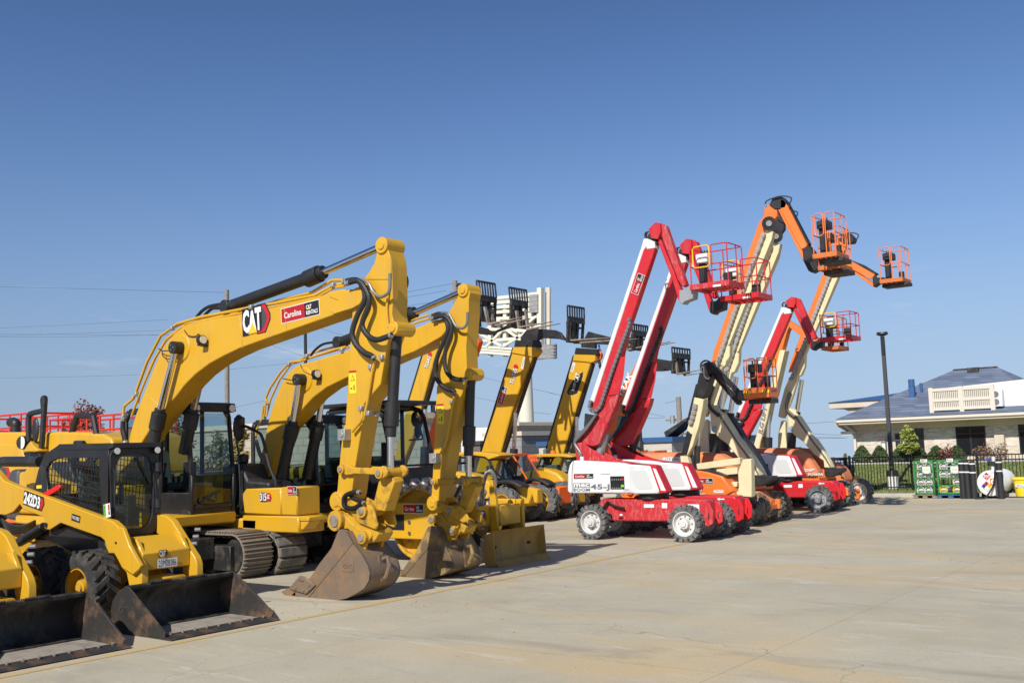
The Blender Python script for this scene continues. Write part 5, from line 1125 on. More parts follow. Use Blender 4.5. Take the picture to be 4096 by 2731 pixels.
    a = at('M', 150, 690, Y); b = at('M', 380, 632, Y); d = Decal(a, (1, 0, 0)); W_, H_ = b.x-a.x, b.z-a.z
    d.rect(0, 0, W_, H_, 'mid_grey').text('mec', W_*.04, H_*.08, W_*.92, H_*.8, 'white_flat', 1, .03); d.text('BOOM', 0, -H_*.98, W_, H_*.78, 'mid_grey', 1, .015); d.build('maker_lettering', root)
    a = at('M', 393, 738, Y); b = at('M', 655, 645, Y); d = Decal(a, (1, 0, 0)); d.text('45-J', 0, 0, b.x-a.x, b.z-a.z, 'mid_grey', 1, .02); d.build('model_lettering', root)
    for f_ in ("480,510 530,510 530,612 480,612", "533,503 662,503 662,628 533,628", "690,495 735,495 735,520 690,520", "740,503 838,500 838,522 740,525"): MB('white_flat').add(tr('M', f_, Y), [[0, 1, 2, 3]]).build('label', root)
    MB('logo_red').add(tr('M', "533,503 662,503 662,511 533,511", Y-.003), [[0, 1, 2, 3]]).build('label', root)
    a = at('M', 838, 752, Y); plate_text(root, 'fleet_number', a, (1, 0, 0), at('M', 955, 752, Y).x-a.x, .085, 'M00451', bold=0)
    MB('white').cyl(at('M', 273, 320, 21.1), at('M', 273, 262, 21.1), .05, n=10).build('beacon', root)
    # riser plates
    rp = t('M', "165,90 200,70 270,70 420,170 560,250 740,322 1000,365 1000,400 620,400 205,400 185,240", 21.33)
    for yy in (21.33, 21.64): plate(root, 'riser_plate', rp, .05, rd if dusty else 'red', yy)
    # boom
    by, bw = 21.42, .2
    bm = t('G', "820,308 938,325 862,555 782,795 702,1030 660,1170 630,1330 560,1630 470,1770 400,1800 360,1790 345,1750 362,1690 600,980", by)
    plate(root, 'main_boom', bm, bw, 'red', bevel=.02)
    plate(root, 'boom_extension', t('G', "837,236 870,234 935,262 942,318 865,330 862,306 838,335 392,1700 362,1720 352,1690 820,300", by-.012), bw+.024, 'white', bevel=.012)
    plate(root, 'boom_bracket', t('G', "630,1290 672,1292 655,1460 618,1630 522,1640 560,1500", by-.03), .03, 'red')
    plate(root, 'lower_boom', t('H', "545,185 612,178 590,260 440,620 385,640 250,612 300,492 400,345 470,310", by-.02), bw+.04, rd if dusty else 'red', bevel=.02)
    plate(root, 'boom_shroud', t('H', "310,342 412,360 400,402 345,480 300,495", by-.06), .04, 'black')
    cchain(root, t('G', "700,948 722,980 700,1040 640,1200 560,1420 500,1600 450,1740 400,1782 362,1760 355,1725 378,1670", by-.06), .07, 'black_worn' if not dusty else 'mid_grey', .09)
    plate(root, 'hose_guide', t('G', "715,950 722,990 560,1480 470,1740 455,1735 610,1290", by-.025), .02, 'black')
    a, b, c = t('H', "562,185 495,520 440,720", by+.19); MB('grey_steel' if dusty else 'black').cyl(b, c, .105, n=18).build('lift_cylinder', root); o = MB('chrome').cyl(a, b, .055, n=14).build('rod', root.children[-1])
    for k in range(3): MB('hose_grey' if dusty else 'hose').tube(smooth_path(t('H', f"420,345 330,{460+10*k} 235,{560+12*k} 225,620 {255+10*k},700 275,750", by-.05-.04*k), 4), .032, 7).build('hose', root)
    # jib
    plate(root, 'knuckle', t('G', "880,150 940,88 985,95 992,170 965,240 905,230", by-.05), bw+.1, 'red')
    plate(root, 'jib_arm', t('G', "978,96 1035,115 1222,650 1185,668 1140,595 988,185", by+.02), .17, rd if dusty else 'red', bevel=.015)
    plate(root, 'jib_link', t('G', "958,245 986,232 1172,690 1165,800 1148,780 1092,595", by+.03), .15, 'red', bevel=.015)
    plate(root, 'boom_head', t('G', "880,190 905,180 960,275 945,290 870,235", by+.02), .2, 'black_worn')
    for k in range(3): MB('hose').tube(smooth_path(t('G', f"870,{240-5*k} {850+8*k},215 {858+6*k},180 885,175", by+.03+.1*k), 4), .018, 6).build('hose', root)
    plate(root, 'rotator', t('G', "1158,695 1215,690 1245,650 1285,690 1280,770 1210,795 1185,822 1155,800", by-.02), .26, 'grey_steel' if dusty else 'black')
    x0 = t('G', "1252,690", 21.3)[0]; x1 = t('G', "1608,690", 21.3)[0]; zr = t('G', "1555,268", 21.3)[0].z
    work_platform(root, x0.x, x1.x, 21.3, .84, x0.z-.02, zr, 'red', 'gate_yellow', dusty='red_dusty' if dusty else None)
    a = t('G', "740,722", by-.005)[0]; b = t('G', "800,552", by-.005)[0]; hh = .24
    if dusty:
        rental_sign(root, t('G', "788,738", by-.012)[0], b-a, (b-a).length, .19)
    for w_ in ((1460, 640, 1530, 668),): a = t('G', f"{w_[0]},{w_[3]}", 21.296)[0]; b = t('G', f"{w_[2]},{w_[1]}", 21.296)[0]; MB('white_flat').add([(a.x, 21.296, a.z), (b.x, 21.296, a.z), (b.x, 21.296, b.z), (a.x, 21.296, b.z)], [[0, 1, 2, 3]]).build('label', root)
    return root
m_, n_, b_ = nmat('mesh_grey')
vt = n_.nodes.new('ShaderNodeTexVoronoi'); tcn = n_.nodes.new('ShaderNodeTexCoord'); n_.links.new(tcn.outputs['Object'], vt.inputs['Vector']); vt.inputs['Scale'].default_value = 60; vt.inputs['Randomness'].default_value = 0
n_.links.new(mix_col(n_, ramp(n_, vt.outputs['Distance'], .30, .55), (.12, .12, .13), (.62, .62, .61)), b_.inputs['Base Color']); b_.inputs['Roughness'].default_value = .6
lift1 = red_lift('dusty red boom lift with white cowl lettered 45-J, in front of the other lifts', V((0, 0, 0)), True)
lift2 = red_lift('clean red boom lift right behind the dusty one, black cable chain on its boom', V((.06, 1.45, 0)), False, .965)
lift3 = red_lift('smaller looking red boom lift farther back among the orange and cream lifts', V((-.55, 9.6, 0)), False, .86)

# --- orange and cream articulated lifts, traced on the nearest and carried back for the others
def tall_lift(label, Y, mv, chas, lowcol, flycol, jibcol, jib, plat, hood=True, lower=True, tyre='tyre_muddy', boomtext=None, boomz=1.0, wheels=True):
    root = thing('boom_lift', label, 'boom lift', V((-12.6, 26.6, 0))+mv, 'orange and cream boom lifts'); ORG[root.name] = V((-12.6, 26.6, 0))
    Y0 = 26.4; w = .30
    def t(f, s, Yp=Y0): return tr(f, s, Yp)
    if lower:
        lb = t('X', "530,890 560,1000 575,1230 690,1370 830,1470 900,1560")+t('Z', "960,260 1010,330 1195,460 1205,590 1350,592 1300,480 1180,260 1050,60")+t('X', "1000,1400 880,1200 760,1010 680,900 600,855")
        o = plate(root, 'tower_boom', lb, w, lowcol, bevel=.02)
        for k in range(2): MB('hose_grey').tube(t('X', f"{690+16*k},985 {745+16*k},1085 {1000+14*k},1470")+t('Z', f"{1120+14*k},260 {1230+14*k},420 {1330},590"), .022, 6).build('hydraulic_pipe', root)
        MB('hose').tube(smooth_path(t('X', "610,560 560,720 545,800 560,900 640,980 700,1030", Y0-.08), 4), .05, 8).build('hose', root)
        MB('grey_steel').cyl(at('X', 640, 1240, Y0-.02), at('X', 640, 1240, Y0), .1, n=16).build('pivot_pin', root)
        plate(root, 'tower_bracket', t('Z', "1205,585 1340,596 1400,602 1530,600 1538,655 1420,735 1290,765 1230,760 1205,700", Y0-.06), w+.12, 'black', bevel=.02)
        plate(root, 'tower_link', t('X', "450,1098 490,1085 528,1115 530,1330 560,1640 568,1850 410,1850 392,1600 400,1350", Y0+.1), w*.6, 'cream')
        MB('black').cyl(at('X', 650, 1310, Y0+.2), at('X', 615, 1800, Y0+.2), .15, n=16).build('tower_cylinder', root, .01)
    base = t('G', "1500,1310 1940,150 2005,170 1978,300 1622,1150 1615,1285 1580,1375 1550,1385 1497,1575 1440,1745 1400,1830 1345,1812 1360,1720 1411,1517")
    o = plate(root, 'main_boom', base, .2, 'cream', bevel=.02)
    rdg = t('G', "1985,250 1610,1180", Y0-.02); MB('cream').beam(rdg[0], rdg[1], .05, .06, up=(0, 1, 0)).build('boom_rib', o)
    plate(root, 'fly_boom', t('G', "1452,1345 1470,1250 1640,765 1880,85 1935,20 1985,30 1950,150 1945,185 1700,800 1505,1320", Y0+.02), .17, flycol, bevel=.015)
    cchain(root, t('G', "1925,185 1800,520 1650,930 1540,1260 1490,1400 1455,1420", Y0-.07), .09, 'galv', .12)
    MB('black').cyl(at('G', 1968, 100, Y0-.1), at('G', 1968, 100, Y0), .19, n=20).cyl(at('G', 1968, 100, Y0-.12), at('G', 1968, 100, Y0-.1), .08, n=14, mat='galv').build('sheave', root)
    a, b, c = t('X', "830,330 735,920 700,1130", Y0+.2); lc = MB('black').cyl(b, c, .13, n=16).build('lift_cylinder', root); MB('chrome').cyl(a, b, .075, n=14).build('rod', lc)
    # knuckle and jib
    plate(root, 'boom_head', t('I', "328,275 335,172 362,150 392,132 440,185 442,240 405,292", Y0+.03), .16, flycol)
    plate(root, 'knuckle', t('I', "372,150 400,95 440,72 478,80 525,130 510,175 440,185 420,185"), w, 'black', bevel=.02)
    MB('hose').tube(smooth_path(t('I', "345,140 350,120 400,95 480,75 550,85 560,110 535,150", Y0-.05), 4), .02, 6).build('hose', root)
    for nm, f, s, col, dy, ww in jib: plate(root, nm, tr(f, s, Y0), ww, col, Y0+dy, bevel=.012)
    if plat:
        f, l, r, zt, d, dy = plat; a = at(f, *l, Y0+dy); b = at(f, *r, Y0+dy); work_platform(root, a.x, b.x, Y0+dy, d, a.z-.13, at(f, *zt, Y0+dy).z, 'orange', 'orange', dusty='orange_dirty')
        MB('black_worn').box(a.x+.1, b.x+.1, Y0+dy+.15, Y0+dy+d-.1, a.z-.26, a.z-.14).build('platform_support', root, .02)
    # turntable hood, chassis, wheels
    if hood:
        hp = [(-16.6, .98), (-16.6, 1.75), (-16.3, 1.98), (-13.2, 1.98), (-12.6, 1.90), (-12.3, 1.74), (-11.95, 1.20), (-11.92, .98)]
        h = MB('orange_faded').prism([(x, 25.75, z) for x, z in hp], .62); h.build('engine_hood', root, .16, seg=3)
        MB('orange_faded').prism([(-16.3, 25.742, 1.15), (-16.3, 25.742, 1.6), (-13.0, 25.742, 1.6), (-12.75, 25.742, 1.5), (-12.55, 25.742, 1.15)], .02).build('hood_panel', root, .02)
        MB('orange_faded').prism([(x, 26.85, z) for x, z in hp], .5).build('fuel_hood', root, .12, seg=3)
        MB('orange').box(-16.2, -11.9, 25.85, 27.25, .88, 1.02).build('turntable', root, .03)
    cx = -11.75
    MB(chas).prism([(cx-2.5, 26.25, .45), (cx-.1, 26.25, .42), (cx+.22, 26.25, .45), (cx+.22, 26.25, .58), (cx-.02, 26.25, .86), (cx-2.5, 26.25, .86)], .8).build('chassis', root, .03)
    MB(chas if chas != 'orange_faded' else 'orange').box(cx+.22, cx+.36, 26.3, 26.42, .36, .62).box(cx+.221, cx+.36, 26.88, 27.0, .36, .62).box(cx+.222, cx+.30, 26.3, 27.0, .37, .5).build('tie_bracket', root, .01)
    MB('black_worn').cyl((-13.0, 26.6, .86), (-13.0, 26.6, .9), .5, n=24).build('turntable_ring', root)
    if wheels:
        for xx in (cx-.02, cx-2.3):
            for yy in (25.95, 26.95): wheel(root, (xx, yy, .42), .42, .30, .285, tyre, 'rim_white' if tyre == 'tyre_muddy' else 'rim_grey', 'lug', 17, .10)
    return root
jibA = [('jib_arm', 'I', "470,100 502,108 692,480 682,502 645,522 600,445 470,190", 'orange', .0, .2), ('jib_cover', 'I', "515,120 540,160 702,470 690,482", 'black', .05, .2), ('jib_link', 'I', "438,172 466,166 684,590 668,612 650,600", 'orange', .03, .18), ('rotator', 'I', "650,510 700,488 740,540 735,585 680,618 660,600", 'black', .0, .34)]
jibB = [(a, f, s, 'black', d, w) for a, f, s, c, d, w in jibA]
liftA = tall_lift('orange lift, cream boom up to the highest orange platform, orange jib', 26.6, V((0, -.05, 0)), 'orange_faded', 'cream', 'orange', 'orange', jibA, ('I', (735, 560), (940, 560), (850, 212), .95, -.25))
liftB = tall_lift('black and cream lift, black tower boom and black jib', 28, V((-.42, 1.42, -.08)), 'dark_blue', 'black', 'black', 'black', jibB, ('I', (735, 560), (940, 560), (850, 212), .95, -.25))
a0 = V((-.35, 6.35, 0))
# third: its jib reaches out to the lone platform on the right
def sh(f, s, Y, mv): return [q-mv for q in tr(f, s, Y)]
liftC = tall_lift('orange lift with lone platform far right, cream tower boom, hood by the fence', 32.9, a0, 'orange_faded', 'cream', 'orange', 'orange', [], None, tyre='tyre_dusty')
YC = 32.75
for nm, s, col, dy, ww in (('jib_arm', "960,570 1010,590 1250,725 1235,765 1200,760 985,640", 'orange', 0, .3), ('jib_link', "1000,655 1020,650 1245,805 1240,830 1225,825", 'orange', .04, .22), ('jib_cover', "1040,600 1140,640 1260,715 1250,725", 'black', .06, .3), ('rotator', "1230,740 1290,755 1325,750 1325,800 1280,800 1240,830", 'black', .0, .34)):
    plate(liftC, nm, [V((q.x, q.y+dy, q.z)) for q in sh('I', s, YC, a0)], ww, col)
a = sh('I', "1318,805", YC, a0)[0]; b = sh('I', "1510,805", YC, a0)[0]; zt_ = sh('I', "1400,508", YC, a0)[0].z
work_platform(liftC, a.x, b.x, YC-a0.y-.3, .95, a.z-.03, zt_, 'orange', 'orange', dusty='orange_dirty')
MB('black_worn').box(a.x, b.x+.1, YC-a0.y-.1, YC-a0.y+.4, a.z-.14, a.z-.035).build('platform_support', liftC, .02)
# fourth: behind the far red lift
a0 = V((-1.4, 8.0, -.5))
liftD = thing('boom_lift', 'cream boom with grey block lettering, behind the far red boom', 'boom lift', (-13.5, 34.3, 0), 'orange and cream boom lifts')
YD = 34.2
plate(liftD, 'main_boom', tr('X', "1230,1500 1300,1240 1420,880 1470,720 1640,0 1720,0 1560,700 1490,850 1440,1100 1340,1430 1320,1568 1200,1568", YD), .45, 'cream', bevel=.02)
plate(liftD, 'fly_boom', tr('I', "340,1500 450,1085 470,1060 500,1075 545,1150 520,1200 440,1500", YD+.05), .34, 'orange', bevel=.015)
plate(liftD, 'knuckle', tr('I', "452,1068 475,1055 500,1070 490,1100 455,1095", YD-.02), .48, 'black')
plate(liftD, 'jib_arm', tr('I', "520,1105 560,1130 780,1260 770,1330 700,1290 540,1170", YD), .3, 'orange')
u = at('X', 1410, 890, YD)-at('X', 1320, 1345, YD); d = Decal(at('X', 1385, 1345, YD)+V((0, 0, 0)), u); d.text('JLG LIFT', 0, 0, u.length, .22, 'mid_grey', 1, .04, .2); d.build('maker_lettering', liftD)
a = at('I', 822, 1345, YD); b = at('I', 965, 1345, YD); work_platform(liftD, a.x, b.x, YD-.2, 1.05, a.z-.08, at('I', 900, 1085, YD).z, 'orange', 'orange', dusty='orange_dirty')
MB('black').cyl(at('X', 1475, 930, YD+.2), at('X', 1462, 1365, YD+.2), .07, n=12, mat='grey_steel').cyl(at('X', 1462, 1365, YD+.2), at('X', 1455, 1640, YD+.2), .15, n=14, mat='black').build('lift_cylinder', liftD)
MB('orange_faded').box(-18.0, -13.8, 33.8, 35.0, .9, 1.8).build('engine_hood', liftD, .15, seg=3)
MB('orange_faded').box(-17.5, -13.3, 34.0, 35.0, .45, .9).build('chassis', liftD, .03)
for xx in (-14.0, -16.8):
    for yy in (33.6, 34.9): wheel(liftD, (xx, yy, .42), .42, .3, .28, 'tyre_dusty', 'rim_grey', 'lug', 17, .1)
# fifth: rounded hood with vents at the end of the row
liftE = thing('boom_lift', 'dark orange lift with rounded hood and vent slots, last before the black fence', 'boom lift', (-12.6, 34.4, 0), 'orange and cream boom lifts')
YE = 34.0
plate(liftE, 'engine_hood', tr('P', "560,900 700,870 760,858 860,885 930,920 990,985 1025,1060 1035,1110 1010,1160 960,1182 700,1140 560,1140", YE), .9, 'orange_faded', bevel=.10, seg=3)
for k in range(3): plate(liftE, 'vent_slot', tr('P', f"{920+32*k},{980+40*k} {965+30*k},{988+40*k} {985+22*k},{1012+40*k} {945+22*k},{1006+40*k}", YE-.004), .02, 'black', bevel=0)
plate(liftE, 'turntable', tr('P', "700,1130 960,1170 960,1200 560,1200 560,1140", YE+.1), .7, 'orange')
plate(liftE, 'chassis', tr('P', "600,1160 840,1150 880,1150 935,1260 940,1330 600,1330", YE-.1), .85, 'orange_faded')
plate(liftE, 'axle_mount', tr('P', "1150,1235 1240,1225 1258,1270 1240,1380 1190,1375 1180,1290", YE+.7), .15, 'orange')
for f_, x_, y_, yy in (('P', 990, 1345, YE-.35), ('P', 1240, 1320, YE+.75)): q = at(f_, x_, y_, yy); wheel(liftE, (q.x, yy, .42), .42, .3, .28, 'tyre_dusty', 'rim_white' if yy > YE else 'rim_grey', 'lug', 17, .1)
for yy in (YE-.35, YE+.75): wheel(liftE, (-15.2, yy, .42), .42, .3, .28, 'tyre_dusty', 'rim_grey', 'lug', 17, .1)
# writing on the hoods
d = Decal((-14.3, 25.735, 1.72), (1, 0, 0)); d.rect(0, 0, .55, .13, 'white_flat').text('J79746', .05, .02, .45, .09, 'black_flat', 1, 0); d.build('fleet_number', liftA)
d = Decal((-12.55, 25.73, 1.06), (1, 0, 0)); d.text('Super', 0, .1, .55, .16, 'white_flat', 1, .01, .4).text('POWER', .3, 0, .5, .08, 'white_flat', 1, .02, .2); d.build('hood_lettering', liftC)

# --- small orange articulated lift with a black folding jib
sm = thing('boom_lift', 'orange boom lift with cream upright linkage and black jib, red sign on its cowl', 'boom lift', (-12.4, 24.9, 0), 'orange and cream boom lifts')
Y0 = 24.25
plate(sm, 'cowl', tr('Z', "205,520 250,498 480,535 735,605 800,690 905,845 800,905 225,905", Y0), 1.25, 'orange', bevel=.03, seg=2)
plate(sm, 'cowl_top', tr('Z', "260,497 480,490 640,535 800,595 810,610 740,607 480,536", Y0+.1), 1.1, 'black', bevel=.01)
plate(sm, 'turntable', tr('Z', "225,905 800,905 910,850 930,905 930,940 225,940", Y0+.05), 1.15, 'orange', bevel=.02)
MB('black_worn').cyl((-12.2, 24.9, .62), (-12.2, 24.9, .80), .42, n=24).build('turntable_ring', sm)
plate(sm, 'upright', tr('Z', "1000,490 1062,338 1190,328 1205,920 1190,932 925,915 925,850 985,845 1000,760 985,560", Y0+.25), .22, 'cream', bevel=.015)
for a_, b_, h_ in (((370, 455), (1050, 360), .17), ((680, 545), (1005, 512), .17), ((880, 725), (1000, 730), .12)):
    q, p = at('Z', *a_, Y0+.4), at('Z', *b_, Y0+.4); MB('cream').beam(q, p, .22, h_).build('parallel_arm', sm, .01)
plate(sm, 'mast', tr('X', "300,740 445,770 430,900 372,1190 330,1320 275,1500 200,1650 130,1650 230,1290 180,1250 230,1100", Y0+.3), .3, 'cream', bevel=.012)
plate(sm, 'mast_foot', tr('Z', "80,285 190,290 250,490 160,515 90,410", Y0+.28), .34, 'cream')
plate(sm, 'mast_cover', tr('X', "182,1270 265,1320 180,1640 95,1645", Y0+.27), .06, 'black')
plate(sm, 'boom_guard', tr('X', "325,530 345,530 330,720 215,1090 190,1075 230,900", Y0+.32), .26, 'black')
plate(sm, 'upper_boom', tr('X', "382,350 500,380 565,430 480,700 425,760 330,722 345,530", Y0+.31), .28, 'black', bevel=.015)
plate(sm, 'knuckle', tr('X', "400,240 460,200 530,178 562,200 585,330 500,405 420,345", Y0+.3), .3, 'black', bevel=.015)
plate(sm, 'jib_arm', tr('X', "500,190 545,184 965,610 960,660 930,682 880,600 560,325", Y0+.3), .2, 'black', bevel=.015)
plate(sm, 'jib_link', tr('X', "545,362 592,350 1022,820 992,862 960,850", Y0+.36), .18, 'black', bevel=.01)
plate(sm, 'rotator', tr('X', "925,640 1000,620 1085,690 1085,760 1020,800 960,760", Y0+.25), .34, 'black', bevel=.015)
for k in range(2): MB('hose').tube(smooth_path(tr('X', f"400,{330-20*k} 405,{230-20*k} 460,{175-10*k} 530,175 600,240", Y0+.3+.06*k), 4), .018, 6).build('hose', sm)
MB('hose_grey').tube(smooth_path(tr('X', "420,345 400,290 440,265 455,340 460,400 500,450 560,430", Y0+.24), 4), .018, 6).build('hose', sm)
cchain(sm, tr('X', "325,840 290,1000 255,1120 215,1180 180,1130", Y0+.25), .1, 'galv')
for a_, b_, c_ in (((385, 1240), (360, 1500), (345, 1880)), ((300, 1500), (292, 1640), (280, 1900))):
    q = [at('X', *k, Y0+.5) for k in (a_, b_, c_)]; lc = MB('black').cyl(q[1], q[2], .07, n=12).build('lift_cylinder', sm); MB('chrome').cyl(q[0], q[1], .035, n=10).build('rod', lc)
a = at('X', 1080, 760, Y0); b = at('X', 1475, 760, Y0); zt_ = at('X', 1460, 112, Y0).z
work_platform(sm, a.x, b.x, Y0, .62, a.z, zt_, 'orange', 'orange', lip=.26)
MB('black').box(a.x+.05, b.x+.02, Y0+.15, Y0+.55, a.z-.14, a.z-.02).build('platform_support', sm, .01)
for u_ in (.0, .74):
    d = Decal((a.x+(b.x-a.x)*u_, Y0, a.z+.12), (1, 0, 0)); d.rect(0, 0, .19, .07, 'label_yellow'); [d.poly([(.02+.06*k, 0), (.05+.06*k, 0), (.08+.06*k, .07), (.05+.06*k, .07)], 'black_flat', 1) for k in range(2)]; d.build('hazard_stripe', sm)
d = Decal((b.x, Y0+.15, a.z+.12), (0, 1, 0), (0, 0, 1), (1, 0, 0)); d.text('JLG LIFT', 0, 0, .36, .09, 'dark_grey', 1, .03); d.build('maker_lettering', sm)
MB('orange').box(-13.6, -11.55, 24.45, 25.4, .38, .62).build('chassis', sm, .02); MB('black_worn').box(-11.55, -11.2, 24.9, 25.45, .3, .62).build('tie_bracket', sm, .02)
for xx in (-11.75, -13.5):
    for yy in (24.3, 25.4): wheel(sm, (xx, yy, .36), .36, .26, .235, 'tyre_dusty', 'rim_grey', 'lug', 17, .1)
a = at('Z', 277, 712, Y0-.004); b = at('Z', 594, 722, Y0-.004); rental_sign(sm, a, (1, 0, -.03), (b-a).length, at('Z', 277, 630, Y0).z-a.z)
a = at('Z', 262, 860, Y0-.004); b = at('Z', 442, 860, Y0); d = Decal(a, (1, 0, 0)); d.text('340AJ', 0, 0, b.x-a.x, .10, 'white_flat', 1, .045, .35).text('340AJ', 0, 0, b.x-a.x, .10, 'black_flat', 2, .0, .35); d.build('model_lettering', sm)
a = at('Z', 610, 862, Y0-.004); plate_text(sm, 'fleet_number', a, (1, 0, 0), .27, .075, 'J29573', bold=0)
a = at('Z', 330, 893, Y0-.004); d = Decal(a, (1, 0, 0)); d.text('CLEARSKY', 0, 0, .26, .04, 'white_flat', 1, 0); d.build('dealer_lettering', sm)

# ================================================================== leaves and trees
def leaf_mat(name, a, b_, c_):
    m, n, b = nmat(name)
    c = mix_col(n, ramp(n, noise(n, 1.3, 3), .35, .65), a, b_); c = mix_col(n, mul(n, ramp(n, noise(n, 9, 2), .45, .65), .7), c, c_)
    n.links.new(c, b.inputs['Base Color']); b.inputs['Roughness'].default_value = .6
    b.inputs['Subsurface Weight'].default_value = 0.0
leaf_mat('leaf_red', (.17, .045, .04), (.26, .08, .06), (.30, .15, .10))
leaf_mat('leaf_gold', (.20, .17, .05), (.30, .24, .07), (.14, .14, .04))
leaf_mat('leaf_lime', (.22, .26, .04), (.34, .36, .06), (.14, .18, .03))
leaf_mat('leaf_dark', (.045, .075, .022), (.085, .11, .03), (.03, .05, .016))
leaf_mat('leaf_brown', (.16, .09, .05), (.24, .14, .08), (.10, .06, .035))
leaf_mat('leaf_green', (.06, .11, .03), (.10, .16, .04), (.04, .07, .02))
flat('bark', (.12, .095, .075), .9)
def leaves(mb, blobs, n, size, rng):
    tot = sum(b[3]*b[4]*b[5] for b in blobs)
    for cx_, cy_, cz_, rx, ry, rz in blobs:
        for _ in range(max(8, int(n*rx*ry*rz/tot))):
            while True:
                p = V((rng.uniform(-1, 1), rng.uniform(-1, 1), rng.uniform(-1, 1)))
                if .25 < p.length < 1: break
            q = V((cx_+p.x*rx, cy_+p.y*ry, cz_+p.z*rz)); u = V((rng.gauss(0, 1), rng.gauss(0, 1), rng.gauss(0, .6))).normalized(); v = u.orthogonal().normalized(); s_ = size*rng.uniform(.6, 1.3)
            w_ = u.cross(v).normalized()
            mb.add([q-u*s_, q+v*s_*.55, q+u*s_, q-v*s_*.55+w_*s_*.2], [[0, 1, 2, 3]])
def tree(label, base, h, crown, mat, seed, n=1500, size=.14, group=None, name='tree', trunk_r=.09):
    """crown: (blob list in metres relative to base)"""
    rng = random.Random(seed); root = thing(name, label, 'tree', base, group); b = V(base)
    t = MB('bark'); top = b+V((0, 0, h*.8)); t.tube(smooth_path([b, b+V((.05, 0, h*.3)), b+V((-.03, .03, h*.55)), top], 3), trunk_r, 8)
    for bl in crown:
        t.tube([b+V((0, 0, max(h*.25, bl[2]*.55))), b+V((bl[0]*.6, bl[1]*.6, bl[2]*.85)), b+V((bl[0], bl[1], bl[2]))], trunk_r*.35, 5)
    t.build('trunk', root); m = MB(mat); leaves(m, [(b.x+c[0], b.y+c[1], b.z+c[2], c[3], c[4], c[5]) for c in crown], n, size, rng); m.build('crown', root, smooth=10); return root
def crown_blobs(rng, h0, h1, w, k):
    out = []
    for i in range(k):
        f = (i+.5)/k; z = h0+(h1-h0)*f; r = w*(1-.75*f*f)*rng.uniform(.55, .9)
        for j in range(3 if f < .7 else 1):
            a = rng.uniform(0, 6.28); d = w*(1-f)*rng.uniform(.35, .75); out.append((d*math.cos(a), d*math.sin(a), z+rng.uniform(-.2, .2), r*.62, r*.62, r*.55))
    return out

def full_blobs(rng, h0, h1, w, k):
    out = [(0, 0, h1-(h1-h0)*.12, w*.2, w*.2, (h1-h0)*.12)]
    for i in range(k):
        f = i/k; z = h0+(h1-h0)*f*.85; d = w*(1-f*.75)
        for j in range(4): a = rng.uniform(0, 6.28); rr = rng.uniform(.25, .72); out.append((d*rr*math.cos(a), d*rr*math.sin(a), z+rng.uniform(-.3, .3), w*.30, w*.30, w*.24))
    return out
# ================================================================== lot edge: kerb, lawn, fence
structure('kerb', MB('kerb_concrete').box(-30, 40, KY, KY+.16, -.02, .13), bevel=.015)
LZ = [(KY+.16, .10), (KY+1.6, .18), (42.5, .40), (45, .72), (47.4, .98), (50.2, .97), (56, .62), (110, .5)]
lw = MB('grass')
for i in range(len(LZ)-1): a, b = LZ[i], LZ[i+1]; lw.add([(-19, a[0], a[1]), (60, a[0], a[1]), (60, b[0], b[1]), (-19, b[0], b[1])], [[0, 1, 2, 3]])
bm_ = lw.add([(-19, a[0], a[1]) for a in LZ]+[(-19, 110, -.4), (-19, KY+.16, -.4)], [list(range(len(LZ)+2))]); structure('lawn', lw, smooth=80)
gr = MB('grass_blade'); rng = random.Random(3); leaf_mat('grass_blade', (.13, .19, .04), (.20, .24, .06), (.29, .26, .09))
for _ in range(26000):
    y = KY+.18+8.2*rng.random()**1.2; x = rng.uniform(-16.5, -1.5)-(y-39)*.35
    for i in range(len(LZ)-1):
        if LZ[i][0] <= y < LZ[i+1][0]: z = LZ[i][1]+(LZ[i+1][1]-LZ[i][1])*(y-LZ[i][0])/(LZ[i+1][0]-LZ[i][0]); break
    a = rng.uniform(0, 3.14); hgt = rng.uniform(.03, .10); d = V((math.cos(a)*.02, math.sin(a)*.02, 0)); q = V((x, y, z-.005)); ln = V((rng.uniform(-.03, .03), rng.uniform(-.03, .03), hgt)); gr.add([q-d, q+d, q+ln], [[0, 1, 2]])
go = gr.build('grass', smooth=80); go['kind'] = 'stuff'; go['label'] = 'mown grass on the bank behind the black fence'; go['category'] = 'grass'
structure('planting_bed', MB('kerb_concrete').prism([(-22, 47.5, 1.004), (10, 47.5, 1.004), (10, 50.2, 1.004), (-22, 50.2, 1.004)], (0, 0, .05)))
def fence(label, x0, x1, y, z0, z1, bay, n, axis='x', name='metal_fence'):
    root = thing(name, label, 'fence', (x0, y, z0) if axis == 'x' else (y, x0, z0), 'black metal fences')
    P_ = (lambda a, z: V((a, y, z))) if axis == 'x' else (lambda a, z: V((y, a, z)))
    k = int(round((x1-x0)/bay))
    for i in range(k+1):
        a = x0+i*bay; MB('fence_black').beam(P_(a, z0-.1), P_(a, z1+.06), .075, .075).build('post', root)
        if i == k: break
        m = MB('fence_black')
        for zz in (z1-.02, z1-.20, z0+.12): m.beam(P_(a+.04, zz), P_(a+bay-.04, zz), .035, .045)
        for j in range(1, n): m.beam(P_(a+bay*j/n, z0+.03), P_(a+bay*j/n, z1), .022, .022)
        m.build('picket_panel', root)
    return root
q = at('N', 300, 490, 40.3); fz = q.z; q1 = at('N', 560, 470, 40.3)
fence('black metal picket fence at the foot of the grass bank', q1.x-2.36*3, q1.x+2.36*8, 40.3, .17, fz, 2.36, 20)
fence('black metal picket fence behind the telehandlers', 14.5, 60, -40.5, .0, 1.85, 3.5, 24, 'y')

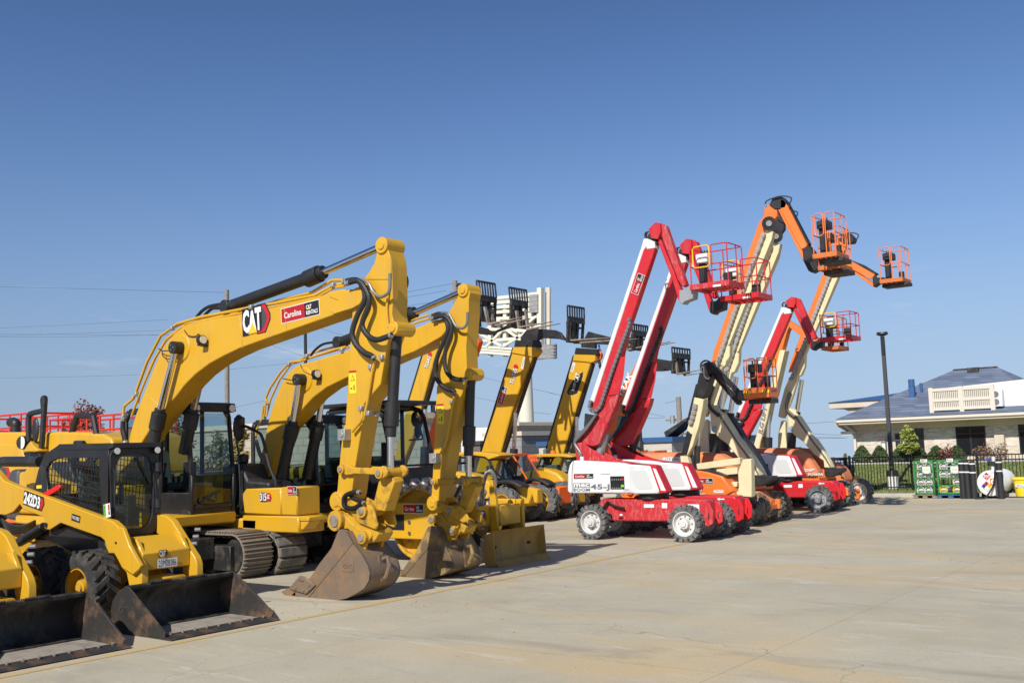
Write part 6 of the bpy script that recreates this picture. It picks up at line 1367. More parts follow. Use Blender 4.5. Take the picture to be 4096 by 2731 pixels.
# ================================================================== lamp post, racks, bollards, tank
lp = thing('lamp_post', 'dark lamp post on a white concrete base beside the brick building', 'lamp post', (-13.3, 40.75, .28))
b0 = at('N', 290, 1010, 40.75); b1 = at('N', 290, 800, 40.75); top = at('K', 594, 95, 40.75); r_ = (at('N', 380, 900, 40.75).x-at('N', 200, 900, 40.75).x)/2
MB('concrete_base').cyl((b0.x, 40.75, .2), (b0.x, 40.75, b1.z), r_, n=28).build('concrete_base', lp, .015)
MB('pole_black').cyl((b0.x, 40.75, b1.z), (b0.x, 40.75, b1.z+.22), .24, .20, 16).build('base_cover', lp, .01)
MB('pole_grey').beam((b0.x, 40.75, b1.z+.2), (b0.x, 40.75, top.z-.75), .15, .15, w2=.13, h2=.13).beam((b0.x, 40.75, top.z-.75), (b0.x, 40.75, top.z), .135, .135, 'pole_black').build('pole', lp, .01)
hd = MB('pole_black').cyl((b0.x, 40.75, top.z+.02), (b0.x, 40.75, top.z+.07), .09, .20, 20).cyl((b0.x, 40.75, top.z+.07), (b0.x, 40.75, top.z+.11), .22, n=24)
for k in range(12): a = k*math.pi/6; hd.beam((b0.x+.12*math.cos(a), 40.75+.12*math.sin(a), top.z+.15), (b0.x+.21*math.cos(a), 40.75+.21*math.sin(a), top.z+.15), .012, .05)
hd.build('lamp_head', lp)
RY = 38.15
def rack(label, xl, xr, ytop, ybot, sign, shelves, board, pallet, depth=.62):
    a = at('N', xl, ybot, RY); b = at('N', xr, ytop, RY); root = thing('cylinder_rack', label, 'gas rack', ((a.x+b.x)/2, RY, 0), 'green gas cylinder racks')
    x0, x1, z0, z1 = a.x, b.x, a.z, b.z
    g = MB('green_paint')
    for xx in (x0, x1):
        for yy in (RY, RY+depth): g.beam((xx, yy, z0), (xx, yy, z1), .05, .05)
    for yy in (RY, RY+depth): g.beam((x0, yy, z1), (x1, yy, z1), .05, .06); g.beam((x0, yy, z0+.03), (x1, yy, z0+.03), .05, .06)
    for xx in (x0, x1):
        for zz in (z0+.03, z1): g.beam((xx, RY, zz), (xx, RY+depth, zz), .05, .06)
    g.build('frame', root)
    for s_ in shelves:
        z = at('N', xl, s_, RY).z; m = MB('green_paint').beam((x0, RY, z), (x1, RY, z), .04, .035)
        m.beam((x0, RY+depth, z), (x1, RY+depth, z), .04, .035)
        for k in range(3): xx = x0+(x1-x0)*(k+.5)/3; m.beam((xx-.08, RY, z), (xx-.08, RY+depth, z), .02, .02)
        m.beam((x0, RY, z), (x0, RY+depth, z), .03, .03); m.beam((x1, RY, z), (x1, RY+depth, z), .03, .03); m.beam((x0, RY-.03, z+.24), (x1, RY-.03, z+.24), .012, .02); m.build('shelf', root)
    sa = at('N', sign[1], sign[4], RY-.05); sb = at('N', sign[2], sign[3], RY-.05); plate_text(root, 'rack_sign', sa, (1, 0, 0), sb.x-sa.x, sb.z-sa.z, sign[0], fg='logo_red', bold=.03, pad=.18)
    ba = at('N', board[0], board[3], RY-.09); bb = at('N', board[1], board[2], RY-.09); d = Decal(ba, (1, 0, 0)); W_, H_ = bb.x-ba.x, bb.z-ba.z
    MB('green_paint').box(ba.x-.02, bb.x+.02, RY-.08, RY-.04, ba.z-.02, bb.z+.02).build('board_frame', root); d.rect(.01, .01, W_-.02, H_-.02, 'white_flat')
    for k in range(4): d.rect(W_*.15, H_*(.35+.09*k), W_*.7, .006, 'mid_grey', 1)
    d.rect(W_*.3, H_*.82, W_*.4, .03, 'label_yellow', 1).rect(W_*.1, H_*.08, W_*.14, .03, 'red_flat', 1).poly([(W_*.75, H_*.08), (W_*.95, H_*.08), (W_*.85, H_*.2)], 'black_flat', 1); d.build('notice_board', root)
    pm = MB(pallet)
    for k in range(3): xx = x0+(x1-x0)*k/2; pm.box(xx-.08, xx+.08, RY-.08, RY+depth+.1, .01, .10)
    for k in range(5): pm.box(x0-.12, x1+.12, RY-.1+k*.17, RY+.02+k*.17, .10, .125)
    po = pm.build('pallet', None, .004); po['label'] = {'pallet_wood': 'weathered wooden pallet under the rack marked EMPTY', 'pallet_blue': 'blue painted pallet under the rack marked FULL'}[pallet]; po['category'] = 'pallet'; po['group'] = 'pallets under the racks'
    return root
rack('tall green rack of silver gas cylinders marked EMPTY in red', 650, 905, 570, 1090, ('EMPTY', 718, 820, 535, 583), (710, 832, 955, 1078), (750, 872, 645, 765), 'pallet_wood')
rack('tall green rack of silver gas cylinders marked FULL in red', 1018, 1345, 558, 1085, ('FULL', 1130, 1228, 525, 575), (705, 828, 950, 1075), (1195, 1325, 640, 762), 'pallet_blue')
def gas_cyl(px_, py_, mat, ring, where):
    c = at('N', px_, py_, RY+.02); rr = .145; root = thing('gas_cylinder', where, 'gas cylinder', (c.x, RY+.3, c.z-rr), 'gas cylinders lying in the green racks')
    m = MB(mat).lathe([(.001, 0.03), (rr*.55, .035), (rr*.9, .08), (rr, .16), (rr, .5), (rr*.85, .57), (.001, .6)], (c.x, RY, c.z), (0, 1, 0), 20, closed=False); m.build('tank', root)
    MB(ring).lathe([(rr*.98, -.02), (rr*.80, -.02), (rr*.80, .06), (rr*.98, .06)], (c.x, RY, c.z), (0, 1, 0), 20).beam((c.x-rr*.9, RY-.015, c.z+.01), (c.x+rr*.9, RY-.015, c.z+.01), .02, .03).build('collar', root)
    MB('brass').cyl((c.x, RY+.03, c.z), (c.x, RY-.02, c.z), .025, n=8).build('valve', root)
rows1 = {660: 'top row', 782: 'second row', 905: 'third row', 1030: 'bottom row'}
for y_, nm in rows1.items():
    for x_, sd in ((728, 'left'), (850, 'right')): gas_cyl(x_, y_, 'cyl_silver', 'cyl_silver', f'silver gas cylinder, {sd} one in the {nm} of the rack marked EMPTY')
for x_, y_, nm in ((1085, 655, 'left one in the top row'), (1190, 655, 'middle one in the top row'), (1295, 655, 'right one in the top row'), (1085, 775, 'left one in the second row'), (1190, 775, 'middle one in the second row'), (1295, 775, 'right one in the second row'), (1300, 903, 'only one in the third row')):
    gas_cyl(x_, y_, 'black_worn' if nm.startswith('middle one in the top') else 'cyl_silver', 'cyl_silver', f"{'dark' if nm.startswith('middle one in the top') else 'silver'} gas cylinder, {nm} of the rack marked FULL")
gas_cyl(1085, 1020, 'tank_white', 'gate_yellow', 'yellow rimmed gas cylinder at bottom left of the rack marked FULL'); gas_cyl(1298, 1022, 'tank_white', 'gate_yellow', 'yellow rimmed gas cylinder at bottom right of the rack marked FULL')
for k, (xt, yt, xb, yb, lab) in enumerate(((1355, 555, 1400, 1138, 'black bollard with white bands right beside the rack marked FULL'), (1430, 555, 1478, 1130, 'black bollard with white bands, middle of the three by the racks'), (1530, 562, 1572, 1122, 'black bollard with white bands, rightmost of the three by the racks'), (1955, 535, 1995, 1128, 'black bollard with white bands standing before the white fuel tank'))):
    g = at('N', xb, yb, 37.9); g.z = 0; t_ = at('N', xt, yt, 37.9); r = thing('bollard', lab, 'bollard', (g.x, g.y, 0), 'black bollards with white bands'); rr = .105
    MB('sleeve_black').cyl((g.x, g.y, 0), (g.x, g.y, t_.z-.06), rr, n=20).cyl((g.x, g.y, t_.z-.06), (g.x, g.y, t_.z), rr, rr*.55, 20).build('sleeve', r, .01)
    for zz in (.10, .40): MB('white_flat').lathe([(rr+.004, -.02), (rr+.004, .02), (rr, .02), (rr, -.02)], (g.x, g.y, t_.z-zz), (0, 0, 1), 20).build('band', r)
TY = 38.0; c = at('N', 1822, 915, TY); rT = (at('N', 1822, 710, TY).z-at('N', 1822, 1118, TY).z)/2
tk = thing('fuel_tank', 'white round fuel tank with hazard diamonds, lying behind a black bollard', 'fuel tank', (c.x, TY+.8, 0)); cz = max(c.z, rT+.05)
MB('tank_white').lathe([(.001, -.06), (rT*.7, -.04), (rT*.97, 0), (rT, .03), (rT, 1.85), (rT*.9, 1.9), (.001, 1.95)], (c.x, TY, cz), (0, 1, 0), 48, closed=False).build('tank_body', tk)
for yy in (TY+.3, TY+1.5): MB('black_worn').box(c.x-rT*.85, c.x+rT*.85, yy, yy+.14, 0, .28).build('tank_support', tk, .01)
def dmd(d, x, y, s_, mat, l=0): d.poly([(x, y-s_), (x+s_, y), (x, y+s_), (x-s_, y)], mat, l)
d = Decal((c.x, TY-.065, cz), (1, 0, 0)); Z_ = lambda x, y: ((at('N', x, y, TY-.07).x-c.x), (at('N', x, y, TY-.07).z-cz))
x, y = Z_(1762, 803); dmd(d, x, y, .145, 'white_flat'); dmd(d, x, y, .135, 'logo_red', 1); d.rect(x-.09, y-.035, .18, .07, 'white_flat', 2).text('1203', x-.08, y-.025, .16, .05, 'black_flat', 3, .02).text('3', x-.015, y-.095, .03, .045, 'white_flat', 2)
x, y = Z_(1762, 957); s_ = .085
for dx, dy, mat, tx in ((0, s_, 'logo_red', '3'), (-s_, 0, 'blue_flat', '1'), (s_, 0, 'label_yellow', '0'), (0, -s_, 'white_flat', '')):
    dmd(d, x+dx, y+dy, s_*.98, mat, 1)
    if tx: d.text(tx, x+dx-.022, y+dy-.04, .044, .08, 'black_flat', 2, .02)
x, y = Z_(1875, 893); d.rect(x-.12, y-.12, .24, .24, 'orange', 1).poly([(x+.09*math.cos(k*.3), y+.09*math.sin(k*.3)) for k in range(21)], 'white_flat', 2).text('921', x-.06, y-.03, .12, .06, 'mid_grey', 3, .02)
x, y = Z_(1862, 742); d.text('UNLEADED', x-.12, y-.02, .26, .045, 'logo_red', 1, .01); d.build('hazard_label', tk)
pz = cz+rT; MB('tank_white').cyl((c.x+.05, TY+.3, pz-.03), (c.x+.05, TY+.3, pz+.16), .05, n=12).build('filler_pipe', tk)
MB('black').box(c.x-.08, c.x+.22, TY+.2, TY+.42, pz+.14, pz+.30).build('pump_body', tk, .03); MB('blue_flat').box(c.x-.13, c.x-.02, TY+.2, TY+.36, pz+.30, pz+.42).build('pump_motor', tk, .03); MB('white').cyl((c.x+.09, TY+.3, pz+.28), (c.x+.09, TY+.3, pz+.46), .06, n=14).build('filter', tk)
MB('rubber').tube(smooth_path([(c.x+.2, TY+.25, pz+.3), (c.x+.22, TY-.1, pz+.1), (c.x+.14, TY-.14, cz), (c.x+.04, TY-.2, .3), (c.x-.15, TY-.35, .03), (c.x-.45, TY-.4, .025)], 5), .03, 8).build('fuel_hose', tk)
MB('dark_grey').box(c.x+.16, c.x+.26, TY-.10, TY-.06, cz-rT, pz-.1).build('hose_guard', tk)
bk_ = thing('bucket', 'yellow plastic bucket at the right photo edge by the kerb', 'bucket', (0, 0, 0)); g = at('N', 2335, 1122, Z=.02); bk_.location = g; ORG[bk_.name] = V(g)
MB('bucket_yellow').cyl(g, g+V((0, 0, .60)), .215, .27, 24).build('body', bk_, .006); MB('bucket_yellow').lathe([(.285, .57), (.30, .58), (.30, .63), (.27, .66), (.01, .66), (.01, .64), (.26, .64)], g, (0, 0, 1), 24).build('lid', bk_)
d = Decal(g+V((-.15, -.255, .33)), (1, 0, 0)); d.rect(0, 0, .3, .10, 'white_flat').text('SPILL', .02, .02, .26, .06, 'black_flat', 1, .02); d.build('label', bk_)
for xx, yy, lab in ((1690, 1138, 'flat black rubber mat on the ground left of the fuel tank'), (2270, 1130, 'flat black rubber mat on the ground under the yellow bucket')):
    g = at('N', xx, yy, Z=.01); o = MB('rubber').cyl((g.x, g.y, .004), (g.x, g.y, .02), .40, n=24).build('rubber_mat', None); o['label'] = lab; o['category'] = 'mat'; o['group'] = 'black rubber mats'

# forklift behind the last lift
fk = thing('forklift', 'small yellow and black forklift behind the last orange lift', 'forklift', (-14.6, 36.4, 0)); FY = 36.2
for xx in (870, 1040): a = at('P', xx, 795, FY); MB('black_worn').box(a.x-.05, a.x+.05, FY, FY+.12, .1, a.z).build('mast_rail', fk, .01)
a = at('P', 855, 900, FY); b = at('P', 1060, 800, FY); MB('black_worn').box(a.x, b.x, FY-.03, FY, b.z-.10, b.z-.02).build('mast_crossbar', fk); 
MB('black').prism(tr('P', "910,910 1010,890 1090,915 1098,1000 1060,1100 1040,1180 900,1180", FY+.1), .7).build('counterweight', fk, .05, seg=2)
MB('yellow').prism(tr('P', "1085,1080 1130,1060 1180,1062 1195,1100 1190,1185 1075,1185", FY+.2), .6).build('body', fk, .04)
MB('black').tube(tr('P', "1120,1080 1115,800 1150,800 1170,1065", FY+.25), .03, 6).build('overhead_guard', fk)
for xx in (-14.9, -13.9): wheel(fk, (xx, FY+.1, .25), .25, .2, .14, 'tyre', 'rim_white', 'lug', 12, .05)

# ================================================================== brick building on the right
def brick_mat(name, a, b2, mortar, w, h, axis='xz', scale=1.0):
    m, n, b = nmat(name); tc = n.nodes.new('ShaderNodeTexCoord'); sp = n.nodes.new('ShaderNodeSeparateXYZ'); cb = n.nodes.new('ShaderNodeCombineXYZ'); ad = n.nodes.new('ShaderNodeMath'); ad.operation = 'ADD'
    n.links.new(tc.outputs['Object'], sp.inputs[0]); n.links.new(sp.outputs[0], ad.inputs[0]); n.links.new(sp.outputs[1], ad.inputs[1]); n.links.new(ad.outputs[0], cb.inputs[0]); n.links.new(sp.outputs[2], cb.inputs[1])
    br = n.nodes.new('ShaderNodeTexBrick'); br.inputs['Scale'].default_value = 1; br.inputs['Brick Width'].default_value = w; br.inputs['Row Height'].default_value = h; br.inputs['Mortar Size'].default_value = h*.10; br.inputs['Bias'].default_value = 0.1
    br.inputs['Color1'].default_value = (*a, 1); br.inputs['Color2'].default_value = (*b2, 1); br.inputs['Mortar'].default_value = (*mortar, 1); n.links.new(cb.outputs[0], br.inputs['Vector'])
    c = mix_col(n, mul(n, ramp(n, noise(n, .8, 5), .4, .7), .3), br.outputs['Color'], tuple(x*.8 for x in a)); n.links.new(c, b.inputs['Base Color']); b.inputs['Roughness'].default_value = .9; bump(n, b, br.outputs['Fac'], -.4, .02)
brick_mat('brick', (.44, .36, .28), (.72, .64, .54), (.68, .63, .56), .30, .10)
brick_mat('block_tan', (.42, .36, .27), (.48, .42, .33), (.33, .29, .23), .8, .4)
brick_mat('block_grey', (.27, .265, .26), (.32, .315, .31), (.22, .22, .21), .8, .4)
brick_mat('brick_dark', (.14, .095, .075), (.20, .135, .105), (.19, .16, .14), .5, .18)
brick_mat('brick_pale', (.50, .44, .37), (.58, .52, .45), (.62, .58, .52), .5, .16)
brick_mat('shingle', (.10, .125, .185), (.185, .22, .30), (.08, .10, .15), .9, .17)
BY = 66.0; wl = at('K', 352, 890, BY); z0 = 1.0
bd = thing('brick_building', 'low beige brick building with blue grey hipped roof and dark windows', 'building', (wl.x+14, BY+8, z0))
z0 = .52; zt = at('K', 900, 858, BY).z; xR = wl.x+40
MB('brick').box(wl.x, xR, BY, BY+17, z0, zt).build('wall', bd); MB('stucco').box(wl.x-.03, xR, BY-.05, BY, z0, at('K', 1100, 1095, BY).z).build('base_band', bd)
def win(x0, x1, y0, y1, nx, bars):
    a = at('K', x0, y1, BY); b = at('K', x1, y0, BY); zb = a.z; x0, x1, z1 = a.x, b.x, b.z
    f = MB('pole_black'); f.box(x0-.06, x0, BY-.06, BY+.05, zb, z1).box(x1, x1+.06, BY-.06, BY+.05, zb, z1).box(x0-.06, x1+.06, BY-.06, BY+.05, zb-.08, zb).box(x0-.06, x1+.06, BY-.06, BY+.05, z1, z1+.08)
    for k in range(1, nx): xx = x0+(x1-x0)*k/nx; f.box(xx-.05, xx+.05, BY-.055, BY+.05, zb, z1)
    for k in bars: zz = zb+(z1-zb)*k; f.box(x0, x1, BY-.05, BY+.05, zz-.05, zz+.05)
    o = f.build('window', bd); MB('glass_black').box(x0, x1, BY-.03, BY-.012, zb, z1).build('pane', o); return o
win(825, 918, 864, 1085, 1, (.72,)); w2 = win(1222, 1432, 838, 1085, 2, (.74,)); win(1748, 1960, 812, 1068, 2, (.74,))
a = at('K', 1388, 1005, BY-.035); d = Decal(a, (1, 0, 0)); d.text('OSET', 0, 0, .8, .32, 'mid_grey', 1, .0); 
a = at('K', 635, 1150, BY); b = at('K', 745, 968, BY); dr = MB('stucco').box(a.x, b.x, BY-.06, BY-.01, z0, b.z).build('door', bd); MB('pole_black').box(a.x+.55, a.x+.85, BY-.075, BY-.06, z0+1.05, z0+1.9).build('door_window', dr); MB('dark_grey').box(a.x-.1, b.x+.1, BY-.1, BY-.005, b.z, b.z+.12).build('door_head', dr)
a = at('K', 603, 1020, BY); MB('mid_grey').box(a.x-.15, a.x+.15, BY-.22, BY, a.z-.35, a.z+.35).box(a.x-.11, a.x+.11, BY-.24, BY-.21, a.z-.25, a.z+.25, 'lens').build('wall_lamp', bd, .02)
a = at('K', 1548, 1090, BY); b = at('K', 1612, 915, BY); MB('stucco').box(a.x, b.x, BY-.5, BY, z0, b.z).build('utility_cabinet', bd, .02)
# eaves, cornice, roof
e0 = at('K', 200, 800, BY-1.4); e1 = at('K', 1500, 737, BY-1.4); ze = (e0.z+e1.z)/2; xe = e0.x
MB('stucco').prism([(xe+.1, BY-1.35, ze-.28), (xe+.1, BY-1.35, ze), (xe+.1, BY, ze), (xe+.1, BY, zt-.02), (xe+.1, BY-.12, zt-.02), (xe+.1, BY-.3, zt+.25)], (xR-xe, 0, 0)).build('soffit', bd)
MB('stucco').prism([(wl.x-.1, BY-.1, zt-.3), (wl.x-.1, BY+16, zt-.3), (wl.x-.8, BY+16, ze-.28), (wl.x-.8, BY-1.3, ze-.28)], (0, 0, .27)).build('soffit', bd)
MB('cream_trim').box(xe, xR, BY-1.45, BY-1.36, ze-.16, ze+.06).box(xe-.0, xe+.1, BY-1.36, BY+17, ze-.16, ze+.06).build('gutter', bd, .02)
rd0 = at('K', 1180, 378, BY+9); rd1 = at('K', 1545, 350, BY+9); zr = (rd0.z+rd1.z)/2
L_, R_ = xe-.05, 2*((rd0.x+rd1.x)/2)-xe
rf = MB('shingle'); yb = BY+19.4; yf = BY-1.5; zE = ze+.06
rf.add([(L_, yf, zE), (R_, yf, zE), (rd1.x, BY+9, zr), (rd0.x, BY+9, zr), (L_, yb, zE), (R_, yb, zE)], [[0, 1, 2, 3], [4, 0, 3], [1, 5, 2], [5, 4, 3, 2], [0, 4, 5, 1]]); ro = rf.build('roof', bd, smooth=10)
MB('black_worn').beam((rd0.x, BY+9, zr), (rd1.x, BY+9, zr), .3, .12).build('ridge_vent', ro)
def onroof(f, x, y):
    d = ray(f, x, y); sl = (zr-zE)/(BY+9-yf); k = (zE-CAM_H-sl*yf)/(d.z-sl*d.y); return CPOS+d*k
for x, y, w_, h_, mat, nm in ((836, 600, .36, 1.15, 'blue_paint', 'roof_vent'), (912, 560, .16, .6, 'blue_paint', 'vent_pipe')):
    p = onroof('K', x, y); o = MB(mat).box(p.x-w_/2, p.x+w_/2, p.y-w_/2, p.y+w_/2, p.z-.2, p.z+h_*.6); o.cyl((p.x, p.y, p.z+h_*.6), (p.x, p.y, p.z+h_), w_*.55, n=16) if w_ > .3 else o.cyl((p.x, p.y, p.z+.2), (p.x, p.y, p.z+h_), .1, n=10); o.build(nm, ro, .02)
p = onroof('K', 1345, 392); MB('black_worn').box(p.x-.35, p.x+.35, p.y-.2, p.y+.2, p.z-.05, p.z+.3).build('roof_vent', ro)
# white well in the roof with the louvred screen and an air conditioner
sy = BY-.9; a = at('K', 1003, 742, sy); b = at('K', 1500, 520, sy); zs0 = at('K', 1250, 728, sy).z; zs1 = at('K', 1250, 530, sy).z
MB('white').prism([(a.x+.3, BY-.35, zE-.05), (b.x+2.2, BY-.35, zE-.05), (b.x+2.55, BY-.35, zs1+.40), (a.x+.8, BY-.35, zs1+.12)], 5.5).build('roof_dormer', ro)
sc_ = MB('cream_trim'); n_s = 32
for k in range(3): xx = a.x+(b.x-a.x)*k/2; sc_.box(xx-.12, xx+.12, sy-.1, sy+.1, zE, zs1+.15)
for zz in (zs0+.25, (zs0*.45+zs1*.55), zs1): sc_.box(a.x, b.x, sy-.06, sy+.06, zz-.09, zz+.09)
for k in range(n_s):
    xx = a.x+(b.x-a.x)*(k+.5)/n_s; sc_.box(xx-.07, xx+.07, sy-.02, sy+.02, zs0+.3, zs1)
sc_.build('louvre_screen', ro)
p0 = at('K', 1500, 683, BY-.95); p1 = at('K', 1582, 538, BY-.95); ac = MB('white').box(p0.x, p1.x, BY-.95, BY-.45, p0.z, p1.z)
ao = ac.build('air_conditioner', ro, .02)
for k in (.28, .74): zz = p0.z+(p1.z-p0.z)*k; MB('mid_grey').cyl((p0.x+(p1.x-p0.x)*.4, BY-.95, zz), (p0.x+(p1.x-p0.x)*.4, BY-.97, zz), (p1.z-p0.z)*.19, n=22).build('fan_grille', ao)
MB('cream_trim').beam((wl.x+.05, BY-.15, z0), (wl.x+.05, BY-.15, zt-.2), .18, .14).beam((wl.x+.05, BY-.15, zt-.2), (wl.x-.35, BY-1.2, ze-.2), .16, .14).build('downspout', bd)
a = at('K', 300, 905, BY-.3); MB('white').box(a.x-.4, a.x+.35, BY-.6, BY-.3, a.z-.14, a.z+.14).build('security_camera', bd, .03)
ld = MB('mid_grey')
for k in (0, 1): xx = at('K', 1540+60*k, 900, BY-.15).x; ld.beam((xx, BY-.15, z0+2.6), (xx, BY-.15, ze+.4), .05, .05)
x0_, x1_ = at('K', 1540, 900, BY-.15).x, at('K', 1600, 900, BY-.15).x
for k in range(8): ld.beam((x0_, BY-.15, z0+2.8+.35*k), (x1_, BY-.15, z0+2.8+.35*k), .03, .03)
ld.build('roof_ladder', bd)
# entrance canopy behind the left end
cy_ = BY+9; a = at('K', 138, 700, cy_); b = at('K', 138, 650, cy_); c2 = at('K', 640, 640, cy_)
MB('stucco').box(a.x, a.x+16, cy_, cy_+10, a.z, b.z).build('canopy_fascia', bd, .02); MB('stucco').prism([(a.x+.8, cy_+.3, a.z), (a.x+3.3, cy_+.3, a.z-1.0), (a.x+4.3, cy_+.3, a.z-2.6), (a.x+16, cy_+.3, a.z-2.6), (a.x+16, cy_+.3, a.z)], 9).build('canopy_soffit', bd)
MB('blue_paint').add([(a.x-.1, cy_-.1, b.z), (a.x+15, cy_-.1, b.z), (a.x+12, cy_+5, b.z+1.0), (a.x+8, cy_+5, b.z+1.0), (a.x-.1, cy_+10, b.z), (a.x+15, cy_+10, b.z)], [[0, 1, 2, 3], [4, 0, 3], [1, 5, 2], [5, 4, 3, 2], [0, 4, 5, 1]]).build('canopy_roof', bd)
# clipped conical shrubs before the building
for k, (x_, nm) in enumerate(((420, 'leftmost, nearest the downspout'), (568, 'second from left'), (742, 'right under the yellow green sapling'), (885, 'before the narrow window'), (1043, 'between the narrow and the wide window'), (1207, 'rightmost, beside the wide window'))):
    g = at('K', x_, 1152, 48.9); t_ = at('K', x_, 1018, 48.9); hh = t_.z-1.0; r = thing('conical_shrub', f'dark green conical shrub, {nm}', 'shrub', (g.x, 48.9, 1.0), 'conical shrubs before the brick building'); rng = random.Random(40+k)
    m = MB('leaf_dark'); W_ = .43
    for _ in range(1500):
        f = rng.random()**.8; a = rng.uniform(0, 6.28); rr = W_*min(1, .45+f*2.2, (1-f)**.62*1.18)*rng.uniform(.86, 1.05); q = V((g.x+rr*math.cos(a), 48.9+rr*math.sin(a), 1.03+hh*f*.99)); u = V((rng.gauss(0, 1), rng.gauss(0, 1), rng.gauss(0, 1))).normalized(); v = u.orthogonal().normalized(); s_ = .042*rng.uniform(.6, 1.7); q += V((rng.gauss(0, .02), rng.gauss(0, .02), rng.gauss(0, .02))); m.add([q-u*s_, q+v*s_*.7, q+u*s_, q-v*s_*.7], [[0, 1, 2, 3]])
    m.build('foliage', r, smooth=10); MB('leaf_dark').lathe([(.001, .02), (W_*.75, .05), (W_*.84, hh*.25), (W_*.6, hh*.6), (W_*.25, hh*.86), (.001, hh*.96)], (g.x, 48.9, 1.0), (0, 0, 1), 14, closed=False).build('core', r)
g = at('K', 812, 1150, 48.2); zt_ = at('K', 790, 835, 48.2).z-1.0; cr = []
for x_, y_, rr in ((790, 850, .14), (800, 890, .25), (770, 910, .22), (830, 930, .26), (790, 945, .28), (850, 940, .16), (760, 1010, .26), (810, 1005, .3), (850, 1010, .28), (800, 1040, .26), (740, 1020, .16)):
    p = at('K', x_, y_, 48.2); cr.append((p.x-g.x, 0, p.z-1.0, rr, rr, rr*.7))
tree('slender sapling with yellow green leaves by the narrow window', (g.x, 48.2, 1.0), zt_, cr, 'leaf_lime', 5, 900, .075, name='sapling', trunk_r=.035)
for k, (x_, y_, rr, mt, lab) in enumerate(((1130, 540, .30, 'leaf_red', 'crimson shrub between two conical shrubs behind the FULL rack'), (1700, 520, .42, 'leaf_brown', 'thin reddish shrub left of the utility cabinet'), (1960, 540, .42, 'leaf_brown', 'thin reddish shrub behind the fuel tank pump'))):
    g = at('N', x_, 600, 48.6); tree(lab, (g.x, 48.6, 1.0), .7, [(0, 0, .35, rr, rr, .36), (rr*.5, 0, .55, rr*.5, rr*.5, .3)], mt, 60+k, 380, .05, name='shrub', trunk_r=.02)

# ================================================================== behind the machines: buildings, billboard, poles, trees
def building(name, label, x0, x1, y0, y1, z1, mat, cap, capw=.12):
    r = thing(name, label, 'building', ((x0+x1)/2, (y0+y1)/2, 0)); MB(mat).box(x0, x1, y0, y1, 0, z1).build('wall', r); MB(cap).box(x0-capw, x1+capw, y0-capw, y1+capw, z1, z1+.28).build('coping', r); return r
c = at('M', 1520, 58, 50.0); d0 = at('M', 600, 100, 50.0); building('brick_building', 'pale brick building with blue roof edge behind the red lifts', c.x-9, c.x, 50, 62, c.z, 'brick_pale', 'blue_paint')
p = at('H', 1150, 590, 52); vb = MB('black_worn').prism([(p.x-.8, 52, c.z), (p.x+.6, 52, c.z+.9), (p.x+.7, 52, c.z+1.1), (p.x-.9, 52, c.z+.3)], 1.4).build('rooftop_duct', None); vb['label'] = 'black duct on the roof of the pale brick building'; vb['category'] = 'duct'; vb.location.z += .28
c = at('V', 1205, 425, 36.0); building('block_building', 'tan concrete block building behind the compactor', c.x-26, c.x, 36, 38.5, c.z, 'block_tan', 'stucco')
c = at('L', 1530, 240, 52.0); building('block_building', 'grey concrete block building with wide eaves between the yellow booms', c.x-3, c.x, 52, 66, c.z, 'block_grey', 'stucco')
c = at('L', 1500, 320, 56.0); building('brick_building', 'dark brown brick building under the white canopy', c.x-22, c.x-3.4, 56, 66, c.z, 'brick_dark', 'dark_grey')
a = at('L', 1030, 165, 58.0); b = at('L', 1500, 138, 58.0); z0_ = at('L', 1480, 330, 58.0).z
cn = thing('white_canopy', 'white canopy roof above the dark brown building', 'canopy', (a.x, 60, 0)); MB('white').prism([(a.x-6, 57.5, z0_), (b.x-1.2, 57.5, z0_), (b.x, 57.5, b.z), (a.x-6, 57.5, a.z)], 7).build('canopy_body', cn, .05); MB('stucco').box(b.x-1.3, b.x+.5, 57.4, 64.6, b.z, b.z+.25).build('canopy_edge', cn)
for xx in (a.x-4, b.x-2.5): MB('white').cyl((xx, 58.5, 0), (xx, 58.5, z0_), .25, n=14).build('support', cn)
# billboard seen from behind
BYb = 80.0; bb_ = thing('billboard', 'white steel billboard frame on a tall column, seen from behind', 'billboard', (at('F', 1190, 1265, BYb).x, BYb, 0))
def bp(x, y, dy=0): q = at('F', x, y, BYb); return V((q.x, BYb+dy, q.z))
t0 = bp(1165, 640); t1 = bp(1190, 1270); MB('cream_white').cyl((t1.x-.9, BYb+1.2, 0), (t1.x-.9, BYb+1.2, t0.z+.5), .82, .72, 24).build('column', bb_)
ldm = MB('cream_white')
for dx in (-2.25, -1.85): ldm.beam((t1.x+dx, BYb+.6, 1), (t1.x+dx, BYb+.6, t0.z), .08, .08)
ldm.build('ladder', bb_)
rl = thing  # shorthand not used further
for k, (y0, y1) in enumerate(((182, 145), (215, 190), (252, 230), (290, 268))): MB('cream_white').beam(bp(900, y0+8, -.3), bp(1325, y1, -.3), .25, .32).build('beam', bb_)
for k, (y0, y1) in enumerate(((520, 490), (560, 600), (580, 618), (600, 640), (420, 445), (350, 330))): MB('cream_white').beam(bp(800, y0, -.4), bp(1325, y1, -.4), .25, .3).build('beam', bb_)
for x_ in (800, 910, 1030, 1140, 1225): MB('cream_white').beam(bp(x_, 200 if x_ > 850 else 330, -.1), bp(x_, 640, -.1), .4, .4).build('upright', bb_)
MB('cream_white').beam(bp(1322, 105, -.5), bp(1322, 662, -.5), .55, .5).build('end_post', bb_); MB('stucco').beam(bp(1343, 95, .3), bp(1343, 655, .3), .2, .5).build('sign_edge', bb_)
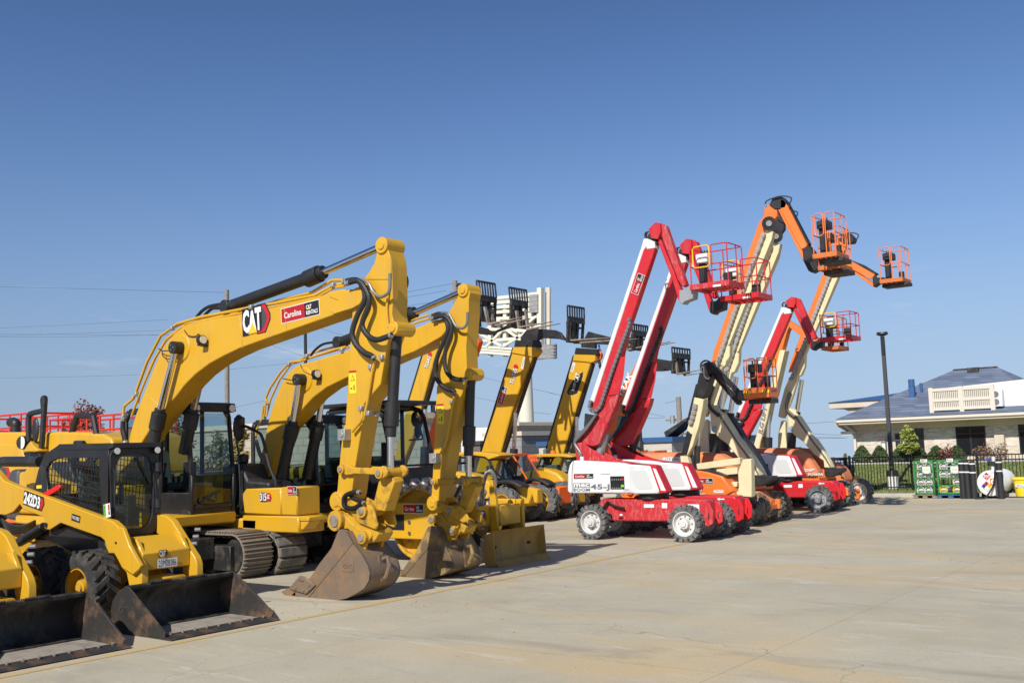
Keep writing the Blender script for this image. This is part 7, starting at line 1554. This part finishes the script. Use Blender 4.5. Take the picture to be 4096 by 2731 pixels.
for (xa, ya, xb, yb_) in ((810, 440, 1020, 560), (1020, 440, 900, 560), (1030, 560, 1300, 400), (1040, 420, 1180, 520), (1210, 390, 1320, 300), (940, 330, 1140, 450)): MB('cream_white').beam(bp(xa, ya, -.5), bp(xb, yb_, -.5), .2, .25).build('brace', bb_)
pn = MB('panel_grey'); pn.prism([bp(890, 235, .8), bp(1275, 235, .8), bp(1275, 480, .8), bp(830, 520, .8)], .3); 
pn.build('sign_panel', bb_); MB('stucco').prism([bp(800, 545, .9), bp(1320, 600, .9), bp(1320, 650, .9), bp(800, 615, .9)], .3).build('sign_panel', bb_)
for k in range(7): MB('pole_grey').beam(bp(900+55*k, 235, .7), bp(900+55*k, 500, .7), .12, .1).build('panel_rib', bb_)
for x_, ya, yb_ in ((1286, 160, 300), (1385, 548, 660)): MB('block_grey').beam(bp(x_, ya, -.8), bp(x_, yb_, -.8), 1.0 if x_ < 1300 else 2.2, .25, up=(0, 1, 0)).build('catwalk_grate', bb_)
MB('mid_grey').beam(bp(1230, 668, -.8), bp(1400, 650, -.8), .18, .2).build('light_rail', bb_)
for k in range(5): lm = MB('mid_grey').tube([bp(1415, 556+24*k, -.9), bp(1448, 556+24*k, -.9)], .04, 6); lm.ball(bp(1452, 556+24*k, -.9), .16, .16, .12, 8, 5); lm.build('billboard_lamp', bb_)
# poles and wires
def pole(name, label, f, xb, yt, Y, r, mat, arms=(), cat='utility pole', grp=None, yb=None):
    t_ = at(f, xb, yt, Y); root = thing(name, label, cat, (t_.x, Y, 0), grp); MB(mat).cyl((t_.x, Y, 0), (t_.x, Y, t_.z), r*1.15, r, 14).build('shaft', root)
    for dz, w_, ax in arms: MB('wood_pole' if mat == 'wood_pole' else mat).beam((t_.x-w_*ax[0], Y-w_*ax[1], t_.z-dz), (t_.x+w_*ax[0], Y+w_*ax[1], t_.z-dz), .14, .16).build('crossarm', root)
    return root, t_
p1_, q1 = pole('utility_pole', 'weathered wooden utility pole behind the larger excavator boom', 'C', 917, 470, 46, .16, 'wood_pole', (), grp='wooden utility poles')
p2_, q2 = pole('utility_pole', 'wooden utility pole with crossarm by the smaller excavator boom tip', 'F', 626, 45, 62, .20, 'wood_pole', ((.9, .8, (-.9, .3)), (2.4, .9, (.9, -.3))), grp='wooden utility poles')
p3_, q3 = pole('utility_pole', 'wooden utility pole with grey transformers above the pale brick building', 'H', 1150, 195, 74, .20, 'wood_pole', ((1.85, 1.2, (.95, .2)), (3.0, .6, (.95, .2))), grp='wooden utility poles')
for dx, dz in ((-.42, 1.5), (-.55, 3.0)): MB('galv').cyl((q3.x+dx, 73.6, q3.z-dz-.62), (q3.x+dx, 73.6, q3.z-dz), .2, n=14).build('transformer', p3_)
MB('cable').tube(smooth_path([(q3.x+.1, 73.7, q3.z-2.2), (q3.x+.5, 73.7, q3.z-2.5), (q3.x+.4, 73.7, q3.z-3.1), (q3.x+.1, 73.7, q3.z-3.2)], 4), .03, 5).build('drop_cable', p3_)
pole('lamp_post', 'thin black pole rising between the two excavator booms', 'C', 1485, 700, 40, .09, 'pole_black', cat='lamp post'); pole('lamp_post', 'dark slanting pole behind the red lifts near the pale brick building', 'H', 795, 240, 46, .09, 'pole_black', cat='lamp post'); pole('flag_pole', 'thin white pole beside the tan block building', 'L', 905, -100, 44, .09, 'white', cat='pole')
wires = [('S', "-160,655 180,663 520,672", 46), ('S', "-160,760 120,748 385,734", 70), ('S', "-160,776 100,768 400,758", 70), ('S', "-160,766 120,768 390,770", 70), ('S', "-160,772 130,774 390,768", 70), ('S', "-160,869 120,866 330,860", 80), ('C', "820,1052 1080,1030 1350,1003", 80), ('C', "970,1320 1080,1295 1190,1272", 60),
         ('C', "1250,875 1360,910 1480,950", 60), ('C', "1590,745 1700,780 1800,810", 60), ('F', "250,135 430,100 605,68", 62), ('F', "230,175 400,150 560,122", 62), ('F', "215,250 330,230 460,212", 62), ('F', "770,785 890,812 1000,840", 90), ('F', "1130,870 1300,905 1470,945", 90), ('F', "780,955 870,975 960,992", 90), ('F', "1170,1065 1280,1080 1380,1090", 90), ('H', "0,160 60,172 130,190", 90), ('H', "790,325 900,345 1030,372", 74), ('H', "810,390 920,385 1030,380", 74), ('H', "1030,250 1090,240 1140,215", 74), ('P', "390,330 650,315 905,297", 95), ('P', "490,462 760,475 1050,487", 95), ('P', "500,535 800,530 1080,525", 95), ('P', "520,515 800,518 1080,526", 95)]
wl_ = [('thin wire running', 'into the sky at far left'), ('thin wire', '')]
for k, (f, s_, Y) in enumerate(wires):
    pts = tr(f, s_, Y); m = MB('cable').tube(smooth_path(pts, 4), .006+.00009*Y, 5); o = m.build('power_line', None); o['category'] = 'wire'; o['group'] = 'overhead wires against the sky'; o['label'] = 'thin dark overhead wire crossing the blue sky behind the machines'
rng = random.Random(11)
def bgtree(label, f, xc, yt, Y, w_px, mat, seed, n=1300, size=.16, blobs=None, zb=0, low=.25, name='tree', k=5, full=False):
    t_ = at(f, xc, yt, Y); w_ = (at(f, xc+w_px/2, yt, Y)-at(f, xc-w_px/2, yt, Y)).length/2; h = t_.z-zb; rg = random.Random(seed)
    return tree(label, (t_.x, Y, zb), h, (crown_blobs(rg, h*low, h*.96, w_, k) if not full else full_blobs(rg, h*low, h, w_, k)), mat, seed, n, size, 'trees behind the machines', name)
bgtree('dark red leaved tree behind the red scissor lift rails', 'O', 1130, 150, 34, 600, 'leaf_red', 21, 3600, .10, low=.42, k=5, full=True)
bgtree('low red leaved tree left of the taller red tree', 'O', 880, 520, 38, 200, 'leaf_red', 22, 700, .10, full=True)
bgtree('yellow green autumn tree seen past the larger excavator cab', 'D', 440, 560, 30, 360, 'leaf_gold', 23, 2600, .09, k=5, full=True)
bgtree('golden autumn tree between the cab and the smaller excavator boom', 'D', 690, 490, 31, 240, 'leaf_gold', 24, 2000, .09, full=True)
bgtree('tall yellow green tree seen under the larger excavator boom', 'A', 1400, 280, 32, 300, 'leaf_gold', 25, 2600, .10, full=True)
bgtree('brown leaved tree behind the red lifts above the brick roof', 'H', 750, 400, 60, 170, 'leaf_brown', 26, 900, .17)
bgtree('small green conifer left of the nearest red lift', 'H', 190, 490, 36, 110, 'leaf_green', 27, 1100, .08, k=7)
for k, (f, x_, y_, Y, w_, lab) in enumerate((('J', 820, 800, 60, 60, 'bare reddish sapling between the cream lift booms'), ('P', 420, 620, 62, 130, 'thin reddish sapling behind the last orange hood'), ('P', 1040, 680, 58, 110, 'sparse sapling at the left corner of the brick building'), ('Z', 1420, 40, 60, 130, 'thin brown sapling behind the black tower boom'), ('X', 1400, 1250, 58, 130, 'sparse reddish sapling beside the cream boom with lettering'))):
    bgtree(lab, f, x_, y_, Y, w_, 'leaf_brown' if k != 2 else 'leaf_gold', 31+k, 160, .08, name='sapling')

# loose grit and clods of dry clay on the concrete
paint('clod', (.36, .30, .2), .9, (.22, .18, .12), .6)
rng = random.Random(77); gb = MB('clod')
for _ in range(420):
    k = rng.random()
    if k < .45: x, y = rng.uniform(-13.6, -9.2), rng.uniform(8.5, 18)
    elif k < .8: x, y = rng.uniform(-11, -2), rng.uniform(5.5, 22)
    else: x, y = rng.uniform(-13, -11), rng.uniform(9.3, 12)
    r_ = .004+.016*rng.random()**4; gb.ball((x, y, r_*.5), r_*rng.uniform(.8, 1.6), r_, r_*.7, 5, 4)
go = gb.build('grit', smooth=20); go['kind'] = 'stuff'; go['label'] = 'loose grit and clods of clay scattered on the concrete'; go['category'] = 'grit'
